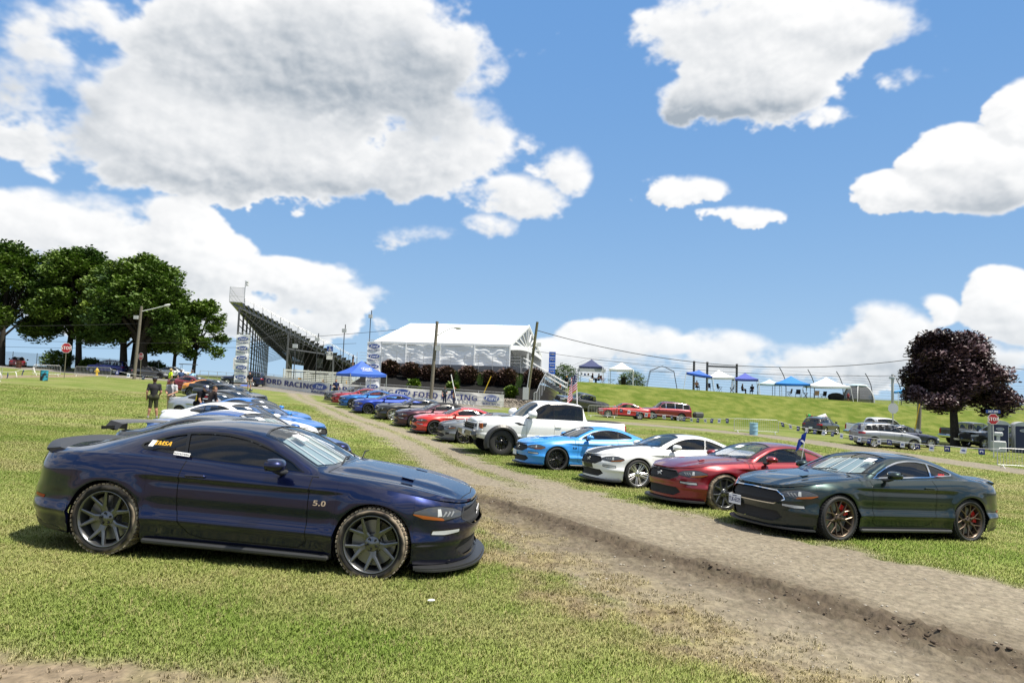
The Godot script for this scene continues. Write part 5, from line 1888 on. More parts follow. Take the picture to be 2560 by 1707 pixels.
	if form in ["sedan", "suv", "wagon", "pickup"]:
		var dp := [[cut[0], cut[1]], [cut[1], X.call(0.70 if form != "pickup" else 0.695)]]
		for q in dp:
			var pd := PackedVector2Array([Vector2(h.s_of_x(q[0]), b + 0.14), Vector2(h.s_of_x(q[0]), 3), Vector2(h.s_of_x(q[1]), 3), Vector2(h.s_of_x(q[1]), b + 0.14)])
			if q[1] < -wb / 2 + sp.arch + 0.1 and q != dp[0]: pd = PackedVector2Array([Vector2(h.s_of_x(q[0]), b + 0.14), Vector2(h.s_of_x(q[0]), 3), Vector2(h.s_of_x(q[1]), 3), Vector2(h.s_of_x(q[1]), wheel_r + sp.arch + 0.08), Vector2(h.s_of_x(-wb / 2 + sp.arch + 0.12), b + 0.14)])
			h.add_shell_patch("door_%d" % dp.find(q), Array(Geometry2D.offset_polygon(pd, -0.004)[0]))
			h.add_shell_patch("door_gap_%d" % dp.find(q), Array(Geometry2D.offset_polygon(pd, 0.005)[0]), -0.005)
	h.add_side_patch("cladding", [Vector2(wb / 2 - sp.arch, 0), Vector2(wb / 2 - sp.arch, b + 0.13), Vector2(-wb / 2 + sp.arch, b + 0.13), Vector2(-wb / 2 + sp.arch, 0)], 0.004)
	var out := h.build()
	out.shape = h
	shells[key] = out
	return out

func auto(called: String, label: String, category: String, t: Transform3D, form: String, dim: Array, op: Dictionary, group := "") -> Node3D:
	var o := thing(called, label, category, t, group)
	var r: float = dim[5]
	var sh := auto_shell(form, dim[0], dim[1], dim[2], dim[3], dim[4], r, op.get("back", 0.0))
	var h: Shell = sh.shape
	var p: Material = op.paint
	var tint: Material = op.get("tint", mats.glass_mid)
	var pick := {"body": p, "door": p, "door_gap": mats.under, "side_window": tint, "windscreen": op.get("screen", mats.glass_mid), "rear_window": tint, "window_trim": op.get("trim", mats.black_gloss), "bed_cover": mats.black_matt, "headlight": op.get("lamp", mats.white_lamp), "grille": mats.black_matt, "lower_intake": mats.black_matt, "tail_light": mats.red_lens, "cladding": op.get("clad", mats.black_satin)}
	for nm in sh:
		var base: String = nm.rstrip("_0123456789")
		if pick.has(base):
			for m in sh[nm]: part(base, m, pick[base], o)
	part("underbody", underside(h, dim[4] + 0.06), mats.under, o)
	var dark := MB.new()
	dark.box(Vector3(0.1 if form != "pickup" else 0.35, h.ysh.at(0.0) - 0.14, 0), Vector3(dim[1] * 0.85 if form != "pickup" else 1.9, 0.2, dim[3] * 0.82))
	part("cabin_floor", dark, mats.cabin, o)
	if op.get("seats", true):
		var sm := seat_mesh()
		for k in 2:
			for s in [-1, 1]: part("seat", sm, mats.seat_dark, o, Transform3D(Basis(), Vector3(0.15 - k * 0.85, h.ysh.at(0.0) - 0.78, s * dim[3] * 0.21)))
	var mx: float = h.px[0] - dim[0] * (FORMS[form].side[0] + 0.055)
	for s in [-1, 1]:
		var mm := mirror_mesh(s)
		var k: float = op.get("mirror_size", 1.0)
		part("door_mirror", mm[0], op.get("mirror", p), o, Transform3D(Basis().scaled(Vector3(k, k * 1.3, k)), Vector3(mx, h.ysh.at(mx) + 0.11 * k, s * (dim[3] / 2 + 0.08))))
	for w in [[h.sp.xf, 1], [h.sp.xf, -1], [h.sp.xr, 1], [h.sp.xr, -1]]:
		wheel(o, Transform3D(Basis(Vector3.UP, 0.0 if w[1] > 0 else PI), Vector3(w[0], r, w[1] * (dim[3] / 2 - 0.14))), r, op.get("rim_r", r * 0.70), 0.23 if form != "pickup" else 0.28, op.get("rim", "star"), op.get("rim_mat", mats.rim_silver), mats.rubber, mats.black_gloss)
	for k in [0.012, 0.99]:
		if not op.has("plate") and k < 0.5: continue
		var b := MB.new()
		b.bevel(Vector3.ZERO, Vector3(0.305, 0.155, 0.008), 0.003)
		var xx: float = h.px[0] + 0.02 if k < 0.5 else h.px[h.N] - 0.02
		var y: float = dim[4] + 0.33 if form != "suv" else dim[4] + 0.5
		part("number_plate", b, op.get("plate", mats.plate_white), o, Transform3D(Basis(Vector3(0, 0, -1 if k < 0.5 else 1), Vector3.UP, Vector3(1 if k < 0.5 else -1, 0, 0)), Vector3(xx, y, 0)))
	if form == "suv" or form == "wagon":
		for s in [-1, 1]:
			var b := MB.new()
			b.tube([Vector3(0.35, dim[2] - 0.03, s * dim[3] * 0.31), Vector3(0.2, dim[2] + 0.02, s * dim[3] * 0.31), Vector3(-1.2, dim[2] + 0.01, s * dim[3] * 0.31), Vector3(-1.35, dim[2] - 0.05, s * dim[3] * 0.31)], 0.02, 6)
			part("roof_rail", b, mats.black_satin, o)
	if form == "pickup":
		for q in [[h.px[0] + 0.03, 1], [h.px[h.N] - 0.05, 1]]:
			var b := MB.new()
			b.bevel(Vector3(q[0], dim[4] + 0.2, 0), Vector3(dim[3] * 0.96, 0.24, 0.2), 0.05, Basis(Vector3.UP, PI / 2))
			part("bumper", b, op.get("bumper", mats.chrome), o)
	return o

func build_truck() -> void:
	# the high white pickup with black wheel flares
	var white: Material = mats.paint_white
	var a := deg_to_rad(18.0)
	var f := Vector2(-cos(a), sin(a))
	var r := Vector2(-f.y, f.x)
	var c := Vector2(-0.30, -24.6) - f * 1.85 + r * 0.92
	var o := auto("pickup_truck", "high white crew-cab pickup with black wheel flares and chunky tyres, in the right row", "pickup truck", frame_at(c.x, c.y, f.x, f.y), "pickup", [5.95, 3.70, 2.06, 2.16, 0.56, 0.462], {"paint": white, "rim": "truck", "rim_mat": mats.rim_black, "rim_r": 0.25, "mirror_size": 1.7, "clad": mats.black_satin, "lamp": mats.lamp_dark, "bumper": mats.rim_grey, "tint": mats.glass_dark, "screen": mats.glass_mid}, "coupes and a pickup in the right row")
	var h: Shell = auto_shell("pickup", 5.95, 3.70, 2.06, 2.16, 0.56, 0.462).shape
	for s in [-1, 1]:
		for xw in [h.sp.xf, h.sp.xr]:
			var b := MB.new()
			var last := []
			for k in 25:
				var t := lerpf(-0.35, PI + 0.35, k / 24.0)
				var d := Vector3(cos(t), sin(t), 0)
				var o0 := Vector3(xw, h.sp.yw, 0)
				var pr := [o0 + d * 0.50 + Vector3(0, 0, s * 0.98), o0 + d * 0.50 + Vector3(0, 0, s * 1.155), o0 + d * 0.56 + Vector3(0, 0, s * 1.165), o0 + d * 0.65 + Vector3(0, 0, s * 1.09), o0 + d * 0.655 + Vector3(0, 0, s * 1.04)]
				if k:
					for q in 4: b.quad(last[q], pr[q], pr[q + 1], last[q + 1])
				last = pr
			part("wheel_flare", b, mats.black_satin, o)
		# bracket-shaped running lamp round an amber one
		var hx: float = h.px[0]
		var l := MB.new()
		l.bevel(Vector3(hx - 0.10, 1.02, s * 0.93), Vector3(0.05, 0.30, 0.05), 0.012, Basis(Vector3.UP, s * 0.6))
		l.bevel(Vector3(hx - 0.19, 0.885, s * 0.985), Vector3(0.2, 0.04, 0.05), 0.01, Basis(Vector3.UP, s * 0.9))
		part("running_light", l, mats.plate_white, o)
		var am := MB.new()
		am.bevel(Vector3(hx - 0.21, 1.03, s * 1.0), Vector3(0.14, 0.18, 0.05), 0.012, Basis(Vector3.UP, s * 1.0))
		part("turn_signal", am, mats.amber, o)
		var st := MB.new()
		st.bevel(Vector3(0.0, 0.50, s * 1.05), Vector3(2.4, 0.06, 0.16), 0.02)
		part("running_board", st, mats.black_satin, o)
		var v := MB.new()
		v.slab(PackedVector2Array([Vector2(0.0, 0.0), Vector2(0.30, 0.10), Vector2(0.46, 0.10), Vector2(0.14, -0.09)]), Vector3(0.95, 1.12, s * (1.065 if s > 0 else 1.075)), Vector3(1, 0, 0), Vector3(0, 1, 0), 0.012)
		part("wing_vent", v, mats.black_satin, o)
		var hd := MB.new()
		for x in [-0.28, -1.10]: hd.bevel(Vector3(x, 1.12, s * 1.085), Vector3(0.24, 0.05, 0.05), 0.015)
		part("door_handle", hd, white, o)
	# grille bars, lower bumper horns and the skid plate
	var g := MB.new()
	for y in [0.88, 0.97, 1.06]: g.bevel(Vector3(h.px[0] - 0.02, y, 0), Vector3(1.5, 0.03, 0.05), 0.01, Basis(Vector3.UP, PI / 2))
	for z in [-0.5, -0.25, 0.0, 0.25, 0.5]: g.box(Vector3(h.px[0] - 0.02, 0.97, z), Vector3(0.05, 0.22, 0.03))
	part("grille_bars", g, mats.black_satin, o)
	for s in [-1, 1]:
		var b := MB.new()
		b.bevel(Vector3(h.px[0] - 0.03, 0.66, s * 0.78), Vector3(0.5, 0.16, 0.16), 0.04, Basis(Vector3.UP, PI / 2 + s * 0.5) * Basis(Vector3.BACK, -0.35 * s))
		part("bumper_horn", b, mats.rim_silver, o)
	var pl := MB.new()
	pl.bevel(Vector3(h.px[0] + 0.15, 0.74, 0.1), Vector3(0.305, 0.155, 0.01), 0.003, Basis(Vector3.UP, PI / 2))
	part("number_plate", pl, mats.plate_white, o)
	var hs := MB.new()
	hs.slab(PackedVector2Array([Vector2(-0.3, 0.02), Vector2(0.3, 0.02), Vector2(0.24, 0.5), Vector2(-0.24, 0.5)]), Vector3(1.15, 1.415, 0), Vector3(0, 0, 1), Vector3(1, -0.05, 0), 0.012)
	part("bonnet_vent", hs, mats.black_satin, o)

func spot(x: float, z: float, hx: float, hz: float) -> Transform3D:
	return frame_at(x, z, hx, hz)

func build_vehicles() -> void:
	build_truck()
	var P := {"red": paint("paint_sedan_red", lin(0.42, 0.012, 0.014), 0.2, 0.35), "wine": paint("paint_wine", lin(0.20, 0.012, 0.018), 0.4, 0.34), "black": mats.paint_black, "silver": paint("paint_grey_silver", lin(0.25, 0.265, 0.29), 0.6, 0.36), "white": mats.paint_white, "navy": paint("paint_navy", lin(0.008, 0.016, 0.045), 0.4, 0.33), "coal": paint("paint_coal", lin(0.02, 0.021, 0.022), 0.3, 0.35), "plum": paint("paint_plum", lin(0.10, 0.012, 0.02), 0.4, 0.35), "cobalt": paint("paint_cobalt", lin(0.02, 0.03, 0.22), 0.4, 0.35), "gun": paint("paint_gun", lin(0.07, 0.072, 0.076), 0.6, 0.35), "pine": paint("paint_pine", lin(0.03, 0.035, 0.03), 0.3, 0.35)}
	var G := "cars parked along the foot of the grass bank"
	auto("sedan", "bright red saloon facing left at the foot of the grass bank", "car", spot(10.6, -64.5, -1, 0.03), "sedan", [4.92, 2.95, 1.45, 1.88, 0.2, 0.345], {"paint": P.red}, G)
	auto("suv", "wine red sport utility vehicle nose to the left behind the bright red saloon", "car", spot(15.4, -68.3, -1, 0.06), "suv", [5.03, 2.98, 1.78, 1.99, 0.22, 0.375], {"paint": P.wine, "trim": mats.chrome, "tint": mats.glass_dark}, G)
	auto("estate_car", "black estate car seen from behind, nose to the grass bank", "car", spot(27.6, -60.5, 0.72, -0.69), "wagon", [4.56, 2.63, 1.5, 1.80, 0.19, 0.325], {"paint": P.black}, G)
	auto("crossover", "silver grey crossover facing right along the gravel lane", "car", spot(25.3, -46.0, 1, -0.05), "wagon", [4.36, 2.67, 1.64, 1.80, 0.24, 0.345], {"paint": P.silver, "clad": mats.black_satin}, G)
	auto("pickup_truck", "white pickup with dark windows behind the silver grey crossover", "pickup truck", spot(29.9, -54.5, 1, -0.12), "pickup", [5.5, 3.4, 1.85, 1.98, 0.35, 0.39], {"paint": P.white, "tint": mats.glass_dark}, G)
	auto("sedan", "dark navy saloon between the silver grey crossover and the white pickup", "car", spot(28.6, -49.6, 1, -0.02), "sedan", [4.7, 2.8, 1.45, 1.83, 0.2, 0.335], {"paint": P.navy}, G)
	auto("pickup_truck", "dark olive black pickup with its tail towards the lamp post, under the purple tree", "pickup truck", spot(41.2, -60.5, 1, -0.25), "pickup", [5.8, 3.6, 1.95, 2.03, 0.38, 0.41], {"paint": P.pine}, G)
	auto("pickup_truck", "black crew-cab pickup facing left behind the portable toilets", "pickup truck", spot(38.4, -54.0, -1, 0.1), "pickup", [5.9, 3.65, 1.93, 2.06, 0.38, 0.41], {"paint": P.coal, "back": 0.02}, G)
	auto("suv", "pale grey sport utility vehicle seen from behind at the right edge", "car", spot(48.6, -62.0, 0.35, -0.94), "suv", [4.6, 2.7, 1.68, 1.85, 0.2, 0.345], {"paint": P.white}, G)
	auto("pickup_truck", "dark grey pickup nose down on the grass bank behind the white pickup's cab", "pickup truck", spot(7.3, -72.5, -0.93, 0.36), "pickup", [5.8, 3.65, 1.95, 2.03, 0.36, 0.41], {"paint": P.gun}, G)
	var H := "vehicles parked beyond the left lawn"
	auto("sports_coupe", "old plum red coupe beyond the bunting at the left edge", "car", spot(-63.5, -88.0, -0.55, -0.84), "fastback", [4.4, 2.5, 1.28, 1.75, 0.18, 0.31], {"paint": P.plum}, H)
	auto("suv", "cobalt blue sport utility vehicle behind the yellow hydrant", "car", spot(-51.2, -86.5, -1, 0.1), "suv", [4.6, 2.7, 1.7, 1.85, 0.2, 0.345], {"paint": P.cobalt}, H)
	auto("sedan", "black saloon in the shade of the big maple", "car", spot(-47.0, -87.5, 1, 0.05), "sedan", [4.7, 2.8, 1.46, 1.83, 0.2, 0.335], {"paint": P.coal}, H)
	auto("sports_coupe", "gunmetal grey coupe facing right behind the small stop sign", "car", spot(-42.9, -82.0, 1, 0.02), "fastback", [4.5, 2.6, 1.30, 1.82, 0.17, 0.33], {"paint": P.gun, "rim_mat": mats.rim_black}, H)
	auto("sedan", "white saloon beyond the gunmetal grey coupe", "car", spot(-42.4, -86.5, 1, -0.1), "sedan", [4.6, 2.7, 1.44, 1.8, 0.2, 0.33], {"paint": P.white}, H)
	auto("suv", "navy sport utility vehicle behind the tall left banner", "car", spot(-30.4, -77.5, -1, 0.12), "suv", [4.7, 2.75, 1.68, 1.88, 0.2, 0.35], {"paint": P.navy}, H)

# ---------- stand, big tent, banners, canopies, poles
func bar(p: Vector3, q: Vector3, r: float, k := 6) -> MB:
	var b := MB.new()
	b.tube([p, q], r, k)
	return b

func beam(p: Vector3, q: Vector3, w: float, h: float) -> MB:
	var b := MB.new()
	var x := (q - p).normalized()
	var z := x.cross(Vector3.UP if absf(x.y) < 0.95 else Vector3.RIGHT).normalized()
	b.box((p + q) / 2, Vector3(p.distance_to(q), h, w), Basis(x, z.cross(x), z))
	return b

func place_mats() -> void:
	mat("steel", lin(0.15, 0.155, 0.17), 0.5, 0.4)
	mat("steel_dark", lin(0.05, 0.053, 0.06), 0.55, 0.3)
	mat("galv", lin(0.48, 0.49, 0.50), 0.4, 0.5)
	mat("aluminium", lin(0.55, 0.56, 0.57), 0.4, 0.4)
	var tw := mat("tent_white", lin(0.80, 0.81, 0.82), 0.6)
	tw.backlight_enabled = true
	tw.backlight = Color(0.25, 0.25, 0.25)
	mat("tent_wall", lin(0.76, 0.77, 0.78), 0.55)
	mat("tent_beam", lin(0.78, 0.79, 0.8), 0.4)
	var tg := mat("tent_gauze", Color(0.45, 0.5, 0.56, 0.55), 0.5)
	tg.transparency = BaseMaterial3D.TRANSPARENCY_ALPHA
	mat("banner_cloth", lin(0.62, 0.61, 0.58), 0.75)
	mat("banner_white", lin(0.74, 0.75, 0.78), 0.6)
	mat("logo_blue", lin(0.02, 0.055, 0.25), 0.5)
	mat("letter_blue", lin(0.035, 0.045, 0.17), 0.6)
	mat("ford_canopy", lin(0.025, 0.095, 0.46), 0.6)
	mat("sign_blue", lin(0.015, 0.10, 0.48), 0.5)
	var wd := mat("pole_wood", lin(0.27, 0.24, 0.19), 0.9)
	wd.albedo_texture = noise_tex(0.05, Color(0.55, 0.55, 0.55), Color(1, 1, 1), 256, 4, 8)
	wd.uv1_triplanar = true
	wd.uv1_scale = Vector3(2.5, 0.25, 2.5)
	var wo := mat("pole_olive", lin(0.20, 0.19, 0.10), 0.9)
	wo.albedo_texture = wd.albedo_texture
	wo.uv1_triplanar = true
	wo.uv1_scale = Vector3(2.5, 0.25, 2.5)
	mat("lamp_white", lin(0.62, 0.63, 0.63), 0.4)
	mat("box_grey", lin(0.40, 0.42, 0.43), 0.5)
	mat("cable", lin(0.015, 0.015, 0.015), 0.6)
	mat("stop_red", lin(0.36, 0.012, 0.022), 0.45)
	mat("sign_white", lin(0.72, 0.72, 0.72), 0.5)
	mat("yellow", lin(0.62, 0.42, 0.02), 0.5)
	mat("skin", lin(0.42, 0.24, 0.17), 0.6)
	var fm := mat("chain_link", Color(0.42, 0.43, 0.44, 0.30), 0.6)
	fm.transparency = BaseMaterial3D.TRANSPARENCY_ALPHA
	mat("golf_seat", lin(0.62, 0.38, 0.12), 0.6)
	mat("concrete", lin(0.42, 0.41, 0.39), 0.9)

func oval_logo(o: Node3D, w: float, h: float, at: Transform3D, script_h: float, called := "logo") -> void:
	# blue oval with a pale rim and the script name
	var n := sub(called, o, at)
	for e in [[1.0, 0.0, mats.logo_blue, "oval"], [0.93, 0.004, mats.banner_white, "oval_rim"], [0.885, 0.008, mats.logo_blue, "oval_field"]]:
		var pl := PackedVector2Array()
		for k in 32: pl.append(Vector2(cos(TAU * k / 32) * w / 2 * (1.0 - (1.0 - e[0]) * h / w * 1.2), sin(TAU * k / 32) * h / 2 * e[0]))
		var b := MB.new()
		b.slab(pl, Vector3(0, 0, e[1]), Vector3.RIGHT, Vector3.UP, 0.003)
		part(e[3], b, e[2], n)
	part("script", letters("Ford", script_h, true, "Droid Serif", 0.003, 0.35, 1.15), mats.banner_white, n, Transform3D(Basis(), Vector3(0, 0, 0.014)))

func build_background() -> void:
	place_mats()
	build_vehicles()
	grandstand()
	big_tent()
	banners()
	canopies()
	poles()
	far_fences()

func grandstand() -> void:
	var o := thing("grandstand", "tall steel grandstand seen from its side with stepped benches and a railed edge", "grandstand", Transform3D())
	var a := Vector3(0.947, 0, -0.32)
	var b := Vector3(-0.30, 0, -0.954)
	var A := Vector3(-42.7, 0, -105)
	var rows := 25
	var run := 18.6
	var y0 := 13.3
	var y1 := 4.4
	var depth := 118.0
	var pt := func(k: float, d: float, y: float) -> Vector3: return A + a * (run * k) + b * d + Vector3(0, y, 0)
	for i in rows:
		var k := (i + 1.2) / (rows + 0.6)
		var y := lerpf(y0, y1, k)
		var s: Vector3 = pt.call(k, -0.25, y)
		var e: Vector3 = pt.call(k, depth, y)
		part("bench", beam(s + Vector3(0, 0.42, 0), e + Vector3(0, 0.42, 0), 0.30, 0.05), mats.aluminium, o)
		part("footboard", beam(s + a * 0.34 + Vector3(0, 0.02, 0), e + a * 0.34 + Vector3(0, 0.02, 0), 0.42, 0.05), mats.steel, o)
		part("riser", beam(s - a * 0.02 + Vector3(0, 0.2, 0), e - a * 0.02 + Vector3(0, 0.2, 0), 0.04, 0.36), mats.steel_dark, o)
	part("rear_walkway", beam(pt.call(-0.01, -0.3, y0 + 0.1), pt.call(-0.01, depth, y0 + 0.1), 1.9, 0.1), mats.aluminium, o)
	for f in 14:
		var d := f * depth / 13.0
		part("raker", beam(pt.call(-0.03, d, y0 - 0.2), pt.call(1.0, d, y1 - 0.2), 0.16, 0.34), mats.steel, o)
		for k in [0.02, 0.42, 0.80]:
			var top := lerpf(y0, y1, k) - 0.3
			part("column", beam(pt.call(k, d, 1.2), pt.call(k, d, top), 0.24, 0.24), mats.steel, o)
		part("brace", beam(pt.call(0.02, d, y0 - 1.0), pt.call(0.42, d, 5.9), 0.12, 0.12), mats.steel_dark, o)
		part("brace", beam(pt.call(0.42, d, y0 - 4.1), pt.call(0.02, d, 6.8), 0.1, 0.1), mats.steel_dark, o)
		part("brace", beam(pt.call(0.42, d, y0 - 4.5), pt.call(0.80, d, 5.0), 0.1, 0.1), mats.steel_dark, o)
		part("brace", beam(pt.call(0.80, d, 5.3), pt.call(0.99, d, 1.6), 0.1, 0.1), mats.steel_dark, o)
		part("tie_beam", beam(pt.call(0.42, d, 6.6), pt.call(0.80, d, 5.9), 0.14, 0.2), mats.steel, o)
	for g in 9:
		var y := 3.6 + g * 1.05
		part("girt", beam(pt.call(0.02, 0, y), pt.call(0.02, depth, y), 0.1, 0.1), mats.steel_dark, o)
	var shut := MB.new()
	shut.quad(pt.call(0.56, 9.0, 1.0), pt.call(1.0, 9.0, 1.0), pt.call(1.0, 9.0, y1 - 0.3), pt.call(0.56, 9.0, lerpf(y0, y1, 0.56) - 0.3))
	part("end_screen", shut, mats.black_matt, o)
	# rail down the open side
	for r in [1.15, 0.95]:
		part("side_rail", bar(pt.call(0.06, -0.3, lerpf(y0, y1, 0.06) + r + 0.15), pt.call(1.0, -0.3, y1 + r + 0.15), 0.035), mats.galv, o)
	for i in 14:
		var k := 0.06 + 0.94 * i / 13.0
		var y := lerpf(y0, y1, k)
		part("rail_post", bar(pt.call(k, -0.3, y - 0.3), pt.call(k, -0.3, y + 1.3), 0.035), mats.steel, o)
	var cage := [pt.call(-0.06, -0.3, y0 + 0.1), pt.call(0.055, -0.3, y0 + 0.1)]
	for q in [[cage[0], Vector3(0, 2.3, 0)], [cage[1], Vector3(0, 2.3, 0)]]: part("rail_post", bar(q[0], q[0] + q[1], 0.04), mats.galv, o)
	for y in [0.9, 2.25]: part("side_rail", bar(cage[0] + Vector3(0, y, 0), cage[1] + Vector3(0, y, 0), 0.03), mats.galv, o)
	for y in [0.8, 1.5, 2.2]: part("rear_rail", bar(cage[0] + Vector3(0, y, 0), cage[0] + b * depth + Vector3(0, y, 0), 0.03), mats.galv, o)
	var mb := MB.new()
	mb.quad(cage[0], cage[1], cage[1] + Vector3(0, 2.25, 0), cage[0] + Vector3(0, 2.25, 0))
	part("mesh_panel", mb, mats.chain_link, o)
	var pole: Vector3 = cage[1]
	part("speaker_pole", bar(pole, pole + Vector3(0, 3.4, 0), 0.05), mats.galv, o)
	for y in [2.75, 3.15]:
		var s := MB.new()
		s.box(pole + Vector3(0.3, y, 0.1), Vector3(0.5, 0.3, 0.4))
		s.ball(pole + Vector3(0.42, y, 0.32), Vector3(0.13, 0.13, 0.04), 10)
		part("loudspeaker", s, mats.lamp_white, o)
	# signs under the stand
	var sg := thing("section_sign", "white section sign reading 1-5 under a blue wheelchair panel, hung under the grandstand", "sign", Transform3D(Basis(), pt.call(0.765, -0.5, 0) + Vector3(0, 5.3, 0)))
	var p1 := MB.new()
	p1.box(Vector3(0, 0.55, 0), Vector3(0.95, 1.3, 0.05))
	part("panel", p1, mats.sign_white, sg)
	var p2 := MB.new()
	p2.box(Vector3(0, 1.6, 0), Vector3(0.95, 0.8, 0.05))
	part("blue_panel", p2, mats.logo_blue, sg)
	part("number", letters("1-5", 0.5, true), mats.black_gloss, sg, Transform3D(Basis(), Vector3(0, 0.75, 0.035)))
	var wc := MB.new()
	wc.tube([Vector3(-0.02, 1.8, 0), Vector3(-0.02, 1.55, 0), Vector3(0.14, 1.55, 0), Vector3(0.2, 1.35, 0)], 0.03, 5)
	wc.ball(Vector3(-0.02, 1.88, 0), Vector3(0.06, 0.06, 0.02), 8)
	for k in 10: wc.tube([Vector3(0, 1.46, 0) + Vector3(cos(2.0 + k * 0.45), sin(2.0 + k * 0.45), 0) * 0.17, Vector3(0, 1.46, 0) + Vector3(cos(2.45 + k * 0.45), sin(2.45 + k * 0.45), 0) * 0.17], 0.024, 5)
	part("wheelchair_symbol", wc, mats.sign_white, sg, Transform3D(Basis(), Vector3(0, 0, 0.04)))
	var s3 := thing("section_sign", "second section sign reading 1-3 further back under the grandstand", "sign", Transform3D(Basis(), pt.call(0.70, 6.0, 0) + Vector3(0, 4.1, 0)))
	var p3 := MB.new()
	p3.box(Vector3(0, 0.6, 0), Vector3(0.95, 1.6, 0.05))
	part("panel", p3, mats.steel, s3)
	part("number", letters("1-3", 0.5, true), mats.black_gloss, s3, Transform3D(Basis(), Vector3(0, 0.3, 0.035)))
	# low wall of white boards at its foot
	var w := thing("white_railing", "low run of white rails in front of the grandstand", "railing", Transform3D())
	var s0 := Vector3(-33.6, 1.35, -101)
	var s1 := Vector3(-21.5, 1.05, -103)
	for k in 7: part("rail", beam(s0 + Vector3(0, 0.25 + k * 0.27, 0), s1 + Vector3(0, 0.25 + k * 0.27, 0), 0.05, 0.18), mats.sign_white, w)
	for k in 8: part("post", bar(s0.lerp(s1, k / 7.0) - Vector3(0, 0.3, 0), s0.lerp(s1, k / 7.0) + Vector3(0, 2.1, 0), 0.05), mats.galv, w)

func wavy(p0: Vector3, p1: Vector3, h: float, amp: float, sd: float, nx := 40, ny := 8) -> MB:
	# hanging cloth between two posts: creases that run down and across
	var b := MB.new()
	var x := (p1 - p0)
	var n := Vector3.UP.cross(x).normalized() * -1.0
	if n.z < 0.0: n = -n
	var f := func(u: float, t: float) -> Vector3:
		var w := sin(u * PI) * 0.0
		var q := nz2.get_noise_2d(u * x.length() * 0.45 + sd, t * h * 0.7 + sd) + 0.30 * nz2.get_noise_2d(u * x.length() * 0.8 + t * h * 1.6 + sd, t * h * 2.2)
		return p0 + x * u + Vector3(0, h * t, 0) + n * (q * amp + w)
	for i in nx:
		for j in ny:
			var c := []
			for e in [[i, j], [i + 1, j], [i + 1, j + 1], [i, j + 1]]:
				var u: float = float(e[0]) / nx
				var t: float = float(e[1]) / ny
				var p: Vector3 = f.call(u, t)
				var m: Vector3 = ((f.call(u + 0.005, t) as Vector3) - p).cross((f.call(u, t + 0.02) as Vector3) - p).normalized()
				if m.dot(n) < 0.0: m = -m
				c.append([p, m])
			b.trin(c[0][0], c[1][0], c[2][0], c[0][1], c[1][1], c[2][1])
			b.trin(c[0][0], c[2][0], c[3][0], c[0][1], c[2][1], c[3][1])
	return b

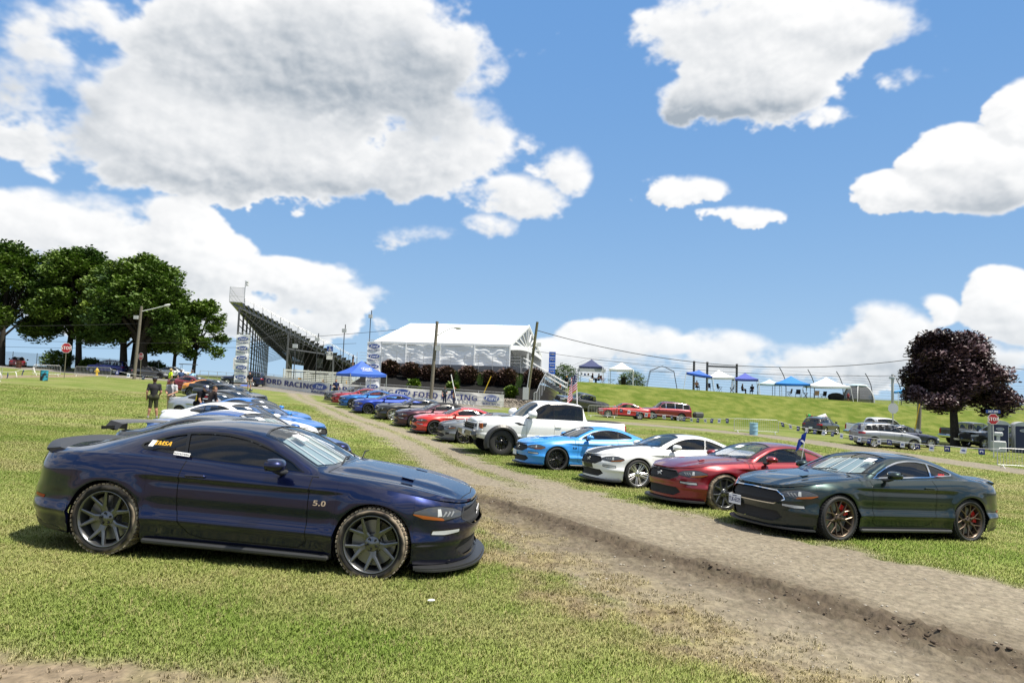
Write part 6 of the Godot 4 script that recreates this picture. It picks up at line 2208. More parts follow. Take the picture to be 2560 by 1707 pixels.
func big_tent() -> void:
	var C := Vector3(-0.2, 0, -80)
	var l := Vector3(-0.983, 0, -0.18)
	var p := Vector3(0.18, 0, -0.983)
	var L := 17.0
	var W := 27.0
	var fy := 4.25
	var ey := 6.85
	var ry := 10.35
	var at := func(u: float, w: float, y: float) -> Vector3: return C + l * u + p * w + Vector3(0, y, 0)
	var dk := thing("viewing_deck", "raised steel deck with railings carrying the big white tent", "deck", Transform3D())
	part("floor", beam(at.call(-1.6, W / 2, fy - 0.1), at.call(L + 0.8, W / 2, fy - 0.1), W + 4.0, 0.16), mats.steel, dk)
	part("edge_beam", beam(at.call(-1.7, -2.05, fy - 0.42), at.call(L + 0.8, -2.05, fy - 0.42), 0.14, 0.62), mats.steel, dk)
	part("edge_beam", beam(at.call(-1.65, -2.0, fy - 0.42), at.call(-1.65, W, fy - 0.42), 0.14, 0.62), mats.steel, dk)
	for k in 8:
		for w in [-1.6, 4.0, 10.0]:
			var q: Vector3 = at.call(-1.2 + k * 2.7, w, 0)
			part("leg", beam(q + Vector3(0, 1.2, 0), q + Vector3(0, fy - 0.3, 0), 0.16, 0.16), mats.steel_dark, dk)
	for k in 13:
		var q: Vector3 = at.call(-1.7 + k * 1.65, -2.12, fy)
		part("rail_post", bar(q - Vector3(0, 0.7, 0), q + Vector3(0, 1.1, 0), 0.03), mats.galv, dk)
	for y in [0.4, 0.75, 1.1]: part("rail", bar(at.call(-1.7, -2.12, fy + y), at.call(L + 0.8, -2.12, fy + y), 0.022), mats.galv, dk)
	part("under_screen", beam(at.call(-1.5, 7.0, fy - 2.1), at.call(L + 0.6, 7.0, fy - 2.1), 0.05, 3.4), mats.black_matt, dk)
	# stair down to the right
	var st := thing("stair", "steel stair with white handrails going down from the deck to the bank gate", "stair", Transform3D())
	var s0: Vector3 = at.call(-1.8, -1.0, fy)
	var s1 := s0 + Vector3(4.9, -2.75, 1.0)
	var across := Vector3(0.2, 0, -0.98)
	for k in 14: part("step", beam(s0.lerp(s1, k / 13.0), s0.lerp(s1, k / 13.0) + across * 1.6, 0.3, 0.05), mats.aluminium, st)
	for w in [0.0, 1.6]:
		part("stringer", beam(s0 + across * w - Vector3(0, 0.2, 0), s1 + across * w - Vector3(0, 0.2, 0), 0.08, 0.35), mats.steel, st)
		for y in [0.55, 1.05]: part("handrail", bar(s0 + across * w + Vector3(0, y, 0), s1 + across * w + Vector3(0, y, 0), 0.045), mats.lamp_white, st)
		for k in 8: part("baluster", bar(s0.lerp(s1, k / 7.0) + across * w - Vector3(0, 0.1, 0), s0.lerp(s1, k / 7.0) + across * w + Vector3(0, 1.05, 0), 0.025), mats.galv, st)
	for k in 2: part("leg", bar(s1 + across * 1.6 * k, Vector3(s1.x, full_h(s1.x, s1.z), s1.z) + across * 1.6 * k, 0.05), mats.galv, st)
	var o := thing("event_tent", "big white clear-span tent with a fan-shaped gable standing on the steel deck", "tent", Transform3D())
	# roof: two planes, slightly sagging between the frames
	for side in 2:
		var b := MB.new()
		var n := 28
		for i in n:
			for j in 10:
				var c := []
				for e in [[i, j], [i + 1, j], [i + 1, j + 1], [i, j + 1]]:
					var u: float = float(e[0]) / n * L
					var t: float = e[1] / 10.0
					var w := t * W / 2 if side == 0 else W - t * W / 2
					var sag := -0.06 * sin(fposmod(u, L / 4.0) / (L / 4.0) * PI) * sin(t * PI)
					c.append(at.call(u, w, lerpf(ey, ry, t) + sag))
				b.quad(c[0], c[1], c[2], c[3])
		part("roof_sheet", b, mats.tent_white, o)
	for k in 5:
		var u := L * k / 4.0
		var pd := beam(at.call(u, 0, fy), at.call(u, 0, ey), 0.16, 0.16)
		part("frame_leg", pd, mats.tent_beam, o)
		part("frame_leg", beam(at.call(u, W, fy), at.call(u, W, ey), 0.16, 0.16), mats.tent_beam, o)
		part("rafter", beam(at.call(u, 0.1, ey - 0.18), at.call(u, W / 2, ry - 0.2), 0.12, 0.24), mats.tent_beam, o)
		part("rafter", beam(at.call(u, W - 0.1, ey - 0.18), at.call(u, W / 2, ry - 0.2), 0.12, 0.24), mats.tent_beam, o)
	for k in 4: part("side_wall", wavy(at.call(L * (k + 0.99) / 4.0, 0.05, fy + 0.02), at.call(L * (k + 0.01) / 4.0, 0.05, fy + 0.02), ey - fy - 0.05, 0.11, k * 7.3, 60, 16), mats.tent_wall, o)
	part("back_wall", beam(at.call(0, W, (fy + ey) / 2), at.call(L, W, (fy + ey) / 2), 0.05, ey - fy), mats.tent_wall, o)
	part("end_wall", beam(at.call(L, 0, (fy + ey) / 2), at.call(L, W, (fy + ey) / 2), 0.05, ey - fy), mats.tent_wall, o)
	part("eave_valance", beam(at.call(0, -0.06, ey - 0.12), at.call(L, -0.06, ey - 0.12), 0.03, 0.3), mats.tent_white, o)
	# the fan gable at the near end: arch, spokes and gauze between
	var mid: Vector3 = at.call(0, W / 2, ey - 0.25)
	var arc := []
	for k in 21:
		var t := k / 20.0
		arc.append(at.call(0, W * t, ey - 0.35 + 0.55 * sin(t * PI)))
	for k in 20: part("gable_arch", beam(arc[k], arc[k + 1], 0.14, 0.55), mats.tent_beam, o)
	for k in 11:
		var t := k / 10.0
		var q: Vector3 = at.call(0, W * t, lerpf(ey, ry, 1.0 - absf(2.0 * t - 1.0)))
		if k > 0 and k < 10: part("gable_spoke", beam(mid + Vector3(0, 0.4, 0), q, 0.12, 0.16 if k != 5 else 0.26), mats.tent_beam, o)
		if k < 10:
			var t2 := (k + 1) / 10.0
			var q2: Vector3 = at.call(0, W * t2, lerpf(ey, ry, 1.0 - absf(2.0 * t2 - 1.0)))
			var b := MB.new()
			b.tri(mid + Vector3(0, 0.4, 0) + l * 0.05, q + l * 0.05, q2 + l * 0.05)
			part("gable_gauze", b, mats.tent_gauze, o)
	part("gable_post", beam(at.call(0, W / 2, fy), mid, 0.3, 0.3), mats.tent_beam, o)
	part("gable_edge", beam(at.call(-0.05, 0, ey), at.call(-0.05, W / 2, ry), 0.1, 0.22), mats.tent_white, o)
	part("gable_edge", beam(at.call(-0.05, W, ey), at.call(-0.05, W / 2, ry), 0.1, 0.22), mats.tent_white, o)
	# lamps on thin masts along the far edge
	for m in [[-20.4, -97.5, 11.8], [-22.7, -92.0, 9.2], [-26.4, -92.5, 7.9], [-27.3, -86.0, 6.6]]:
		var t := thing("light_mast", ["floodlight mast rising just behind the left end of the tent roof", "floodlight mast left of the tent roof's end", "floodlight mast between the grandstand foot and the tent", "short floodlight mast nearest the grandstand foot"][names.get("light_mast", 0)], "lamp post", Transform3D(Basis(), Vector3(m[0], 0, m[1])), "floodlight masts beside the tent")
		part("mast", bar(Vector3(0, 1.2, 0), Vector3(0, m[2] - 0.5, 0), 0.06), mats.steel_dark, t)
		var b := MB.new()
		b.box(Vector3(0, m[2] - 0.55, 0.1), Vector3(0.55, 0.5, 0.35))
		part("floodlight", b, mats.box_grey, t)
		part("tip", bar(Vector3(0.1, m[2] - 0.3, 0), Vector3(0.1, m[2] + 0.3, 0), 0.06), mats.cable, t)

func cloth_letters(o: Node3D, s: String, h: float, wide: float, centre: Vector3, along: Vector3, mt: Material, called: String) -> void:
	laid(o, called, letters(s, h, true, "Droid Sans", 0.01, 0.0, wide), mt, centre, along, Vector3.UP)

func banners() -> void:
	# long printed cloths tied to the fence
	var runs := [[Vector3(-28.4, 0.98, -78.2), Vector3(-18.3, 0.38, -69.4), "white fence banner in front of the grandstand, left of the blue canopy"], [Vector3(-17.6, 0.40, -69.3), Vector3(-0.6, -0.12, -69.5), "long white fence banner below the planted slope"]]
	for i in 2:
		var p0: Vector3 = runs[i][0]
		var p1: Vector3 = runs[i][1]
		var o := thing("fence_banner", runs[i][2], "banner", Transform3D(), "printed banners on the fence")
		var h := 1.25
		part("cloth", wavy(p0, p1, h, 0.05, 3.0 + i * 9.0, 90, 8), mats.banner_cloth, o)
		var x := (p1 - p0).normalized()
		var n := x.cross(Vector3.UP).normalized()
		if n.z < 0.0: n = -n
		var len := p0.distance_to(p1)
		var put := [[0.41, "t"], [0.87, "o"]] if i == 0 else [[0.15, "t"], [0.395, "o"], [0.65, "t"], [0.925, "o"]]
		for q in put:
			var c: Vector3 = p0.lerp(p1, q[0]) + Vector3(0, h * 0.5, 0) + n * 0.07
			if q[1] == "t": cloth_letters(o, "FORD RACING", 0.55, 2.1 if i == 0 else 1.3, c + Vector3(0, 0.05, 0), x, mats.letter_blue, "lettering")
			else:
				var z := x.cross(Vector3.UP).normalized()
				oval_logo(o, 2.7 if i == 0 else 1.6, 0.72, Transform3D(Basis(x, z.cross(x), z), c + Vector3(0, 0.15, 0)), 0.32)
				cloth_letters(o, "RACING", 0.2, 2.9 if i == 0 else 1.7, c - Vector3(0, 0.42, 0), x, mats.letter_blue, "lettering")
		for k in int(len / 2.4) + 1:
			var q := p0 + x * minf(k * 2.4, len) - n * 0.06
			part("fence_post", bar(q - Vector3(0, 0.1, 0), q + Vector3(0, 1.5, 0), 0.03), mats.galv, o)
		part("fence_rail", bar(p0 + Vector3(0, 1.45, 0) - n * 0.06, p1 + Vector3(0, 1.45, 0) - n * 0.06, 0.02), mats.galv, o)
	# tall feather banners with five ovals each
	for t in [[-28.6, -72.5, 1.0, "tall white banner left of the grandstand columns"], [-13.9, -69.0, 0.55, "tall white banner beside the blue canopy and the tent"]]:
		var o := thing("tall_banner", t[3] + " with stacked blue ovals", "banner", Transform3D(Basis(), Vector3(t[0], t[2], t[1])), "tall white oval banners")
		var hh := 5.1
		part("pole", bar(Vector3(0.74, 0, 0), Vector3(0.74, hh + 0.55, 0), 0.03), mats.galv, o)
		part("crossbar", bar(Vector3(0.74, hh + 0.5, 0), Vector3(-0.74, hh + 0.53, 0), 0.025), mats.galv, o)
		part("cloth", wavy(Vector3(-0.72, 0.35, 0), Vector3(0.70, 0.35, 0), hh, 0.07, t[0], 12, 40), mats.banner_white, o)
		for k in 5:
			oval_logo(o, 1.15, 0.44, Transform3D(Basis(), Vector3(0, hh - 0.12 - k * 1.02, 0.09)), 0.2)
			cloth_letters(o, "RACING", 0.15, 1.5, Vector3(0, hh - 0.52 - k * 1.02, 0.10), Vector3.RIGHT, mats.letter_blue, "lettering")
		var b := MB.new()
		b.box(Vector3(0.5, 0.06, 0), Vector3(0.9, 0.12, 0.7), Basis(), 0.6)
		part("base", b, mats.ford_canopy, o)
	var s := thing("tall_sign", "narrow blue sign with four white ovals at the top of the bank stair", "sign", Transform3D(Basis(), Vector3(4.75, 2.9, -79.2)))
	for k in 4:
		var b := MB.new()
		b.box(Vector3(0, 2.95 - k * 0.66, 0), Vector3(0.76, 0.60, 0.05))
		part("panel", b, mats.sign_blue, s)
		oval_logo(s, 0.5, 0.26, Transform3D(Basis(), Vector3(0, 2.99 - k * 0.66, 0.03)), 0.13)
		var st := MB.new()
		st.box(Vector3(0, 2.63 - k * 0.66, 0), Vector3(0.70, 0.05, 0.05))
		part("white_strip", st, mats.sign_white, s)
	part("post", bar(Vector3(-0.34, -0.6, -0.05), Vector3(-0.34, 3.2, -0.05), 0.04), mats.galv, s)
	part("post", bar(Vector3(0.34, -0.6, -0.05), Vector3(0.34, 3.2, -0.05), 0.04), mats.galv, s)

# four-legged canopy: width, eave height, peak height
func canopy(label: String, t: Transform3D, w: float, eave: float, peak: float, top: Material, op := {}) -> Node3D:
	var o := thing("canopy", label, "canopy tent", t, op.get("group", "canopies along the top of the grass bank"))
	var k := w / 2
	var tilt: float = op.get("tilt", 0.0)
	var cs := [Vector3(-k, eave + tilt, k), Vector3(k, eave - tilt, k), Vector3(k, eave - tilt, -k), Vector3(-k, eave + tilt, -k)]
	var pk := Vector3(op.get("shift", 0.0), peak, 0)
	if not op.get("bare", false):
		var b := MB.new()
		for i in 4:
			var p: Vector3 = cs[i]
			var q: Vector3 = cs[(i + 1) % 4]
			var n := 6
			for j in n:
				for r in n:
					var c := []
					for e in [[j, r], [j + 1, r], [j + 1, r + 1], [j, r + 1]]:
						var u: float = float(e[0]) / n
						var v: float = float(e[1]) / n
						var base: Vector3 = p.lerp(q, u)
						base.y -= 0.05 * sin(u * PI)
						var m := base.lerp(pk, v)
						m.y -= 0.10 * w / 3.0 * sin(v * PI) * (1.0 - 0.4 * sin(u * PI))
						c.append(m)
					b.quad(c[0], c[1], c[2], c[3])
		part("top", b, top, o)
		for i in 4:
			var p: Vector3 = cs[i]
			var q: Vector3 = cs[(i + 1) % 4]
			var v := MB.new()
			for j in 6:
				var m0 := p.lerp(q, j / 6.0) - Vector3(0, 0.05 * sin(j / 6.0 * PI), 0)
				var m1 := p.lerp(q, (j + 1) / 6.0) - Vector3(0, 0.05 * sin((j + 1) / 6.0 * PI), 0)
				v.quad(m0 - Vector3(0, 0.24, 0), m1 - Vector3(0, 0.24, 0), m1, m0)
			part("valance", v, top, o)
	else:
		for i in 4:
			part("truss", bar(cs[i], pk, 0.03), mats.steel_dark, o)
			part("truss", bar(cs[i], cs[(i + 1) % 4] - Vector3(0, 0.1, 0), 0.025), mats.steel_dark, o)
	var lean: float = op.get("lean", 0.0)
	for i in 4:
		var f := Vector3(cs[i].x * (1.0 + lean), 0, cs[i].z * (1.0 + lean))
		part("leg", bar(f - Vector3(0, 0.25, 0), cs[i] - Vector3(0, 0.05, 0), 0.035, 5), op.get("leg", mats.lamp_white), o)
	return o

func fold_chair(label: String, t: Transform3D, cloth: Material) -> void:
	var o := thing("camp_chair", label, "camp chair", t, "camp chairs on the grass bank")
	for s in [-1, 1]:
		part("leg", bar(Vector3(s * 0.28, 0, 0.24), Vector3(s * 0.24, 0.72, -0.2), 0.018, 5), mats.cable, o)
		part("leg", bar(Vector3(s * 0.28, 0, -0.24), Vector3(s * 0.28, 0.62, 0.26), 0.018, 5), mats.cable, o)
		part("arm_rest", bar(Vector3(s * 0.29, 0.62, 0.27), Vector3(s * 0.29, 0.66, -0.22), 0.025, 5), cloth, o)
	var b := MB.new()
	b.box(Vector3(0, 0.42, 0.04), Vector3(0.52, 0.03, 0.46))
	part("seat", b, cloth, o)
	var k := MB.new()
	k.box(Vector3(0, 0.72, -0.22), Vector3(0.54, 0.6, 0.03), Basis(Vector3.RIGHT, -0.18))
	part("back", k, cloth, o)

func crest(x: float, back := 0.0) -> Vector3:
	# a place on top of the grass bank
	var z := -(lerpf(71.0, 66.0, clampf((x - 8.0) / 50.0, 0.0, 1.0)) + 19.2 + back)
	return Vector3(x, full_h(x, z), z)

func canopies() -> void:
	mat("can_navy", lin(0.035, 0.045, 0.12), 0.6)
	mat("can_blue", lin(0.03, 0.11, 0.50), 0.6)
	mat("can_indigo", lin(0.06, 0.085, 0.36), 0.6)
	mat("can_azure", lin(0.015, 0.17, 0.55), 0.6)
	mat("can_pale", lin(0.45, 0.58, 0.64), 0.6)
	mat("can_turq", lin(0.03, 0.28, 0.62), 0.6)
	mat("cloth_navy", lin(0.012, 0.02, 0.05), 0.8)
	mat("cloth_black", lin(0.012, 0.012, 0.013), 0.85)
	mat("cloth_green", lin(0.02, 0.09, 0.03), 0.8)
	mat("cloth_tan", lin(0.36, 0.22, 0.15), 0.8)
	mat("cloth_red", lin(0.3, 0.02, 0.02), 0.8)
	var f := canopy("blue canopy with a white oval emblem beside the fence banner", Transform3D(Basis(Vector3.UP, 0.62), ground_at(-13.9, -63.5)), 3.5, 2.45, 3.65, mats.ford_canopy, {"group": "branded canopy", "leg": mats.galv})
	f.remove_meta("group")
	var pl := MB.new()
	var ring := MB.new()
	for k in 24: ring.tube([Vector3(cos(TAU * k / 24) * 0.52, sin(TAU * k / 24) * 0.22, 0), Vector3(cos(TAU * (k + 1) / 24) * 0.52, sin(TAU * (k + 1) / 24) * 0.22, 0)], 0.02, 4, false)
	ring.add_mesh(letters("Ford", 0.20, true, "Droid Serif", 0.01, 0.35, 1.15).mesh(), Transform3D())
	ring.add_mesh(letters("PERFORMANCE", 0.085, true, "Droid Sans", 0.01, 0.0, 1.2).mesh(), Transform3D(Basis(), Vector3(0, -0.32, 0)))
	for s in [[0.0, 1.0]]:
		var up := Vector3(0, 1.2, -1.75).normalized()
		part("emblem", ring, mats.banner_white, f, Transform3D(Basis(Vector3.RIGHT, up, Vector3.RIGHT.cross(up)), Vector3(0, 2.90, 1.12)))
	# on the bank, left to right
	var c := [
		["navy canopy with a grey awning over a laden table, leftmost on the bank", 10.8, 3.1, 2.15, 3.15, mats.can_navy, {}],
		["plain white canopy with a bin beneath it, second on the bank", 14.8, 3.1, 2.1, 3.0, mats.tent_white, {}],
		["bare canopy frame without its cover on the bank", 20.1, 3.1, 2.2, 2.9, mats.steel_dark, {"bare": true, "lean": 0.3, "leg": mats.steel_dark}],
		["blue canopy tipped forward over a camp chair on the bank", 24.9, 3.3, 2.1, 2.7, mats.can_blue, {"tilt": 0.22, "lean": 0.2}],
		["white canopy between the tipped blue one and the indigo one", 27.7, 3.3, 1.95, 2.9, mats.tent_white, {"shift": -0.3}],
		["indigo blue canopy with people seated in its shade", 30.8, 3.1, 1.95, 2.75, mats.can_indigo, {"lean": 0.15}],
		["small pale blue canopy half hidden by the azure one", 33.9, 2.7, 1.55, 2.15, mats.can_pale, {"lean": 0.05}],
		["azure blue canopy with camp chairs, right of the small pale one", 36.6, 4.2, 1.75, 2.75, mats.can_azure, {"leg": mats.steel_dark}],
		["broad white canopy beside the grey screen tent", 41.0, 5.0, 1.75, 2.9, mats.tent_white, {"lean": 0.12}],
		["turquoise canopy with a green chair, just left of the purple tree", 51.3, 3.2, 1.8, 2.5, mats.can_turq, {}],
		["blue canopy at the right edge beyond the purple tree", 68.5, 3.4, 2.0, 2.7, mats.can_blue, {}]]
	for q in c:
		var p := crest(q[1], 1.8)
		canopy(q[0], Transform3D(Basis(Vector3.UP, -0.15 - q[1] * 0.004), p), q[2], q[3], q[4], q[5], q[6])
	# grey awning under the navy one
	var aw := thing("awning", "grey awning skirt hanging round the navy canopy", "awning", Transform3D(Basis(), crest(10.8, 1.8)))
	for s in [[Vector3(-1.7, 1.62, 1.6), Vector3(1.7, 1.62, 1.6)], [Vector3(1.7, 1.62, 1.6), Vector3(1.7, 1.62, -1.6)], [Vector3(-1.7, 1.62, 1.6), Vector3(-1.7, 1.62, -1.6)]]:
		part("flap", beam(s[0], s[1], 0.02, 0.42), mats.box_grey, aw)
	var tb := thing("folding_table", "folding table with bags and bottles under the navy canopy", "table", Transform3D(Basis(), crest(9.9, 1.2)))
	part("table_top", beam(Vector3(-1.0, 0.85, 0), Vector3(0.9, 0.85, 0), 0.7, 0.05), mats.sign_white, tb)
	for s in [-0.9, 0.8]: part("leg", bar(Vector3(s, 0, 0), Vector3(s, 0.84, 0), 0.03), mats.galv, tb)
	for k in 4:
		var b := MB.new()
		b.bevel(crest(9.0 + k * 0.45, 1.2) + Vector3(0, 1.02 + 0.05 * (k % 2), 0), Vector3(0.22, 0.28, 0.2), 0.05)
		tag(part("bag", b, [mats.can_pale, mats.tent_wall, mats.can_azure, mats.cloth_tan][k], self), ["pale blue bag on the folding table", "white bag on the folding table", "bright blue bag on the folding table", "tan bag on the folding table"][k], "bag", "bags on the folding table")
	var cl := MB.new()
	cl.bevel(crest(10.6, 0.2) + Vector3(0, 0.24, 0), Vector3(0.5, 0.5, 0.4), 0.04)
	tag(part("cool_box", cl, mats.sign_white, self), "white cool box in front of the navy canopy", "cool box")
	var bin := thing("waste_bin", "black round waste bin under the plain white canopy", "bin", Transform3D(Basis(), crest(14.9, 0.6)))
	var bb := MB.new()
	bb.lathe(Vector3.ZERO, Vector3.UP, [Vector2(0.0, 0), Vector2(0.27, 0), Vector2(0.33, 0.95), Vector2(0.36, 0.95), Vector2(0.36, 1.02), Vector2(0.0, 1.05)], 16)
	part("barrel", bb, mats.cloth_black, bin)
	var tb2 := thing("side_table", "small green camp table left of the black bin", "table", Transform3D(Basis(), crest(13.3, 0.6)))
	part("table_top", beam(Vector3(-0.5, 0.55, 0), Vector3(0.5, 0.55, 0), 0.4, 0.05), mats.cloth_green, tb2)
	for s in [-1, 1]: part("leg", bar(Vector3(s * 0.4, 0, 0), Vector3(-s * 0.4, 0.53, 0), 0.02), mats.galv, tb2)
	var chairs := [["dark camp chair under the tipped blue canopy", 25.7, 0.3, mats.cloth_navy], ["camp chair in front of the white canopy, left of its pair", 26.9, -0.3, mats.cloth_black], ["camp chair in front of the white canopy, right of its pair", 28.5, -0.3, mats.cloth_black], ["camp chair left under the azure canopy", 35.6, -0.4, mats.cloth_black], ["middle camp chair under the azure canopy", 36.6, -0.4, mats.cloth_black], ["navy camp chair under the azure canopy", 37.6, -0.2, mats.cloth_navy], ["tan camp chair right of the azure canopy", 38.8, -0.5, mats.cloth_tan], ["black camp chair left under the broad white canopy", 40.0, 0.2, mats.cloth_black], ["navy camp chair right under the broad white canopy", 43.2, 0.2, mats.cloth_navy], ["green camp chair under the turquoise canopy", 50.9, -0.2, mats.cloth_green], ["black camp chair right of the green one", 52.6, -0.2, mats.cloth_black], ["red camp chair beside the navy canopy", 12.2, 0.8, mats.cloth_red]]
	for q in chairs: fold_chair(q[0], Transform3D(Basis(Vector3.UP, q[1] * 1.7), crest(q[1], q[2])), q[3])
	var gr := MB.new()
	gr.ball(Vector3(0, 0.45, 0), Vector3(1.1, 0.5, 0.5), 14)
	gr.box(Vector3(0, 0.2, 0), Vector3(1.7, 0.5, 0.7))
	tag(part("covered_grill", gr, mats.cloth_black, self, Transform3D(Basis(), crest(41.6, 0.4))), "bulky grill under a black cover beneath the broad white canopy", "grill")
	# screen tent
	var st := thing("screen_tent", "round grey mesh screen tent with white ribs", "tent", Transform3D(Basis(), crest(44.9, 1.6)))
	var gauze := mat("screen_mesh", Color(0.2, 0.21, 0.22, 0.62), 0.8)
	gauze.transparency = BaseMaterial3D.TRANSPARENCY_ALPHA
	for k in 6:
		var a0 := TAU * k / 6.0
		var rib := []
		for j in 9: rib.append(Vector3(cos(a0), 0, sin(a0)) * 2.1 * cos(j / 8.0 * 1.35) + Vector3(0, 2.25 * sin(j / 8.0 * 1.45), 0))
		var b := MB.new()
		b.tube(rib, 0.05, 5)
		part("rib", b, mats.lamp_white, st)
		var m := MB.new()
		for j in 8:
			var a1 := TAU * (k + 1) / 6.0
			var p := Vector3(cos(a1), 0, sin(a1))
			var r0: float = 2.1 * cos(j / 8.0 * 1.35)
			var r1: float = 2.1 * cos((j + 1) / 8.0 * 1.35)
			m.quad(rib[j], p * r0 + Vector3(0, rib[j].y, 0), p * r1 + Vector3(0, rib[j + 1].y, 0), rib[j + 1])
		part("mesh_panel" if k % 2 else "mesh_panel", m, gauze, st)
	var cap := MB.new()
	cap.ball(Vector3(0, 2.1, 0), Vector3(1.1, 0.22, 1.1), 12)
	part("roof_cap", cap, mats.can_pale, st)

func lamp_head(o: Node3D, path: Array, mt: Material) -> void:
	var b := MB.new()
	b.tube(path, 0.05, 8)
	part("lamp_arm", b, mats.lamp_white, o)
	var e: Vector3 = path[-1]
	var d: Vector3 = (path[-1] - path[-2]).normalized()
	var h := MB.new()
	h.ball(e + d * 0.3, Vector3(0.42, 0.13, 0.17), 12, Basis(d, d.cross(Vector3.BACK).normalized() * -1.0, Vector3.BACK))
	part("lamp_head", h, mats.lamp_white, o)
	var g := MB.new()
	g.ball(e + d * 0.34 - Vector3(0, 0.09, 0), Vector3(0.26, 0.12, 0.13), 10)
	part("lamp_glass", g, mt, o)

func utility_pole(label: String, foot: Vector3, top: Vector3, r: float, mt: Material) -> Node3D:
	var o := thing("utility_pole", label, "utility pole", Transform3D(Basis(), foot), "wooden poles round the parking field")
	var b := MB.new()
	b.tube([Vector3(0, -0.3, 0), (top - foot) * 0.5, top - foot], [r, r * 0.9, r * 0.8], 12)
	part("shaft", b, mt, o)
	return o

func poles() -> void:
	var clearg := glass("lamp_clear", lin(0.7, 0.7, 0.65), 0.7)
	var p1f := Vector3(-41.0, full_h(-41.0, -74.5), -74.5)
	var p1t := p1f + Vector3(0.25, 8.0, 0)
	var p1 := utility_pole("weathered wooden pole with a long lamp arm beside the left trees", p1f, p1t, 0.17, mats.pole_wood)
	lamp_head(p1, [p1t - p1f + Vector3(0.1, -0.55, 0), p1t - p1f + Vector3(1.5, -0.2, 0.1), p1t - p1f + Vector3(2.6, 0.1, 0.2)], clearg)
	var bx := MB.new()
	bx.box(p1t - p1f + Vector3(-0.42, -1.25, 0.1), Vector3(0.45, 0.38, 0.35))
	part("floodlight", bx, mats.box_grey, p1)
	var p2f := Vector3(-7.65, full_h(-7.65, -66.0), -66.0)
	var p2t := p2f + Vector3(0.32, 8.0, 0)
	var p2 := utility_pole("wooden pole with a curved lamp arm in front of the white tent", p2f, p2t, 0.18, mats.pole_wood)
	lamp_head(p2, [p2t - p2f + Vector3(0.1, -1.35, 0), p2t - p2f + Vector3(0.8, -0.9, 0.1), p2t - p2f + Vector3(1.5, -0.55, 0.1), p2t - p2f + Vector3(1.75, -0.55, 0.1)], clearg)
	var bx2 := MB.new()
	bx2.box(p2t - p2f + Vector3(0.2, -2.6, 0.15), Vector3(0.5, 0.45, 0.35))
	part("junction_box", bx2, mats.box_grey, p2)
	var p3f := Vector3(1.75, full_h(1.75, -71.5), -71.5)
	var p3t := p3f + Vector3(0.85, 8.3, 0)
	var p3 := utility_pole("leaning olive wooden pole with two floodlights beside the tent stair", p3f, p3t, 0.17, mats.pole_olive)
	for s in [-0.55, 0.5]:
		var q := MB.new()
		q.box((p3t - p3f) * 0.70 + Vector3(s, 0.1, 0.2), Vector3(0.42, 0.36, 0.35))
		part("floodlight", q, mats.lamp_white, p3)
	var sv := MB.new()
	sv.box(Vector3(-0.12, 0.75, 0.15), Vector3(0.62, 1.3, 0.5))
	part("service_box", sv, mats.box_grey, p3)
	var cd := MB.new()
	cd.tube([Vector3(-0.12, 0.1, 0.2), (p3t - p3f) * 0.55 + Vector3(-0.12, 0, 0.15)], 0.05, 6)
	part("conduit", cd, mats.box_grey, p3)
	var gw := MB.new()
	gw.tube([ground_at(-2.9, -71.2) + Vector3(0, 0.1, 0), ground_at(-2.9, -71.2) + Vector3(0.85, 2.3, 0)], 0.05, 6)
	tag(part("guy_marker", gw, mats.yellow, self), "yellow guy wire marker slanting out of the planted slope", "guy wire")
	var p4f := Vector3(42.4, full_h(42.4, -71.0), -71.0)
	var p4t := p4f + Vector3(0.35, 8.0, 0)
	var p4 := utility_pole("wooden pole with a raised amber lamp in front of the purple tree", p4f, p4t, 0.22, mats.pole_wood)
	lamp_head(p4, [p4t - p4f + Vector3(0.1, -0.9, 0), p4t - p4f + Vector3(0.55, 0.4, 0), p4t - p4f + Vector3(0.95, 1.1, 0)], mat("lamp_amber", lin(0.75, 0.38, 0.06), 0.2))
	var bx4 := MB.new()
	bx4.box(p4t - p4f + Vector3(0.5, -2.0, 0.2), Vector3(0.6, 0.45, 0.4))
	part("junction_box", bx4, mats.box_grey, p4)
	# wires
	var w := [[p3t - Vector3(0, 0.9, 0), p4t - Vector3(0, 0.2, 0), 2.2, 0.035, "sagging black cable between the leaning pole and the amber lamp pole"],
		[p3t - Vector3(-0.1, 3.1, 0), p4t - Vector3(0, 2.0, 0), 0.9, 0.02, "thin wire below the black cable over the bank"],
		[p4t - Vector3(0, 0.2, 0), Vector3(95, 4.6, -60), 1.0, 0.03, "wire leaving the amber lamp pole to the right"],
		[p2t - Vector3(0, 0.4, 0), Vector3(-95, 8.2, -95), 2.6, 0.02, "upper wire from the tent pole to the left across the grandstand"],
		[Vector3(-21, 7.0, -92), Vector3(-110, 5.8, -95), 1.5, 0.02, "lower wire running left across the grandstand"],
		[p1t - Vector3(0, 1.9, 0), Vector3(-95, 6.4, -72), 0.8, 0.02, "wire from the weathered pole into the left trees"]]
	for q in w:
		var path := []
		for k in 25:
			var t := k / 24.0
			path.append((q[0] as Vector3).lerp(q[1], t) - Vector3(0, q[2] * 4.0 * t * (1.0 - t), 0))
		var b := MB.new()
		b.tube(path, q[3], 4)
		tag(part("overhead_wire", b, mats.cable, self), q[4], "wire", "overhead wires")

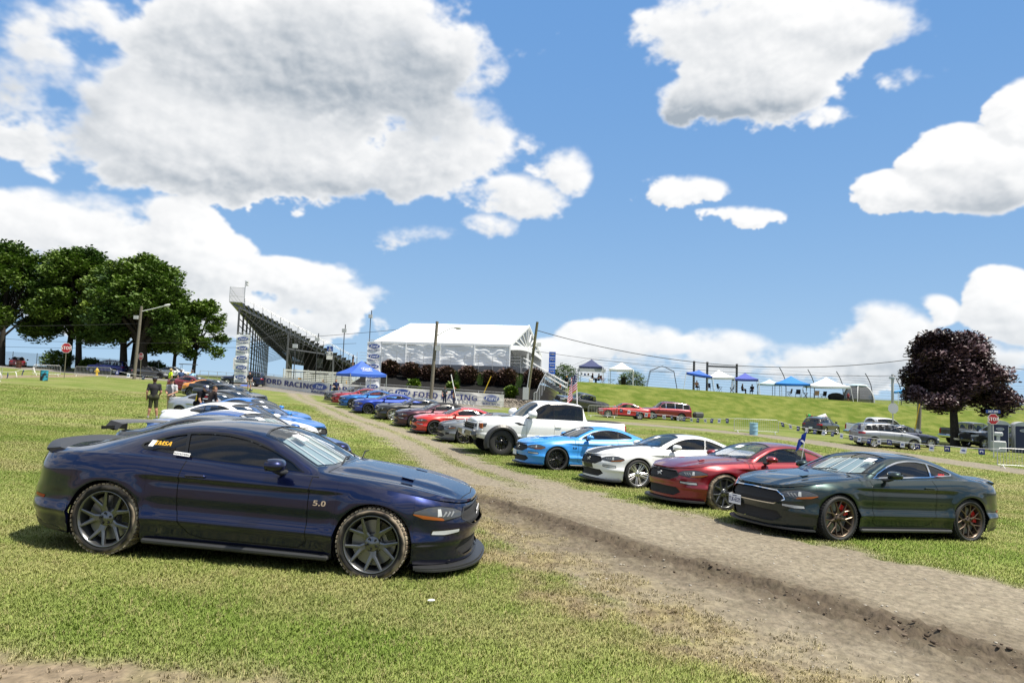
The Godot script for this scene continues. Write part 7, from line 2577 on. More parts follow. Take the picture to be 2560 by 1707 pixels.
func far_fences() -> void:
	# curved safety fence with cables along the far side of the bank
	var o := thing("catch_fence", "tall wire safety fence with curved posts along the top of the bank", "fence", Transform3D())
	for k in range(8, 19):
		var q := crest(8.0 + k * 3.8, 8.0)
		var path := []
		for j in 9: path.append(q + Vector3(-1.5 * (1.0 - cos(maxf(0.0, j - 3.0) / 5.0 * 1.2)), -0.8 + j * 0.66 - maxf(0.0, j - 5) * 0.12, 0))
		var b := MB.new()
		b.tube(path, 0.055, 6)
		part("post", b, mats.steel_dark, o)
	for c in 13:
		var path := []
		for k in 19: path.append(crest(8.0 + k * 3.8, 8.0) + Vector3(-0.02 * c, -0.6 + c * 0.36, 0))
		var b := MB.new()
		b.tube(path, 0.014, 4)
		part("cable", b, mats.steel, o)
	for q in [[51.4, "concrete post of the fence between the screen tent and the turquoise canopy"], [71.5, "concrete post of the fence at the right edge"]]:
		var t := thing("concrete_post", q[1], "post", Transform3D(Basis(), crest(q[0], 6.0)), "concrete posts behind the bank")
		part("shaft", bar(Vector3(0, -1, 0), Vector3(0, 4.1, 0), 0.17, 10), mats.concrete, t)
		var b := MB.new()
		b.lathe(Vector3(0, 3.45, 0), Vector3.UP, [Vector2(0.17, 0), Vector2(0.42, 0.05), Vector2(0.42, 0.3), Vector2(0.17, 0.35)], 12, false)
		part("collar", b, mats.box_grey, t)
	# gantry behind the canopies
	var g := thing("gantry", "dark steel gantry frame behind the canopies on the bank", "gantry", Transform3D())
	for x in [26.9, 28.8, 33.0]: part("column", bar(crest(x, 12.0) - Vector3(0, 1, 0), crest(x, 12.0) + Vector3(0, 4.4, 0), 0.17, 8), mats.steel_dark, g)
	part("crossbeam", beam(crest(28.8, 12.0) + Vector3(0, 3.8, 0), crest(33.0, 12.0) + Vector3(0, 3.9, 0), 0.2, 0.25), mats.steel_dark, g)
	# chain link up the left edge of the bank
	var c := thing("chain_link_fence", "grey chain-link fence curving up the left edge of the grass bank", "fence", Transform3D())
	var pts := []
	for k in 9:
		var t := k / 8.0
		var x := lerpf(2.4, 5.2, t)
		var z := lerpf(-68.5, -84.0, t)
		pts.append(Vector3(x, full_h(x, z), z))
	for k in 9: part("post", bar(pts[k] - Vector3(0, 0.2, 0), pts[k] + Vector3(0, 1.75, 0), 0.04), mats.galv, c)
	for k in 8:
		var b := MB.new()
		b.quad(pts[k], pts[k + 1], pts[k + 1] + Vector3(0, 1.7, 0), pts[k] + Vector3(0, 1.7, 0))
		part("mesh_panel", b, mats.chain_link, c)
	var tr := MB.new()
	tr.tube(pts.map(func(p): return p + Vector3(0, 1.72, 0)), 0.03, 5)
	part("top_rail", tr, mats.galv, c)
	# chain link behind the lawn at the left
	var d := thing("chain_link_fence", "long grey chain-link fence under the left trees", "fence", Transform3D())
	for k in 15:
		var x := -95.0 + k * 3.4
		var q := ground_at(x, -93.0 + 0.05 * (x + 70.0))
		part("post", bar(q, q + Vector3(0, 1.9, 0), 0.04), mats.galv, d)
		if k < 14:
			var r := ground_at(x + 3.4, -93.0 + 0.05 * (x + 73.4))
			var b := MB.new()
			b.quad(q, r, r + Vector3(0, 1.85, 0), q + Vector3(0, 1.85, 0))
			part("mesh_panel", b, mats.chain_link, d)
	# low railing between the pavement and the stand
	var e := thing("pipe_railing", "low pipe railing beyond the far ends of the rows", "railing", Transform3D())
	for k in 12:
		var q := ground_at(-40.0 + k * 1.25, -88.0 + k * 0.3)
		part("post", bar(q, q + Vector3(0, 1.15, 0), 0.03), mats.galv, e)
	for y in [0.6, 1.15]: part("rail", bar(ground_at(-40.0, -88.0) + Vector3(0, y, 0), ground_at(-26.25, -84.7) + Vector3(0, y, 0), 0.025), mats.galv, e)

# ---------- trees and shrubs
func leaf_clump(n: int, size: float, spread: float, sd: int) -> ArrayMesh:
	var r := RandomNumberGenerator.new()
	r.seed = sd
	var b := MB.new()
	for i in n:
		var o := Vector3(r.randf_range(-1, 1), r.randf_range(-0.6, 0.6), r.randf_range(-1, 1)) * spread
		var bs := Basis(Vector3.UP, r.randf() * TAU) * Basis(Vector3.RIGHT, r.randf_range(-0.9, 0.5)) * Basis(Vector3.BACK, r.randf_range(-0.6, 0.6))
		var s := size * r.randf_range(0.7, 1.25)
		var p := [Vector3(0, 0, -0.5), Vector3(0.34, 0.06, -0.1), Vector3(0.22, 0.0, 0.32), Vector3(0, -0.05, 0.55), Vector3(-0.22, 0.0, 0.32), Vector3(-0.34, 0.06, -0.1)]
		for k in p.size(): p[k] = o + bs * (p[k] * s)
		for k in range(1, 5):
			var nn: Vector3 = (p[k] - p[0]).cross(p[k + 1] - p[0]).normalized()
			if nn.y < 0.0: nn = -nn
			b.trin(p[0], p[k], p[k + 1], nn, nn, nn)
	return b.mesh()

func crown(parent: Node, called: String, places: Array, m: Mesh, mt: Material) -> void:
	# places: [position, scale, colour]
	var mm := MultiMesh.new()
	mm.transform_format = MultiMesh.TRANSFORM_3D
	mm.use_colors = true
	mm.mesh = m
	mm.instance_count = places.size()
	for i in places.size():
		var q: Array = places[i]
		mm.set_instance_transform(i, Transform3D(Basis(Vector3.UP, rng.randf() * TAU) * Basis(Vector3.RIGHT, rng.randf_range(-0.5, 0.5)).scaled(Vector3.ONE * q[1]), q[0]))
		mm.set_instance_color(i, q[2])
	var o := MultiMeshInstance3D.new()
	o.name = called
	o.multimesh = mm
	o.material_override = mt
	parent.add_child(o, true)
	o.set_meta("kind", "stuff")

# lobes at the ends of limbs; limbs as tapered tubes in one trunk
func tree(called: String, label: String, at: Vector3, ht: float, clear: float, rad: float, trunk: float, sd: int, op: Dictionary, group := "") -> void:
	var o := thing(called, label, "tree", Transform3D(Basis(), at), group)
	var r := RandomNumberGenerator.new()
	r.seed = sd
	var b := MB.new()
	var lean := Vector3(r.randf_range(-0.06, 0.06), 0, r.randf_range(-0.06, 0.06)) * ht
	var fork := clear + (ht - clear) * 0.18
	b.tube([Vector3(0, -0.3, 0), Vector3(0, 0.25, 0), lean * 0.15 + Vector3(0, fork * 0.5, 0), lean * 0.35 + Vector3(0, fork, 0)], [trunk * 1.5, trunk * 1.05, trunk * 0.9, trunk * 0.75], 10)
	var lobes := []
	var n: int = op.get("limbs", 15)
	for i in n:
		var u := (i + 0.5) / n
		var a := i * 2.4 + r.randf_range(-0.4, 0.4)
		var yy := lerpf(clear + (ht - clear) * 0.12, ht * 0.93, pow(u, 0.8))
		var shape: float = op.get("shape", 1.0)
		var w: float = rad * (sin(clampf(0.22 + (yy - clear) / (ht - clear) * 0.80, 0.0, 1.0) * PI * 0.92) if shape > 0.5 else lerpf(1.0, 0.30, pow((yy - clear) / (ht - clear), 1.15)))
		w *= r.randf_range(0.62, 0.95)
		var e := Vector3(cos(a) * w, yy, sin(a) * w) + lean * u
		var s := lean * 0.3 + Vector3(0, minf(fork * r.randf_range(0.85, 1.1), yy * 0.8), 0)
		var m := s.lerp(e, 0.5) + Vector3(0, 0.10 * ht * (1.0 - u) + 0.3, 0)
		b.tube([s, m, e], [trunk * 0.42 * (1.0 - u * 0.4), trunk * 0.26, trunk * 0.08], 6, false)
		var lr: float = rad * op.get("lobe", 0.42) * r.randf_range(0.75, 1.2)
		lobes.append([e, lr, r.randf()])
	lobes.append([Vector3(0, ht - rad * 0.35, 0) + lean, rad * 0.42, r.randf()])
	part("trunk", b, op.get("bark", mats.bark), o)
	var put := []
	var cnt: int = op.get("leaves", 3200)
	var c0: Color = op.get("dark", Color(0.042, 0.085, 0.018))
	var c1: Color = op.get("light", Color(0.14, 0.205, 0.035))
	var tot := 0.0
	for l in lobes: tot += l[1] * l[1]
	for l in lobes:
		for k in int(cnt * l[1] * l[1] / tot):
			var d := Vector3(r.randfn(), r.randfn(), r.randfn()).normalized()
			var q := pow(r.randf(), 0.42)
			var p: Vector3 = l[0] + d * Vector3(1, 0.62, 1) * l[1] * q
			var f := nz.get_noise_3d(p.x * 0.5 + sd, p.y * 0.5, p.z * 0.5)
			if f < op.get("gap", -0.22): continue
			var t := clampf(0.35 + 0.35 * (l[2] - 0.5) * 2.0 + f * 0.6 + r.randf_range(-0.18, 0.18), 0.0, 1.0)
			put.append([p, r.randf_range(0.75, 1.3), c0.lerp(c1, t)])
	crown(o, "crown", put, op.get("clump", mats_clump), op.get("leaf", mats.leaf))

var mats_clump: ArrayMesh

func shrub(called: String, label: String, cat: String, at: Vector3, r: float, h: float, n: int, c0: Color, c1: Color, group: String) -> void:
	var o := thing(called, label, cat, Transform3D(Basis(), at), group)
	var b := MB.new()
	for k in 6: b.tube([Vector3.ZERO, Vector3(cos(k * 1.05) * r * 0.5, h * 0.7, sin(k * 1.05) * r * 0.5)], [0.04, 0.015], 5, false)
	part("stems", b, mats.bark, o).set_meta("kind", "stuff")
	var put := []
	for k in n:
		var d := Vector3(rng.randfn(), rng.randfn(), rng.randfn()).normalized()
		var w := 1.0 + 0.28 * nz.get_noise_3d(d.x * 1.5 + at.x, d.y * 1.5, d.z * 1.5)
		var p := Vector3(d.x * r, h * 0.52 + d.y * h * 0.5, d.z * r) * Vector3(w, 1, w)
		p = Vector3(0, h * 0.5, 0).lerp(p, pow(rng.randf(), 0.3))
		put.append([p, rng.randf_range(0.5, 0.8), c0.lerp(c1, rng.randf())])
	crown(o, "foliage", put, mats_clump, mats.leaf)

func build_trees() -> void:
	mats_clump = leaf_clump(9, 0.34, 0.42, 5)
	var lf := vmat("leaf", 0.5, 0.35)
	lf.backlight_enabled = true
	lf.backlight = Color(0.35, 0.45, 0.12)
	var lp := vmat("leaf_purple", 0.42, 0.45)
	lp.backlight_enabled = true
	lp.backlight = Color(0.16, 0.05, 0.06)
	var bk := mat("bark", lin(0.085, 0.072, 0.058), 0.95)
	bk.albedo_texture = noise_tex(0.05, Color(0.45, 0.45, 0.45), Color(1, 1, 1), 256, 4, 15)
	bk.uv1_triplanar = true
	bk.uv1_scale = Vector3(1.2, 0.25, 1.2)
	var G := "maples behind the left lawn"
	var T := [[-67.5, -90.5, 16.2, 2.6, 6.4, 0.42, "tall maple cut by the left edge of the picture"], [-63.0, -97.0, 17.2, 2.8, 6.2, 0.45, "tall maple behind the plum red coupe"], [-58.2, -92.0, 16.6, 2.6, 6.0, 0.42, "dark maple left of the left stop sign"],
		[-54.0, -97.5, 17.0, 2.8, 5.6, 0.38, "slender maple directly behind the left stop sign"], [-51.0, -90.0, 14.2, 2.2, 5.6, 0.5, "lighter green maple behind the yellow hydrant"], [-46.6, -86.0, 14.6, 2.5, 5.9, 0.85, "broad maple with the thickest trunk, behind the steel barrier"]]
	for i in T.size():
		var t: Array = T[i]
		var bright := i in [4, 3]
		tree("maple_tree", t[6], ground_at(t[0], t[1]), t[2], t[3], t[4], t[5], 40 + i, {"leaves": 5200, "limbs": 30, "lobe": 0.34, "light": Color(0.21, 0.28, 0.035) if bright else Color(0.14, 0.205, 0.035)}, G)
	tree("maple_tree", "left of the two airy maples standing apart beside the weathered pole", ground_at(-44.4, -90.0), 10.4, 1.8, 3.4, 0.25, 61, {"leaves": 1500, "limbs": 22, "lobe": 0.30, "light": Color(0.15, 0.215, 0.035), "gap": -0.1}, "pair of airy maples")
	tree("maple_tree", "right of the two airy maples standing apart, nearest the grandstand", ground_at(-42.3, -91.0), 10.8, 2.2, 3.9, 0.25, 67, {"leaves": 1500, "limbs": 22, "lobe": 0.30, "light": Color(0.15, 0.215, 0.035), "gap": -0.1}, "pair of airy maples")
	tree("purple_maple", "dense dark purple maple on the right beside the amber lamp pole", ground_at(36.0, -55.3), 9.3, 2.2, 4.5, 0.34, 77, {"leaves": 9000, "limbs": 44, "shape": 0.0, "lobe": 0.27, "clump": leaf_clump(9, 0.23, 0.30, 8), "dark": Color(0.030, 0.018, 0.021), "light": Color(0.150, 0.092, 0.105), "leaf": lp, "gap": -0.3, "bark": mats.bark})
	# shrubs on the dark bed below the tent
	var bu := [[-13.7, -76.0, 1.15, 2.0], [-11.3, -75.6, 1.1, 2.0], [-9.3, -75.6, 1.0, 1.8], [-7.2, -75.2, 1.05, 1.9], [-4.8, -75.0, 1.2, 2.2], [-2.4, -75.2, 0.85, 1.8], [-0.4, -75.4, 1.3, 2.1], [2.6, -75.6, 1.2, 2.4]]
	for i in bu.size():
		var q: Array = bu[i]
		shrub("purple_shrub", "purple-brown shrub on the dark bed, %s" % ["leftmost, beside the tall banner", "second from the tall banner", "third from the tall banner", "left of the green tuft", "largest, mid bed", "narrowest, mid bed", "above the round green shrub at right", "rightmost, by the leaning pole"][i], "shrub", ground_at(q[0], q[1] - 1.5), q[2] * 0.85, q[3] * 0.85, 520, Color(0.035, 0.02, 0.018), Color(0.13, 0.075, 0.06), "purple shrubs under the tent deck")
	for q in [[-10.3, -72.6, "left round green shrub low on the bed"], [-6.1, -72.8, "middle round green shrub low on the bed"], [0.1, -72.8, "right round green shrub beside the yellow guy marker"]]:
		shrub("round_shrub", q[2], "shrub", ground_at(q[0], q[1]), 0.55, 1.1, 260, Color(0.05, 0.10, 0.012), Color(0.14, 0.21, 0.02), "round green shrubs on the bed")
	for q in [[-5.9, -76.5, "left tuft of tall grass between purple shrubs"], [-3.4, -76.4, "middle tuft of tall grass between purple shrubs"], [0.9, -76.6, "right tuft of tall grass by the stair"]]:
		var o := thing("grass_tuft", q[2], "grass tuft", Transform3D(Basis(), ground_at(q[0], q[1])), "tall grass tufts on the bed")
		var b := MB.new()
		for k in 90:
			var a := rng.randf() * TAU
			var d := Vector3(cos(a), 0, sin(a))
			var h := rng.randf_range(1.0, 1.7)
			var p0 := d * rng.randf() * 0.25
			b.tri(p0, p0 + Vector3(0.05, 0, 0), p0 + d * rng.randf_range(0.1, 0.6) + Vector3(0, h, 0))
		part("blades", b, mat("tuft_green", lin(0.10, 0.17, 0.03), 0.7), o).set_meta("kind", "stuff")
	for q in [[-58.8, -88.5, 1.9, 2.4, "pale green bush behind the chain-link fence at the left"], [-55.0, -89.5, 1.2, 1.6, "low bush behind the fence, right of the pale green one"], [-48.5, -93.0, 1.5, 1.8, "dark bush behind the cobalt blue vehicle"]]:
		shrub("bush", q[4], "bush", ground_at(q[0], q[1]), q[2], q[3], 420, Color(0.03, 0.06, 0.012), Color(0.11, 0.17, 0.03), "bushes under the left trees")
	for q in [[8.6, -110.0, 2.2, 4.6, "small tree showing behind the navy canopy"], [19.8, -112.0, 2.4, 3.9, "small tree showing behind the white canopy"]]:
		shrub("far_tree", q[4], "tree", Vector3(q[0], 1.2, q[1]), q[2], q[3], 420, Color(0.05, 0.09, 0.03), Color(0.11, 0.16, 0.05), "small trees beyond the bank")

# ---------- grass standing on the ground
func grass_clump(n: int, h: float, r: float, w: float, sd: int) -> ArrayMesh:
	var g := RandomNumberGenerator.new()
	g.seed = sd
	var b := MB.new()
	for i in n:
		var a := g.randf() * TAU
		var o := Vector3(cos(a), 0, sin(a)) * r * sqrt(g.randf())
		var t := g.randf() * TAU
		var d := Vector3(cos(t), 0, sin(t))
		var s := Vector3(-d.z, 0, d.x) * w * g.randf_range(0.7, 1.3)
		var hh := h * g.randf_range(0.5, 1.25)
		var bend := hh * g.randf_range(0.2, 0.9)
		var m := o + d * bend * 0.35 + Vector3(0, hh * 0.62, 0)
		var e := o + d * bend + Vector3(0, hh * g.randf_range(0.8, 1.0), 0)
		var nn := (Vector3(0, 1, 0) + d * 0.35).normalized()
		b.trin(o - s, o + s, m + s * 0.7, nn, nn, nn)
		b.trin(o - s, m + s * 0.7, m - s * 0.7, nn, nn, nn)
		b.trin(m - s * 0.7, m + s * 0.7, e, nn, nn, nn)
	return b.mesh()

func build_grass() -> void:
	var gm := vmat("grass_blade", 0.6, 0.25)
	gm.backlight_enabled = true
	gm.backlight = Color(0.45, 0.5, 0.2)
	# bands of distance: from, to, tufts per square metre, blades, height, spread, blade width
	var bands := [[3.6, 7.5, 760, 15, 0.05, 0.06, 0.0024], [7.5, 13.0, 270, 18, 0.05, 0.09, 0.0034], [13.0, 24.0, 75, 18, 0.05, 0.17, 0.006], [24.0, 48.0, 16, 18, 0.05, 0.32, 0.010]]
	for bi in bands.size():
		var q: Array = bands[bi]
		var place := []
		var d: float = q[0]
		var step := 1.0 / sqrt(float(q[2]))
		while d < q[1]:
			var half: float = d * 0.80 + 1.2
			var n := int(2.0 * half / step)
			for i in n:
				var x := -half + 2.0 * half * (i + rng.randf()) / n
				var z := -(d + rng.randf() * step)
				if x > 2.0 and d > 75.0 and false: continue
				var s := soil(x, z)
				if rng.randf() > s[1] * 1.05: continue
				if x > -20.0 and x < 7.0 and z < -70.0: continue
				place.append([x, z, s[0], s[1]])
			d += step
		var mm := MultiMesh.new()
		mm.transform_format = MultiMesh.TRANSFORM_3D
		mm.use_colors = true
		mm.mesh = grass_clump(q[3], q[4], q[5], q[6], 90 + bi)
		mm.instance_count = place.size()
		for i in place.size():
			var p: Array = place[i]
			var y := full_h(p[0], p[1]) + ground_fine(p[0], p[1])
			var k: float = rng.randf_range(0.6, 1.25) * lerpf(0.6, 1.0, p[3])
			if nz.get_noise_2d(p[0] * 1.3, p[1] * 1.3) > 0.32: k *= 1.35
			mm.set_instance_transform(i, Transform3D(Basis(Vector3.UP, rng.randf() * TAU).scaled(Vector3(1, k, 1)), Vector3(p[0], y - 0.004, p[1])))
			var c: Color = p[2]
			var v := rng.randf_range(0.85, 1.2)
			var dry := 0.6 if rng.randf() < 0.16 else 0.0
			mm.set_instance_color(i, Color(c.r * v * 1.3, c.g * v * 1.3, c.b * v * 1.3).lerp(Color(0.42, 0.36, 0.19), dry))
		var o := MultiMeshInstance3D.new()
		o.name = numbered("grass")
		o.multimesh = mm
		o.material_override = gm
		add_child(o)
		o.set_meta("kind", "stuff")
		tag(o, ["short lawn blades nearest the camera", "lawn blades round the nearest cars", "lawn blades between the rows of cars", "lawn blades around the far cars", "lawn on the far field and the bank"][bi], "grass")

# ---------- signs, barriers, drums, bunting, flags and other small things
func stop_sign(label: String, foot: Vector3, ht: float, size: float, turn: float, lean: float, post: Material, plate := "") -> void:
	var o := thing("stop_sign", label, "stop sign", Transform3D(Basis(Vector3.UP, turn) * Basis(Vector3.BACK, lean), foot), "")
	var b := MB.new()
	b.box(Vector3(0, (ht + size / 2) / 2 - 0.15, -0.03), Vector3(0.06, ht + size / 2 + 0.3, 0.035))
	part("post", b, post, o)
	for e in [[1.0, mats.sign_white, 0.0, "border"], [0.92, mats.stop_red, 0.004, "face"]]:
		var pl := PackedVector2Array()
		for k in 8: pl.append(Vector2(cos(TAU * (k + 0.5) / 8), sin(TAU * (k + 0.5) / 8)) * size / 2 / cos(PI / 8) * e[0])
		var m := MB.new()
		m.slab(pl, Vector3(0, ht, e[2]), Vector3.RIGHT, Vector3.UP, 0.004)
		part(e[3], m, e[1], o)
	part("lettering", letters("STOP", size * 0.33, true, "Droid Sans", 0.004, 0.0, 0.92), mats.sign_white, o, Transform3D(Basis(), Vector3(0, ht, 0.012)))
	if plate != "":
		var m := MB.new()
		m.box(Vector3(0, ht + size * 0.5 + 0.14, 0), Vector3(0.86, 0.2, 0.01))
		part("name_plate", m, mats.logo_blue, o)
		part("plate_lettering", letters(plate, 0.12, true), mats.sign_white, o, Transform3D(Basis(), Vector3(0, ht + size * 0.5 + 0.14, 0.012)))

func barrier(label: String, at: Vector3, turn: float, len := 2.3) -> void:
	var o := thing("crowd_barrier", label, "barrier", Transform3D(Basis(Vector3.UP, turn), at), "steel crowd barriers")
	var h := 1.08
	var k := len / 2
	var f := [Vector3(-k, 0.2, 0), Vector3(-k, h - 0.12, 0), Vector3(-k + 0.12, h, 0), Vector3(k - 0.12, h, 0), Vector3(k, h - 0.12, 0), Vector3(k, 0.2, 0)]
	var b := MB.new()
	b.tube(f, 0.022, 6)
	part("frame", b, mats.galv, o)
	part("bottom_rail", bar(f[0], f[5], 0.02), mats.galv, o)
	var n := int(len / 0.14)
	for i in range(1, n): part("upright", bar(Vector3(-k + len * i / n, 0.2, 0), Vector3(-k + len * i / n, h - 0.01, 0), 0.009, 4), mats.galv, o)
	for s in [-1, 1]:
		for d in [-1, 1]: part("foot", bar(Vector3(s * (k - 0.25), 0.2, 0), Vector3(s * (k - 0.25), 0.0, d * 0.3), 0.018, 5), mats.lamp_white, o)

func drum(label: String, at: Vector3, base: Color, stain: Color, sd: int, white := true) -> void:
	var b := MB.new()
	b.use_col = true
	var prof := [Vector2(0.0, 0.86), Vector2(0.27, 0.86), Vector2(0.285, 0.88), Vector2(0.295, 0.87), Vector2(0.285, 0.84)]
	for k in [0.6, 0.32]:
		prof.append_array([Vector2(0.285, k + 0.03), Vector2(0.30, k), Vector2(0.285, k - 0.03)])
	prof.append_array([Vector2(0.285, 0.03), Vector2(0.292, 0.0), Vector2(0.0, 0.0)])
	var fine := []
	for i in prof.size() - 1:
		for j in 3: fine.append((prof[i] as Vector2).lerp(prof[i + 1], j / 3.0))
	fine.append(prof[-1])
	fine.reverse()
	b.lathe(Vector3.ZERO, Vector3.UP, fine, 28)
	for i in b.v.size():
		var p := b.v[i]
		var f := nz.get_noise_3d(p.x * 2.2 + sd, p.y * 2.0, p.z * 2.2)
		b.c[i] = base.lerp(stain, sstep(0.0, 0.12, f - (p.y - 0.4) * 0.35))
	var m := vmat("drum_paint", 0.5, 0.4)
	tag(part("oil_drum", b, m, self, Transform3D(Basis(Vector3.UP, 0.4), at)), label, "oil drum")

func bunting(label: String, pts: Array, spacing: float, size: float, sd: int, first := 0) -> void:
	var o := thing("bunting_line", label, "bunting", Transform3D(), "strings of square blue and white pennants")
	var path := []
	for i in pts.size() - 1:
		var a: Vector3 = pts[i]
		var e: Vector3 = pts[i + 1]
		var n := maxi(6, int(a.distance_to(e) / 0.4))
		for k in n:
			var t := float(k) / n
			path.append(a.lerp(e, t) - Vector3(0, 0.018 * a.distance_to(e) * 4.0 * t * (1.0 - t), 0))
	path.append(pts[-1])
	var b := MB.new()
	b.tube(path, 0.012, 4)
	part("cord", b, mats.sign_white, o)
	var r := RandomNumberGenerator.new()
	r.seed = sd
	var acc := 0.0
	var k := first
	for i in path.size() - 1:
		var a: Vector3 = path[i]
		var e: Vector3 = path[i + 1]
		acc += a.distance_to(e)
		if acc < spacing: continue
		acc = 0.0
		var x := (e - a)
		x.y = 0.0
		x = x.normalized()
		if x.x < 0.0: x = -x
		var z := x.cross(Vector3.UP)
		var sway := r.randf_range(-0.25, 0.25)
		var down := (Vector3(0, -1, 0) + x * sway * 0.5 + z * r.randf_range(-0.35, 0.35)).normalized()
		var f := MB.new()
		for q in 4:
			var t0 := q / 4.0
			var t1 := (q + 1) / 4.0
			var w0 := z * 0.05 * sin(t0 * 5.0 + k) * size
			var w1 := z * 0.05 * sin(t1 * 5.0 + k) * size
			f.quad(a + down * size * t1 - x * size * 0.46 + w1, a + down * size * t1 + x * size * 0.46 + w1 * 0.3, a + down * size * t0 + x * size * 0.46 + w0 * 0.3, a + down * size * t0 - x * size * 0.46 + w0)
		var blue := k % 2 == 0
		var fl := part("pennant", f, mats.pennant_blue if blue else mats.sign_white, o)
		var c := a + down * size * 0.5 + (z if z.z > 0.0 else -z) * 0.02
		var m := MB.new()
		var ux := x * size
		var uy := -down * size
		if blue:
			# a small white bridge-like mark
			var pl := PackedVector2Array([Vector2(-0.26, -0.17), Vector2(-0.26, 0.12), Vector2(-0.16, 0.18), Vector2(0.16, 0.18), Vector2(0.26, 0.12), Vector2(0.26, -0.17), Vector2(0.13, -0.17), Vector2(0.13, 0.02), Vector2(-0.13, 0.02), Vector2(-0.13, -0.17)])
			m.slab(pl, c, ux, uy, 0.0)
			part("mark", m, mats.sign_white, fl)
		else:
			var pl := PackedVector2Array()
			for j in 16: pl.append(Vector2(cos(TAU * j / 16) * 0.32, sin(TAU * j / 16) * 0.14))
			m.slab(pl, c, ux, uy, 0.0)
			part("mark", m, mats.logo_blue, fl)
		k += 1

func build_small_things() -> void:
	mat("pennant_blue", lin(0.012, 0.025, 0.16), 0.7)
	mat("flag_red", lin(0.48, 0.02, 0.035), 0.7)
	mat("flag_white", lin(0.75, 0.75, 0.75), 0.7)
	mat("flag_blue", lin(0.015, 0.022, 0.11), 0.7)
	mat("flag_royal", lin(0.012, 0.055, 0.36), 0.7)
	mat("toilet_navy", lin(0.010, 0.018, 0.065), 0.45)
	mat("toilet_grey", lin(0.42, 0.44, 0.47), 0.5)
	mat("post_olive", lin(0.17, 0.16, 0.11), 0.8)
	stop_sign("red stop sign on a wooden post at the left edge of the lawn", ground_at(-43.4, -66.5), 2.95, 0.95, 0.15, 0.0, mats.post_olive)
	stop_sign("small faded stop sign beside the weathered lamp pole", ground_at(-40.0, -73.8), 2.55, 0.78, -0.45, 0.03, mats.post_olive)
	stop_sign("stop sign under a blue street plate, right of the portable toilets", ground_at(30.7, -43.4), 2.45, 0.66, -0.1, 0.01, mats.galv, "267-285")
	var bs := thing("sign_back", "grey back of an eight-sided sign behind the silver grey crossover", "sign", Transform3D(Basis(), ground_at(28.0, -50.0)))
	part("post", bar(Vector3.ZERO, Vector3(0, 2.9, 0), 0.035), mats.galv, bs)
	var pl := PackedVector2Array()
	for k in 8: pl.append(Vector2(cos(TAU * (k + 0.5) / 8), sin(TAU * (k + 0.5) / 8)) * 0.40)
	var m := MB.new()
	m.slab(pl, Vector3(0, 2.62, 0.05), Vector3.RIGHT, Vector3.UP, 0.004)
	part("plate", m, mats.box_grey, bs)
	var wb := thing("notice_board", "white notice board on posts beside the airy maples", "sign", Transform3D(Basis(), ground_at(-34.2, -86.0)))
	var nb := MB.new()
	nb.box(Vector3(0, 2.4, 0), Vector3(1.6, 1.5, 0.06))
	part("board", nb, mats.sign_white, wb)
	for s in [-0.6, 0.6]: part("post", bar(Vector3(s, 0, -0.05), Vector3(s, 3.1, -0.05), 0.04), mats.galv, wb)
	for k in 3:
		var q := MB.new()
		q.box(Vector3(-0.45 + k * 0.45, 2.35, 0.04), Vector3(0.28, 0.3, 0.02))
		part("picture", q, [mats.stop_red, mats.box_grey, mats.stop_red][k], wb)
	var bar1 := MB.new()
	bar1.box(Vector3(0, 2.85, 0.04), Vector3(1.2, 0.12, 0.02))
	part("headline", bar1, mats.box_grey, wb)
	# barriers
	barrier("steel barrier with the yellow hydrant behind it, on the left", ground_at(-44.3, -72.5), 0.05, 3.7)
	barrier("steel barrier end-on beside the stained blue drum", ground_at(-46.8, -69.0), 0.9, 2.4)
	barrier("steel barrier cut by the left edge of the picture", ground_at(-37.9, -49.5), 1.3, 2.2)
	barrier("pale steel barrier in front of the bright red saloon", ground_at(8.4, -61.8), -0.05, 2.6)
	barrier("steel barrier behind the light blue drum", ground_at(18.6, -51.6), -0.12, 3.2)
	barrier("steel barrier at the right edge of the picture below the stop sign", ground_at(27.4, -36.4), -0.22, 2.6)
	barrier("steel barrier behind the far right barrier, at the bed's stone toe", ground_at(-2.2, -67.6), 0.0, 3.2)
	drum("bright blue oil drum stained black, left of the stop sign", ground_at(-39.2, -57.5), Color(0.03, 0.26, 0.38), Color(0.012, 0.016, 0.02), 3)
	drum("light blue oil drum in front of a barrier on the gravel lane", ground_at(17.7, -49.6), Color(0.24, 0.42, 0.52), Color(0.20, 0.35, 0.44), 8)
	drum("rusty brown oil drum by the fence at the left edge", ground_at(-60.5, -84.0), Color(0.09, 0.035, 0.02), Color(0.05, 0.02, 0.012), 5)
	# hydrant
	var hy := thing("fire_hydrant", "yellow fire hydrant behind the steel barrier", "hydrant", Transform3D(Basis(), ground_at(-46.6, -77.0)))
	var hb := MB.new()
	hb.lathe(Vector3.ZERO, Vector3.UP, [Vector2(0.0, 0.0), Vector2(0.2, 0.0), Vector2(0.2, 0.06), Vector2(0.13, 0.08), Vector2(0.13, 0.55), Vector2(0.17, 0.57), Vector2(0.17, 0.63), Vector2(0.14, 0.72), Vector2(0.06, 0.8), Vector2(0.05, 0.88), Vector2(0.0, 0.88)], 16, false)
	part("barrel", hb, mats.yellow, hy)
	for a in [0.0, PI, PI / 2 * 3]:
		var q := MB.new()
		q.lathe(Vector3(0, 0.46, 0), Vector3(cos(a), 0, -sin(a)), [Vector2(0.08, 0.1), Vector2(0.08, 0.24), Vector2(0.0, 0.25)], 10, false)
		part("outlet", q, mats.yellow, hy)
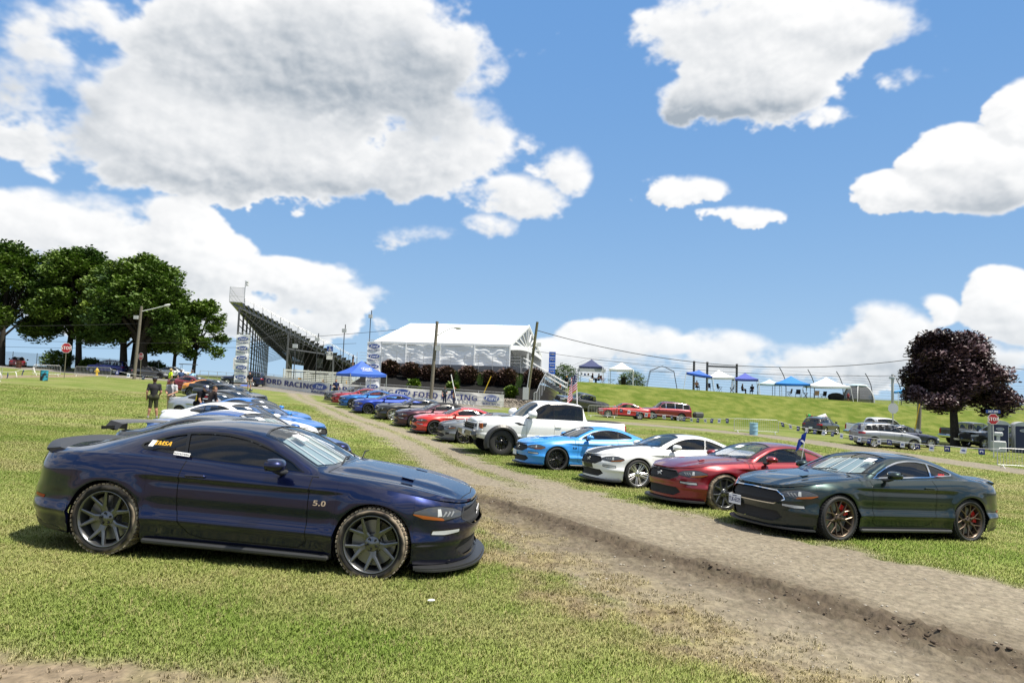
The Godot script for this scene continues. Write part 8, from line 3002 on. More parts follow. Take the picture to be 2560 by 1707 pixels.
	# portable toilets with a wash stand
	for i in 2:
		var o := thing("portable_toilet", ["left dark blue portable toilet under the purple tree, behind the wash stand", "right dark blue portable toilet with a pale ribbed side"][i], "portable toilet", Transform3D(Basis(Vector3.UP, -0.42), ground_at(36.4 + i * 1.5, -51.0 + i * 0.35)), "portable toilets")
		var b := MB.new()
		b.bevel(Vector3(0, 1.02, 0), Vector3(1.08, 2.0, 1.12), 0.04)
		part("cabin", b, mats.toilet_grey, o)
		var d := MB.new()
		d.box(Vector3(0, 1.0, 0.565), Vector3(1.02, 1.94, 0.03))
		part("front_frame", d, mats.toilet_navy, o)
		var dr := MB.new()
		dr.bevel(Vector3(0, 0.95, 0.585), Vector3(0.7, 1.72, 0.03), 0.012)
		part("door", dr, mats.toilet_navy, o)
		for k in 4:
			var rb := MB.new()
			rb.bevel(Vector3(0.545, 0.95, -0.38 + k * 0.25), Vector3(0.04, 1.6, 0.09), 0.015)
			part("side_rib", rb, mats.toilet_grey, o)
		var rf := MB.new()
		for k in 12:
			var a0 := PI * k / 12.0
			var a1 := PI * (k + 1) / 12.0
			var p := Vector3(cos(a0) * 0.60, 1.98 + sin(a0) * 0.30, 0.62)
			var q := Vector3(cos(a1) * 0.60, 1.98 + sin(a1) * 0.30, 0.62)
			var u := Vector3(0, 0, -1.24)
			rf.quad(p, q, q + u, p + u)
			rf.tri(p, q, Vector3(0, 1.98, 0.62))
			rf.quad(p * Vector3(1, 1, 1.02), q * Vector3(1, 1, 1.02), q * Vector3(0.86, 0.965, 1.02), p * Vector3(0.86, 0.965, 1.02))
		part("roof", rf, mats.toilet_grey, o)
		var e := PackedVector2Array()
		for k in 20: e.append(Vector2(cos(TAU * k / 20) * 0.26, sin(TAU * k / 20) * 0.11))
		var em := MB.new()
		em.slab(e, Vector3(0, 1.66, 0.605), Vector3.RIGHT, Vector3.UP, 0.004)
		part("emblem", em, mats.box_grey, o)
		var ln := MB.new()
		for k in 2: ln.box(Vector3(0, 1.69 - k * 0.05, 0.613), Vector3(0.36, 0.025, 0.004))
		part("emblem_lines", ln, mats.logo_blue, o).set_meta("kind", "stuff")
	var ws := thing("wash_stand", "grey plastic wash stand in front of the left toilet", "wash stand", Transform3D(Basis(Vector3.UP, -0.3), ground_at(35.4, -49.6)))
	var w := MB.new()
	w.bevel(Vector3(0, 0.4, 0), Vector3(0.85, 0.8, 0.55), 0.05)
	part("basin", w, mats.box_grey, ws)
	var w2 := MB.new()
	w2.box(Vector3(0, 1.0, 0), Vector3(0.18, 0.45, 0.2))
	part("column", w2, mats.box_grey, ws)
	var w3 := MB.new()
	w3.bevel(Vector3(0, 1.3, 0), Vector3(0.55, 0.28, 0.3), 0.05)
	part("dispenser", w3, mats.toilet_grey, ws)
	# bunting
	var P := func(x: float, z: float, y := 1.05) -> Vector3: return ground_at(x, z) + Vector3(0, y, 0)
	bunting("bunting from the pale barrier along the foot of the bank", [P.call(9.7, -61.8, 1.0), P.call(13.6, -58.5, 0.75), P.call(17.0, -51.6, 1.05)], 0.72, 0.34, 2)
	bunting("bunting along the gravel lane from the drum's barrier to the silver crossover", [P.call(20.2, -51.4, 1.05), P.call(22.0, -46.5, 0.78), P.call(23.2, -41.8, 0.8), P.call(24.6, -38.5, 0.85), P.call(26.2, -36.6, 1.0)], 0.62, 0.33, 4)
	bunting("bunting from the steel barrier to the lamp pole on the left", [P.call(-42.3, -72.2, 1.0), P.call(-38.8, -71.6, 0.62), P.call(-36.5, -71.0, 0.62)], 1.3, 0.42, 6)
	bunting("sagging bunting between the barriers at the left edge", [P.call(-38.3, -50.5, 0.9), P.call(-44.5, -62.0, 0.62), P.call(-47.2, -68.2, 1.0)], 3.4, 0.5, 9, 1)
	# flag on the pickup
	var o := thing("national_flag", "stars and stripes hanging from a white pole in the pickup's bed", "flag", Transform3D(Basis(), Vector3(2.62, 1.5, -26.6)))
	part("pole", bar(Vector3(0.05, -0.9, 0), Vector3(-0.08, 1.25, 0), 0.02), mats.sign_white, o)
	var fold := func(u: float, v: float) -> Vector3:
		# u along the hoist downwards, v outwards; hangs in folds
		return Vector3(-0.08 - v * 0.26 + 0.05 * sin(v * 9.0 + u * 2.0), 1.2 - u * 0.72 - v * 0.62, 0.05 + 0.06 * sin(v * 12.0 + u * 1.5))
	for s in 13:
		var b := MB.new()
		for k in 14:
			var v0 := k / 14.0
			var v1 := (k + 1) / 14.0
			if s < 7 and v0 < 0.42: continue
			b.quad(fold.call((s + 1) / 13.0, v0), fold.call((s + 1) / 13.0, v1), fold.call(s / 13.0, v1), fold.call(s / 13.0, v0))
		part("stripe", b, mats.flag_red if s % 2 == 0 else mats.flag_white, o)
	var cn := MB.new()
	for k in 6: cn.quad(fold.call(7 / 13.0, k * 0.07), fold.call(7 / 13.0, (k + 1) * 0.07), fold.call(0.0, (k + 1) * 0.07), fold.call(0.0, k * 0.07))
	part("canton", cn, mats.flag_blue, o)
	for k in 12:
		var st := MB.new()
		var c: Vector3 = fold.call(0.08 + (k / 3) * 0.125, 0.07 + (k % 3) * 0.14) + Vector3(0, 0, 0.02)
		var pl2 := PackedVector2Array()
		for j in 10: pl2.append(Vector2(sin(TAU * j / 10), cos(TAU * j / 10)) * (0.035 if j % 2 == 0 else 0.014))
		st.slab(pl2, c, Vector3.RIGHT, Vector3.UP, 0.0)
		part("star", st, mats.flag_white, o)
	# flag clipped to the ruby red car's window
	var f2 := thing("window_flag", "small blue flag clipped to the ruby red coupe's window", "flag", Transform3D(Basis(), flag_spot))
	part("staff", bar(Vector3(0, -0.12, 0), Vector3(0.10, 0.52, 0), 0.008), mats.sign_white, f2)
	var fc := MB.new()
	for k in 8:
		for j in 4:
			var g := func(a: float, b: float) -> Vector3: return Vector3(0.10 - b * 0.06 - a * 0.17 + 0.012 * sin(a * 9.0), 0.50 - b * 0.26 - a * 0.20, 0.02 + 0.03 * sin(a * 10.0 + b * 2.0))
			fc.quad(g.call(k / 8.0, (j + 1) / 4.0), g.call((k + 1) / 8.0, (j + 1) / 4.0), g.call((k + 1) / 8.0, j / 4.0), g.call(k / 8.0, j / 4.0))
	part("cloth", fc, mats.flag_royal, f2)
	var mk := MB.new()
	mk.slab(PackedVector2Array([Vector2(-0.05, -0.02), Vector2(0.05, -0.02), Vector2(0.03, 0.02), Vector2(-0.03, 0.02)]), Vector3(0.0, 0.27, 0.06), Vector3(0.8, -0.6, 0), Vector3(0.5, 0.8, 0), 0.002)
	part("mark", mk, mats.flag_white, f2)
	# golf carts behind the fence banner
	for i in 4:
		var g := thing("golf_cart", ["leftmost golf cart behind the fence banner", "second golf cart with tan seats behind the fence banner", "third golf cart with tan seats, left of the blue canopy", "golf cart with a black roof beyond the left row"][i], "golf cart", Transform3D(Basis(Vector3.UP, PI + 0.1 * i), ground_at([-25.8, -22.6, -19.6, -39.5][i], [-82.0, -80.5, -79.5, -83.5][i])), "golf carts")
		var b := MB.new()
		b.bevel(Vector3(0, 0.45, 0), Vector3(2.3, 0.35, 1.15), 0.08)
		part("chassis", b, mats.lamp_white if i < 3 else mats.black_satin, g)
		for s in [[-0.35, 0.75], [0.35, 0.75]]: pass
		var st2 := MB.new()
		st2.bevel(Vector3(-0.25, 0.78, 0), Vector3(0.5, 0.14, 1.0), 0.04)
		part("seat", st2, mats.golf_seat, g)
		var sb := MB.new()
		sb.bevel(Vector3(-0.52, 1.05, 0), Vector3(0.12, 0.42, 1.0), 0.04)
		part("seat_back", sb, mats.golf_seat, g)
		for s in [-1, 1]:
			for x in [-0.85, 0.75]: part("roof_post", bar(Vector3(x, 0.6, s * 0.5), Vector3(x * 0.9, 1.85, s * 0.5), 0.022), mats.cable, g)
			for x in [-0.75, 0.78]:
				var wl := MB.new()
				wl.lathe(Vector3(x, 0.23, s * 0.5), Vector3.BACK, [Vector2(0.0, -0.09), Vector2(0.23, -0.09), Vector2(0.23, 0.09), Vector2(0.0, 0.09)], 16, false)
				part("wheel", wl, mats.rubber, g)
		var rf := MB.new()
		rf.bevel(Vector3(-0.05, 1.9, 0), Vector3(2.0, 0.08, 1.2), 0.03)
		part("roof", rf, mats.cable if i == 3 else mats.steel_dark, g)
	# sign lying on the slope and other oddments
	var wsn := thing("lawn_sign", "white board with red lettering tilted on the grass bank", "sign", Transform3D(Basis(Vector3.BACK, 0.35) * Basis(Vector3.RIGHT, -0.5), ground_at(33.6, -73.0) + Vector3(0, 0.3, 0)))
	var lb := MB.new()
	lb.box(Vector3.ZERO, Vector3(1.0, 1.5, 0.04))
	part("board", lb, mats.sign_white, wsn)
	part("lettering", letters("SALE", 0.3, true), mats.stop_red, wsn, Transform3D(Basis(), Vector3(0, 0.3, 0.03)))
	var bag := MB.new()
	bag.bevel(Vector3(0, 0.3, 0), Vector3(1.1, 0.6, 0.6), 0.14)
	tag(part("duffel_bag", bag, mat("bag_grey", lin(0.05, 0.055, 0.06), 0.7), self, Transform3D(Basis(Vector3.UP, 0.3), ground_at(18.9, -68.6) + Vector3(0, 0.35, 0))), "dark grey bag hanging on a hitch behind the wine red vehicle", "bag")
	var pm := MB.new()
	pm.tube([ground_at(31.2, -53.0), ground_at(31.2, -53.0) + Vector3(0.55, 3.1, 0)], 0.04, 5)
	tag(part("marker_pole", pm, mats.yellow, self), "thin yellow marker pole behind the crossover's bonnet", "pole")
	# litter in the lawn
	var lt := MB.new()
	lt.ball(Vector3.ZERO, Vector3(0.035, 0.010, 0.02), 10)
	tag(part("litter", lt, mats.plate_white, self, Transform3D(Basis(Vector3.UP, 0.3), ground_at(-0.62, -6.07) + Vector3(0, 0.05, 0))), "pale scrap of litter lying in the near lawn", "litter")
	# stones and clods on the dirt lane
	var r := RandomNumberGenerator.new()
	r.seed = 31
	var sm := MB.new()
	sm.ball(Vector3.ZERO, Vector3(1, 0.6, 0.8), 6)
	var mm := MultiMesh.new()
	mm.transform_format = MultiMesh.TRANSFORM_3D
	mm.use_colors = true
	mm.mesh = sm.mesh()
	var put := []
	for k in 3000:
		var d := 4.2 + 19.0 * pow(r.randf(), 1.4)
		var t := r.randf()
		var x := lerpf(road_l.at(d), road_r.at(d), t)
		var z := -d
		var sz := 0.005 + 0.014 * pow(r.randf(), 4.0)
		var c := Color(0.27, 0.245, 0.20).lerp(Color(0.40, 0.38, 0.34), r.randf() * 0.7)
		if k % 4 == 0 and d < 13.0:
			var i := r.randi() % 9
			var p: Vector2 = (rut[i] as Vector2).lerp(rut[i + 1], r.randf()) + Vector2(r.randfn(), r.randfn()) * 0.22
			x = p.x
			z = p.y
			sz = 0.008 + 0.022 * pow(r.randf(), 3.0)
			c = Color(0.06, 0.046, 0.034).lerp(Color(0.14, 0.11, 0.085), r.randf())
		put.append([x, z, sz, c])
	# stones of the bed's toe
	for k in 2600:
		var x := r.randf_range(-17.0, 6.0)
		var z := -70.2 - r.randf() * 1.5
		put.append([x, z, r.randf_range(0.05, 0.14), Color(0.34, 0.30, 0.25).lerp(Color(0.16, 0.14, 0.125), r.randf())])
	mm.instance_count = put.size()
	for i in put.size():
		var q: Array = put[i]
		mm.set_instance_transform(i, Transform3D(Basis(Vector3.UP, r.randf() * TAU).scaled(Vector3(q[2], q[2] * r.randf_range(0.6, 1.1), q[2])), Vector3(q[0], full_h(q[0], q[1]) + ground_fine(q[0], q[1]) + q[2] * 0.2, q[1])))
		mm.set_instance_color(i, q[3])
	var mi := MultiMeshInstance3D.new()
	mi.name = "loose_stones"
	mi.multimesh = mm
	mi.material_override = vmat("stone", 0.95, 0.2)
	add_child(mi)
	mi.set_meta("kind", "stuff")
	tag(mi, "loose stones and mud clods on the dirt lane and the bed's edge", "stones")

# ---------- people: one continuous skin round a skeleton, meshed as surface nets
# bones: [from, to, radius at from, radius at to, colour, squash in z]
func body_mesh(bones: Array, cell := 0.024) -> ArrayMesh:
	var field := {}
	var tint := {}
	var reach := cell * 2.2
	for b in bones:
		var p: Vector3 = b[0]
		var q: Vector3 = b[1]
		var rm := maxf(b[2], b[3]) + reach
		var lo := (p.min(q) - Vector3.ONE * rm) / cell
		var hi := (p.max(q) + Vector3.ONE * rm) / cell
		var pq := q - p
		var l2 := maxf(pq.length_squared(), 1e-8)
		for i in range(floori(lo.x), ceili(hi.x) + 1):
			for j in range(floori(lo.y), ceili(hi.y) + 1):
				for k in range(floori(lo.z), ceili(hi.z) + 1):
					var w := Vector3(i, j, k) * cell
					var t := clampf((w - p).dot(pq) / l2, 0.0, 1.0)
					var d := w.distance_to(p + pq * t) - lerpf(b[2], b[3], t)
					if d > reach: continue
					var key := Vector3i(i, j, k)
					if field.has(key):
						var f: float = field[key]
						var h := clampf(0.5 + 0.5 * (f - d) / 0.035, 0.0, 1.0)
						if d < tint[key][0]: tint[key] = [d, b[4]]
						field[key] = lerpf(f, d, h) - 0.035 * h * (1.0 - h)
					else:
						field[key] = d
						tint[key] = [d, b[4]]
	var verts := {}
	var pos := PackedVector3Array()
	var cols := PackedColorArray()
	var nor := PackedVector3Array()
	var corners := [Vector3i(0, 0, 0), Vector3i(1, 0, 0), Vector3i(0, 1, 0), Vector3i(1, 1, 0), Vector3i(0, 0, 1), Vector3i(1, 0, 1), Vector3i(0, 1, 1), Vector3i(1, 1, 1)]
	var edges := [[0, 1], [2, 3], [4, 5], [6, 7], [0, 2], [1, 3], [4, 6], [5, 7], [0, 4], [1, 5], [2, 6], [3, 7]]
	for key in field:
		var v := []
		var inside := 0
		for c in corners:
			var f: float = field.get(key + c, 1.0)
			v.append(f)
			if f < 0.0: inside += 1
		if inside == 0 or inside == 8: continue
		var s := Vector3.ZERO
		var n := 0
		for e in edges:
			var a: float = v[e[0]]
			var b: float = v[e[1]]
			if (a < 0.0) != (b < 0.0):
				var t := a / (a - b)
				s += Vector3(corners[e[0]]).lerp(Vector3(corners[e[1]]), t)
				n += 1
		verts[key] = pos.size()
		pos.append((Vector3(key) + s / n) * cell)
		nor.append(Vector3(v[1] + v[3] + v[5] + v[7] - v[0] - v[2] - v[4] - v[6], v[2] + v[3] + v[6] + v[7] - v[0] - v[1] - v[4] - v[5], v[4] + v[5] + v[6] + v[7] - v[0] - v[1] - v[2] - v[3]).normalized())
		cols.append(tint[key][1])
	var m := MB.new()
	m.use_col = true
	for key in field:
		for ax in 3:
			var d: Vector3i = [Vector3i(1, 0, 0), Vector3i(0, 1, 0), Vector3i(0, 0, 1)][ax]
			var u: Vector3i = [Vector3i(0, 1, 0), Vector3i(0, 0, 1), Vector3i(1, 0, 0)][ax]
			var w: Vector3i = [Vector3i(0, 0, 1), Vector3i(1, 0, 0), Vector3i(0, 1, 0)][ax]
			if ((field[key] as float) < 0.0) == (field.get(key + d, 1.0) < 0.0): continue
			var q := [key - u - w, key - w, key, key - u]
			var ok := true
			for e in q:
				if not verts.has(e): ok = false
			if not ok: continue
			var id := [verts[q[0]], verts[q[1]], verts[q[2]], verts[q[3]]]
			for t in [[0, 1, 2], [0, 2, 3]]:
				var c0 := m.c.size()
				m.trin(pos[id[t[0]]], pos[id[t[1]]], pos[id[t[2]]], nor[id[t[0]]], nor[id[t[1]]], nor[id[t[2]]])
				for z in 3: m.c[c0 + z] = cols[id[t[0]]]
	return m.mesh()

# joints of a standing figure of height 1.8, facing +z; edits move them
func person(label: String, t: Transform3D, wear: Dictionary, pose := {}, ht := 1.8, group := "") -> Node3D:
	var o := thing("person", label, "person", t, group)
	var J := {"pelvis": Vector3(0, 0.96, 0), "chest": Vector3(0, 1.32, 0.0), "neck": Vector3(0, 1.50, 0), "head": Vector3(0, 1.655, 0.02),
		"sl": Vector3(-0.19, 1.43, 0), "sr": Vector3(0.19, 1.43, 0), "el": Vector3(-0.27, 1.15, -0.02), "er": Vector3(0.27, 1.15, -0.02), "wl": Vector3(-0.26, 0.90, 0.06), "wr": Vector3(0.26, 0.90, 0.06),
		"hl": Vector3(-0.095, 0.92, 0), "hr": Vector3(0.095, 0.92, 0), "kl": Vector3(-0.11, 0.50, 0.02), "kr": Vector3(0.11, 0.50, 0.02), "fl": Vector3(-0.13, 0.08, -0.02), "fr": Vector3(0.13, 0.08, -0.02)}
	for k in pose:
		if J.has(k): J[k] = pose[k]
	var k := ht / 1.8
	for j in J: J[j] *= k
	var sk: Color = wear.get("skin", Color(0.42, 0.235, 0.165))
	var sh: Color = wear.shirt
	var tr: Color = wear.legs
	var sleeve: bool = wear.get("long", false)
	var lower: Color = tr if wear.get("trousers", false) else sk
	var shoe: Color = wear.get("shoe", Color(0.03, 0.03, 0.03))
	var hair: Color = wear.get("hair", Color(0.04, 0.025, 0.018))
	var fwd: Vector3 = pose.get("look", Vector3(0, 0, 1)).normalized()
	var B := [[J.pelvis, J.chest, 0.135 * k, 0.15 * k, sh], [J.chest, J.neck, 0.15 * k, 0.06 * k, sh], [J.sl, J.sr, 0.075 * k, 0.075 * k, sh], [(J.pelvis + J.chest) / 2, J.sl, 0.12 * k, 0.07 * k, sh], [(J.pelvis + J.chest) / 2, J.sr, 0.12 * k, 0.07 * k, sh], [J.neck, J.head, 0.055 * k, 0.06 * k, sk],
		[J.head + Vector3(0, 0.035, -0.01) * k, J.head - Vector3(0, 0.04, 0) * k + fwd * 0.02 * k, 0.088 * k, 0.07 * k, sk], [J.head + fwd * 0.085 * k - Vector3(0, 0.005, 0), J.head + fwd * 0.10 * k - Vector3(0, 0.02, 0) * k, 0.014 * k, 0.018 * k, sk],
		[J.head + Vector3(0, 0.055, 0) * k - fwd * 0.02 * k, J.head + Vector3(0, 0.0, 0) - fwd * 0.05 * k, 0.088 * k, 0.07 * k, hair], [J.hl, J.hr, 0.13 * k, 0.13 * k, tr]]
	for s in ["l", "r"]:
		var m: Vector3 = (J["s" + s] as Vector3).lerp(J["e" + s], 0.72)
		B.append([J["s" + s], m, 0.066 * k, 0.056 * k, sh])
		B.append([m, J["e" + s], 0.046 * k, 0.042 * k, sh if sleeve else sk])
		B.append([J["e" + s], J["w" + s], 0.042 * k, 0.03 * k, sh if sleeve else sk])
		var hd: Vector3 = (J["w" + s] - J["e" + s] as Vector3).normalized()
		B.append([J["w" + s], J["w" + s] + hd * 0.09 * k, 0.032 * k, 0.036 * k, sk])
		B.append([J["w" + s] + hd * 0.09 * k, J["w" + s] + hd * 0.16 * k + fwd * 0.02, 0.026 * k, 0.016 * k, sk])
		B.append([J["w" + s] + hd * 0.05 * k, J["w" + s] + hd * 0.10 * k + fwd * 0.045 * k, 0.016 * k, 0.012 * k, sk])
		B.append([J["h" + s], J["k" + s], 0.098 * k, 0.074 * k, tr])
		B.append([J["k" + s], J["f" + s], 0.058 * k, 0.042 * k, lower])
		var cf: Vector3 = (J["k" + s] as Vector3).lerp(J["f" + s], 0.33) - Vector3(0, 0, 0.012)
		B.append([cf, (J["k" + s] as Vector3).lerp(J["f" + s], 0.6), 0.062 * k, 0.045 * k, lower])
		var toe: Vector3 = pose.get("toe", fwd * Vector3(1, 0, 1)).normalized()
		B.append([J["f" + s] - Vector3(0, 0.03, 0) * k - toe * 0.05 * k, J["f" + s] - Vector3(0, 0.045, 0) * k + toe * 0.15 * k, 0.045 * k, 0.036 * k, shoe])
	part("body", body_mesh(B, wear.get("cell", 0.034)), vmat("clothes", 0.85, 0.2), o)
	if wear.has("cap"):
		var b := MB.new()
		var c: Vector3 = J.head + Vector3(0, 0.035, -0.01) * k
		b.ball(c + Vector3(0, 0.035, 0), Vector3(0.105, 0.085, 0.112) * k, 12)
		var x := fwd.cross(Vector3.UP).normalized()
		var pl := PackedVector2Array()
		for i in 11: pl.append(Vector2(cos(PI * i / 10.0) * 0.09, sin(PI * i / 10.0) * 0.12) * k)
		b.slab(pl, c + Vector3(0, 0.02, 0) + fwd * 0.06 * k, x, (fwd - Vector3(0, 0.25, 0)).normalized(), 0.012)
		if wear.get("brim", false): b.lathe(c + Vector3(0, 0.0, 0), Vector3.UP, [Vector2(0.09, 0.015), Vector2(0.2, 0.0), Vector2(0.2, 0.008), Vector2(0.09, 0.025)], 16)
		part("hat" if wear.get("brim", false) else "cap", b, mat("cap_%s" % wear.cap.to_html(), wear.cap.linear_to_srgb(), 0.8), o)
	return o

func sit(h := 0.45) -> Dictionary:
	var d := Vector3(0, h - 0.92 + 0.02, 0)
	return {"pelvis": Vector3(0, 0.96, -0.02) + d, "chest": Vector3(0, 1.32, -0.04) + d, "neck": Vector3(0, 1.50, -0.03) + d, "head": Vector3(0, 1.655, 0.0) + d, "sl": Vector3(-0.19, 1.43, -0.03) + d, "sr": Vector3(0.19, 1.43, -0.03) + d, "el": Vector3(-0.25, 1.17, 0.06) + d, "er": Vector3(0.25, 1.17, 0.06) + d, "wl": Vector3(-0.18, 1.10, 0.28) + d, "wr": Vector3(0.18, 1.10, 0.28) + d, "hl": Vector3(-0.1, 0.92, 0) + d, "hr": Vector3(0.1, 0.92, 0) + d, "kl": Vector3(-0.13, h + 0.05, 0.42), "kr": Vector3(0.13, h + 0.05, 0.42), "fl": Vector3(-0.14, 0.08, 0.40), "fr": Vector3(0.14, 0.08, 0.40)}

func build_people() -> void:
	var L := func(r: float, g: float, b: float) -> Color: return Color(r, g, b)
	var charcoal: Color = L.call(0.035, 0.034, 0.036)
	var olive: Color = L.call(0.05, 0.052, 0.035)
	var blk: Color = L.call(0.014, 0.014, 0.016)
	var G := "people at the tail of the silver coupe"
	# the four by the silver coupe
	person("person in charcoal shirt, olive shorts and dark cap standing with back to the camera", upright(-15.9, -30.6, PI + 0.5), {"shirt": charcoal, "legs": olive, "cap": L.call(0.02, 0.024, 0.035), "shoe": L.call(0.2, 0.2, 0.2), "cell": 0.024}, {"wl": Vector3(-0.2, 0.98, 0.2), "fl": Vector3(-0.17, 0.08, 0.0), "fr": Vector3(0.17, 0.08, 0.02)}, 1.86, G)
	var p2 := person("person in a pale grey shirt with dark front panel and tan trousers, facing the camera", upright(-16.0, -32.4, -0.1), {"shirt": L.call(0.42, 0.42, 0.45), "legs": L.call(0.38, 0.28, 0.17), "trousers": true, "cap": blk, "cell": 0.024}, {"el": Vector3(-0.28, 1.18, 0.02), "wl": Vector3(-0.1, 1.12, 0.24), "er": Vector3(0.28, 1.17, 0.04), "wr": Vector3(0.12, 1.05, 0.26)}, 1.8, G)
	var ap := MB.new()
	ap.slab(PackedVector2Array([Vector2(-0.12, 0.95), Vector2(0.10, 0.95), Vector2(0.12, 1.25), Vector2(0.05, 1.48), Vector2(-0.10, 1.46)]), Vector3(0, 0, 0.155), Vector3.RIGHT, Vector3.UP, 0.01)
	part("shirt_panel", ap, mat("shirt_dark", lin(0.12, 0.125, 0.15), 0.8), p2)
	var lean := {"chest": Vector3(0, 1.28, 0.16), "neck": Vector3(0, 1.43, 0.27), "head": Vector3(0, 1.54, 0.36), "sl": Vector3(-0.19, 1.37, 0.22), "sr": Vector3(0.19, 1.37, 0.22), "el": Vector3(-0.23, 1.08, 0.30), "er": Vector3(0.23, 1.08, 0.30), "wl": Vector3(-0.19, 0.86, 0.42), "wr": Vector3(0.19, 0.86, 0.42), "look": Vector3(0, -0.6, 0.8), "toe": Vector3(0, 0, 1)}
	var p3 := person("person in black racing jersey and navy and white cap, leaning over the car", upright(-13.0, -28.6, 1.2), {"shirt": blk, "legs": blk, "trousers": true, "cap": L.call(0.05, 0.06, 0.12), "cell": 0.024}, lean, 1.8, G)
	var st := MB.new()
	st.slab(PackedVector2Array([Vector2(-0.03, 0), Vector2(0.03, 0), Vector2(0.03, 0.32), Vector2(-0.03, 0.32)]), Vector3(-0.155, 1.02, 0.02), Vector3(0, 0, 1), Vector3(0, 1, 0.3), 0.008)
	part("jersey_stripe", st, mat("jersey_yellow", lin(0.7, 0.5, 0.03), 0.7), p3)
	var fw := MB.new()
	fw.ball(Vector3(0, 1.62, 0.45), Vector3(0.075, 0.06, 0.05), 10)
	part("cap_front", fw, mat("cap_white", lin(0.7, 0.7, 0.7), 0.7), p3)
	var p4 := person("person in black jersey with red and white print, bending over the silver coupe", upright(-12.2, -27.6, PI - 0.5), {"shirt": L.call(0.022, 0.018, 0.018), "legs": blk, "trousers": true, "hair": L.call(0.09, 0.055, 0.03), "cell": 0.024}, lean, 1.8, G)
	for q in [[1.36, 0.16, 0.035, "white"], [1.27, 0.26, 0.04, "red"], [1.19, 0.24, 0.04, "white"]]:
		laid(p4, "jersey_print", letters(["SPEED", "motorsport", "racing"][int((1.36 - q[0]) * 11.0)], q[2], true, "Droid Sans", 0.004), mats.flag_white if q[3] == "white" else mats.flag_red, Vector3(0, q[0] - 0.02, -0.175 + (q[0] - 0.96) * 0.42), Vector3(-1, 0, 0), Vector3(0, 1, 0.42))
	# beyond them
	var G2 := "people beyond the far end of the left row"
	person("person in neon yellow shirt and straw hat beyond the left row", upright(-27.6, -55.5, 2.4), {"shirt": L.call(0.55, 0.72, 0.03), "legs": L.call(0.3, 0.24, 0.17), "cap": L.call(0.42, 0.30, 0.12), "brim": true}, {"wr": Vector3(0.12, 1.52, 0.22), "er": Vector3(0.3, 1.32, 0.16)}, 1.78, G2)
	person("person in a light blue shirt right of the neon yellow one", upright(-27.0, -58.0, 0.3), {"shirt": L.call(0.28, 0.48, 0.70), "legs": L.call(0.06, 0.07, 0.1), "cap": L.call(0.03, 0.04, 0.08)}, {}, 1.76, G2)
	person("person in navy clothes beside the neon yellow shirt", upright(-28.2, -58.5, 1.0), {"shirt": L.call(0.05, 0.08, 0.17), "legs": L.call(0.05, 0.06, 0.1), "cap": L.call(0.3, 0.34, 0.4), "trousers": true}, {}, 1.8, G2)
	person("person in dark clothes with a phone beside the tall left banner", upright(-26.9, -70.5, 0.4), {"shirt": blk, "legs": L.call(0.25, 0.22, 0.2)}, {}, 1.75, G2)
	# around the fence banner
	var G3 := "people along the fence banner"
	person("person in a dark red and navy race jersey under the blue canopy", upright(-15.8, -62.0, 0.2), {"shirt": L.call(0.02, 0.028, 0.08), "legs": blk, "trousers": true}, {"wl": Vector3(-0.1, 1.1, 0.25)}, 1.8, G3)
	person("person in a dark polo shirt and sunglasses before the long fence banner", upright(-6.35, -66.5, 0.5), {"shirt": L.call(0.05, 0.055, 0.065), "legs": L.call(0.02, 0.025, 0.05), "trousers": true, "cap": L.call(0.04, 0.02, 0.015)}, {"wr": Vector3(0.1, 1.12, 0.22)}, 1.8, G3)
	person("person with a navy backpack and red cap before the long fence banner", upright(-5.4, -66.2, 1.3), {"shirt": blk, "legs": L.call(0.03, 0.035, 0.06), "trousers": true, "cap": L.call(0.35, 0.10, 0.05)}, {}, 1.76, G3)
	var bp := MB.new()
	bp.bevel(Vector3(-5.62, 1.25 + ground_at(-5.4, -66.2).y, -66.25), Vector3(0.24, 0.45, 0.34), 0.07)
	tag(part("backpack", bp, mats.flag_blue, self), "navy backpack on the person with the red cap", "backpack")
	# a leaning white flag pole before the bed
	var fp := MB.new()
	fp.tube([ground_at(-5.0, -65.8), ground_at(-5.0, -65.8) + Vector3(-0.75, 3.0, 0)], 0.05, 6)
	tag(part("white_pole", fp, mats.sign_white, self), "white pole slanting in front of the long fence banner", "pole")
	# on the bank
	var G4 := "people on the grass bank"
	person("person in an orange shirt walking at the left end of the bank top", Transform3D(Basis(Vector3.UP, -1.2), crest(6.6, 0.5)), {"shirt": L.call(0.55, 0.13, 0.03), "legs": blk, "trousers": true}, {"fl": Vector3(-0.12, 0.10, -0.25), "fr": Vector3(0.12, 0.08, 0.22), "kl": Vector3(-0.11, 0.5, -0.02), "kr": Vector3(0.11, 0.52, 0.14)}, 1.8, G4)
	person("person in a black shirt and white trousers with an orange cap on the bank top", Transform3D(Basis(Vector3.UP, 2.6), crest(7.4, 0.1)), {"shirt": blk, "legs": L.call(0.55, 0.55, 0.55), "trousers": true, "cap": L.call(0.6, 0.3, 0.05)}, {"fl": Vector3(-0.13, 0.08, -0.15), "fr": Vector3(0.13, 0.08, 0.18)}, 1.8, G4)
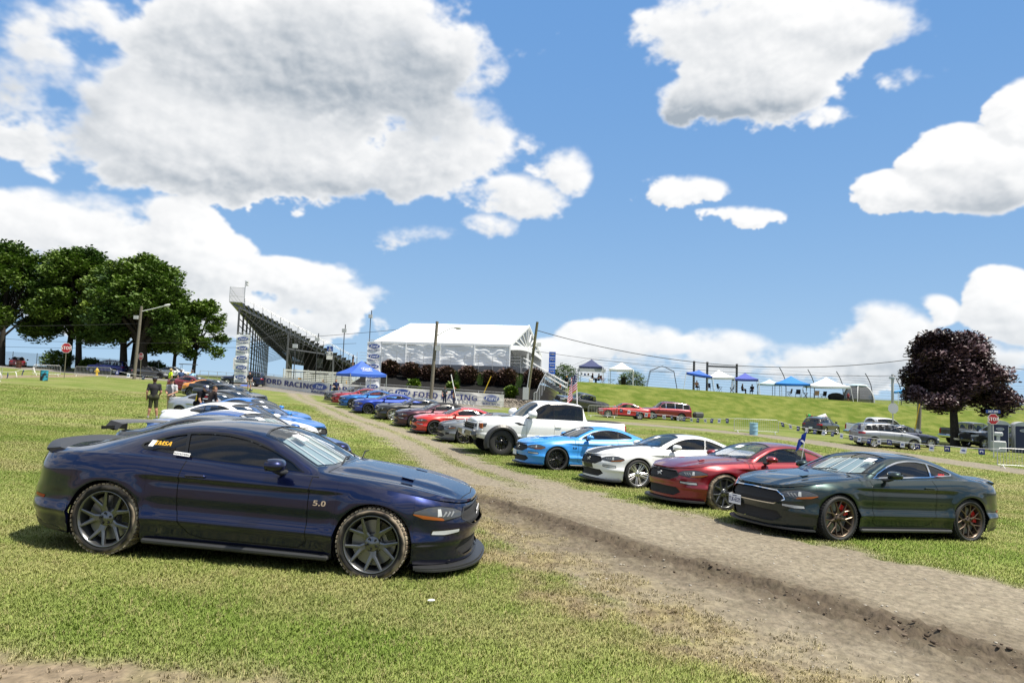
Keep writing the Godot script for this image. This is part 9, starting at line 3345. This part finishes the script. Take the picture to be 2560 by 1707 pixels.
	var seated := [["person in grey seated beside the red camp chair under the navy canopy", 11.7, -1.2, L.call(0.10, 0.10, 0.085), blk], ["person in black seated at the laden table under the navy canopy", 10.9, 1.2, blk, blk], ["left of the two people seated under the indigo canopy", 30.2, 1.0, L.call(0.03, 0.025, 0.03), blk], ["right of the two people seated under the indigo canopy, in a cap", 31.4, -0.6, L.call(0.02, 0.02, 0.03), L.call(0.03, 0.05, 0.1)], ["person with bare shoulders seated under the tipped blue canopy", 24.4, 0.2, L.call(0.45, 0.24, 0.15), blk]]
	for q in seated:
		var w := {"shirt": q[3], "legs": q[4], "trousers": true, "cell": 0.034}
		if "cap" in q[0]: w.cap = blk
		person(q[0], Transform3D(Basis(Vector3.UP, q[2]), crest(q[1], 0.9)), w, sit(0.42), 1.75, G4)
	person("small child in red standing before the broad white canopy", Transform3D(Basis(Vector3.UP, -0.4), crest(42.5, -0.8)), {"shirt": L.call(0.25, 0.05, 0.06), "legs": L.call(0.1, 0.04, 0.05), "cell": 0.024}, {}, 1.05, G4)
	var bend := {"pelvis": Vector3(0, 0.80, -0.15), "chest": Vector3(0, 0.92, 0.20), "neck": Vector3(0, 0.90, 0.38), "head": Vector3(0, 0.86, 0.53), "sl": Vector3(-0.18, 0.88, 0.30), "sr": Vector3(0.18, 0.88, 0.30), "el": Vector3(-0.2, 0.62, 0.40), "er": Vector3(0.2, 0.62, 0.40), "wl": Vector3(-0.18, 0.36, 0.48), "wr": Vector3(0.18, 0.36, 0.48), "hl": Vector3(-0.1, 0.78, -0.15), "hr": Vector3(0.1, 0.78, -0.15), "kl": Vector3(-0.14, 0.45, 0.05), "kr": Vector3(0.14, 0.45, -0.02), "fl": Vector3(-0.15, 0.08, -0.15), "fr": Vector3(0.15, 0.08, -0.2), "look": Vector3(0, -0.8, 0.6), "toe": Vector3(0, 0, 1)}
	person("child in a green shirt and red shorts bending down on the slope", Transform3D(Basis(Vector3.UP, -1.4), ground_at(32.3, -73.5)), {"shirt": L.call(0.03, 0.30, 0.10), "legs": L.call(0.35, 0.02, 0.02)}, bend, 1.4, G4)
	person("person on the stair at the lower end of the grandstand", Transform3D(Basis(Vector3.UP, -1.0), Vector3(-25.4, 4.3, -109.5)), {"shirt": blk, "legs": L.call(0.25, 0.16, 0.11), "cell": 0.035}, {}, 1.8)
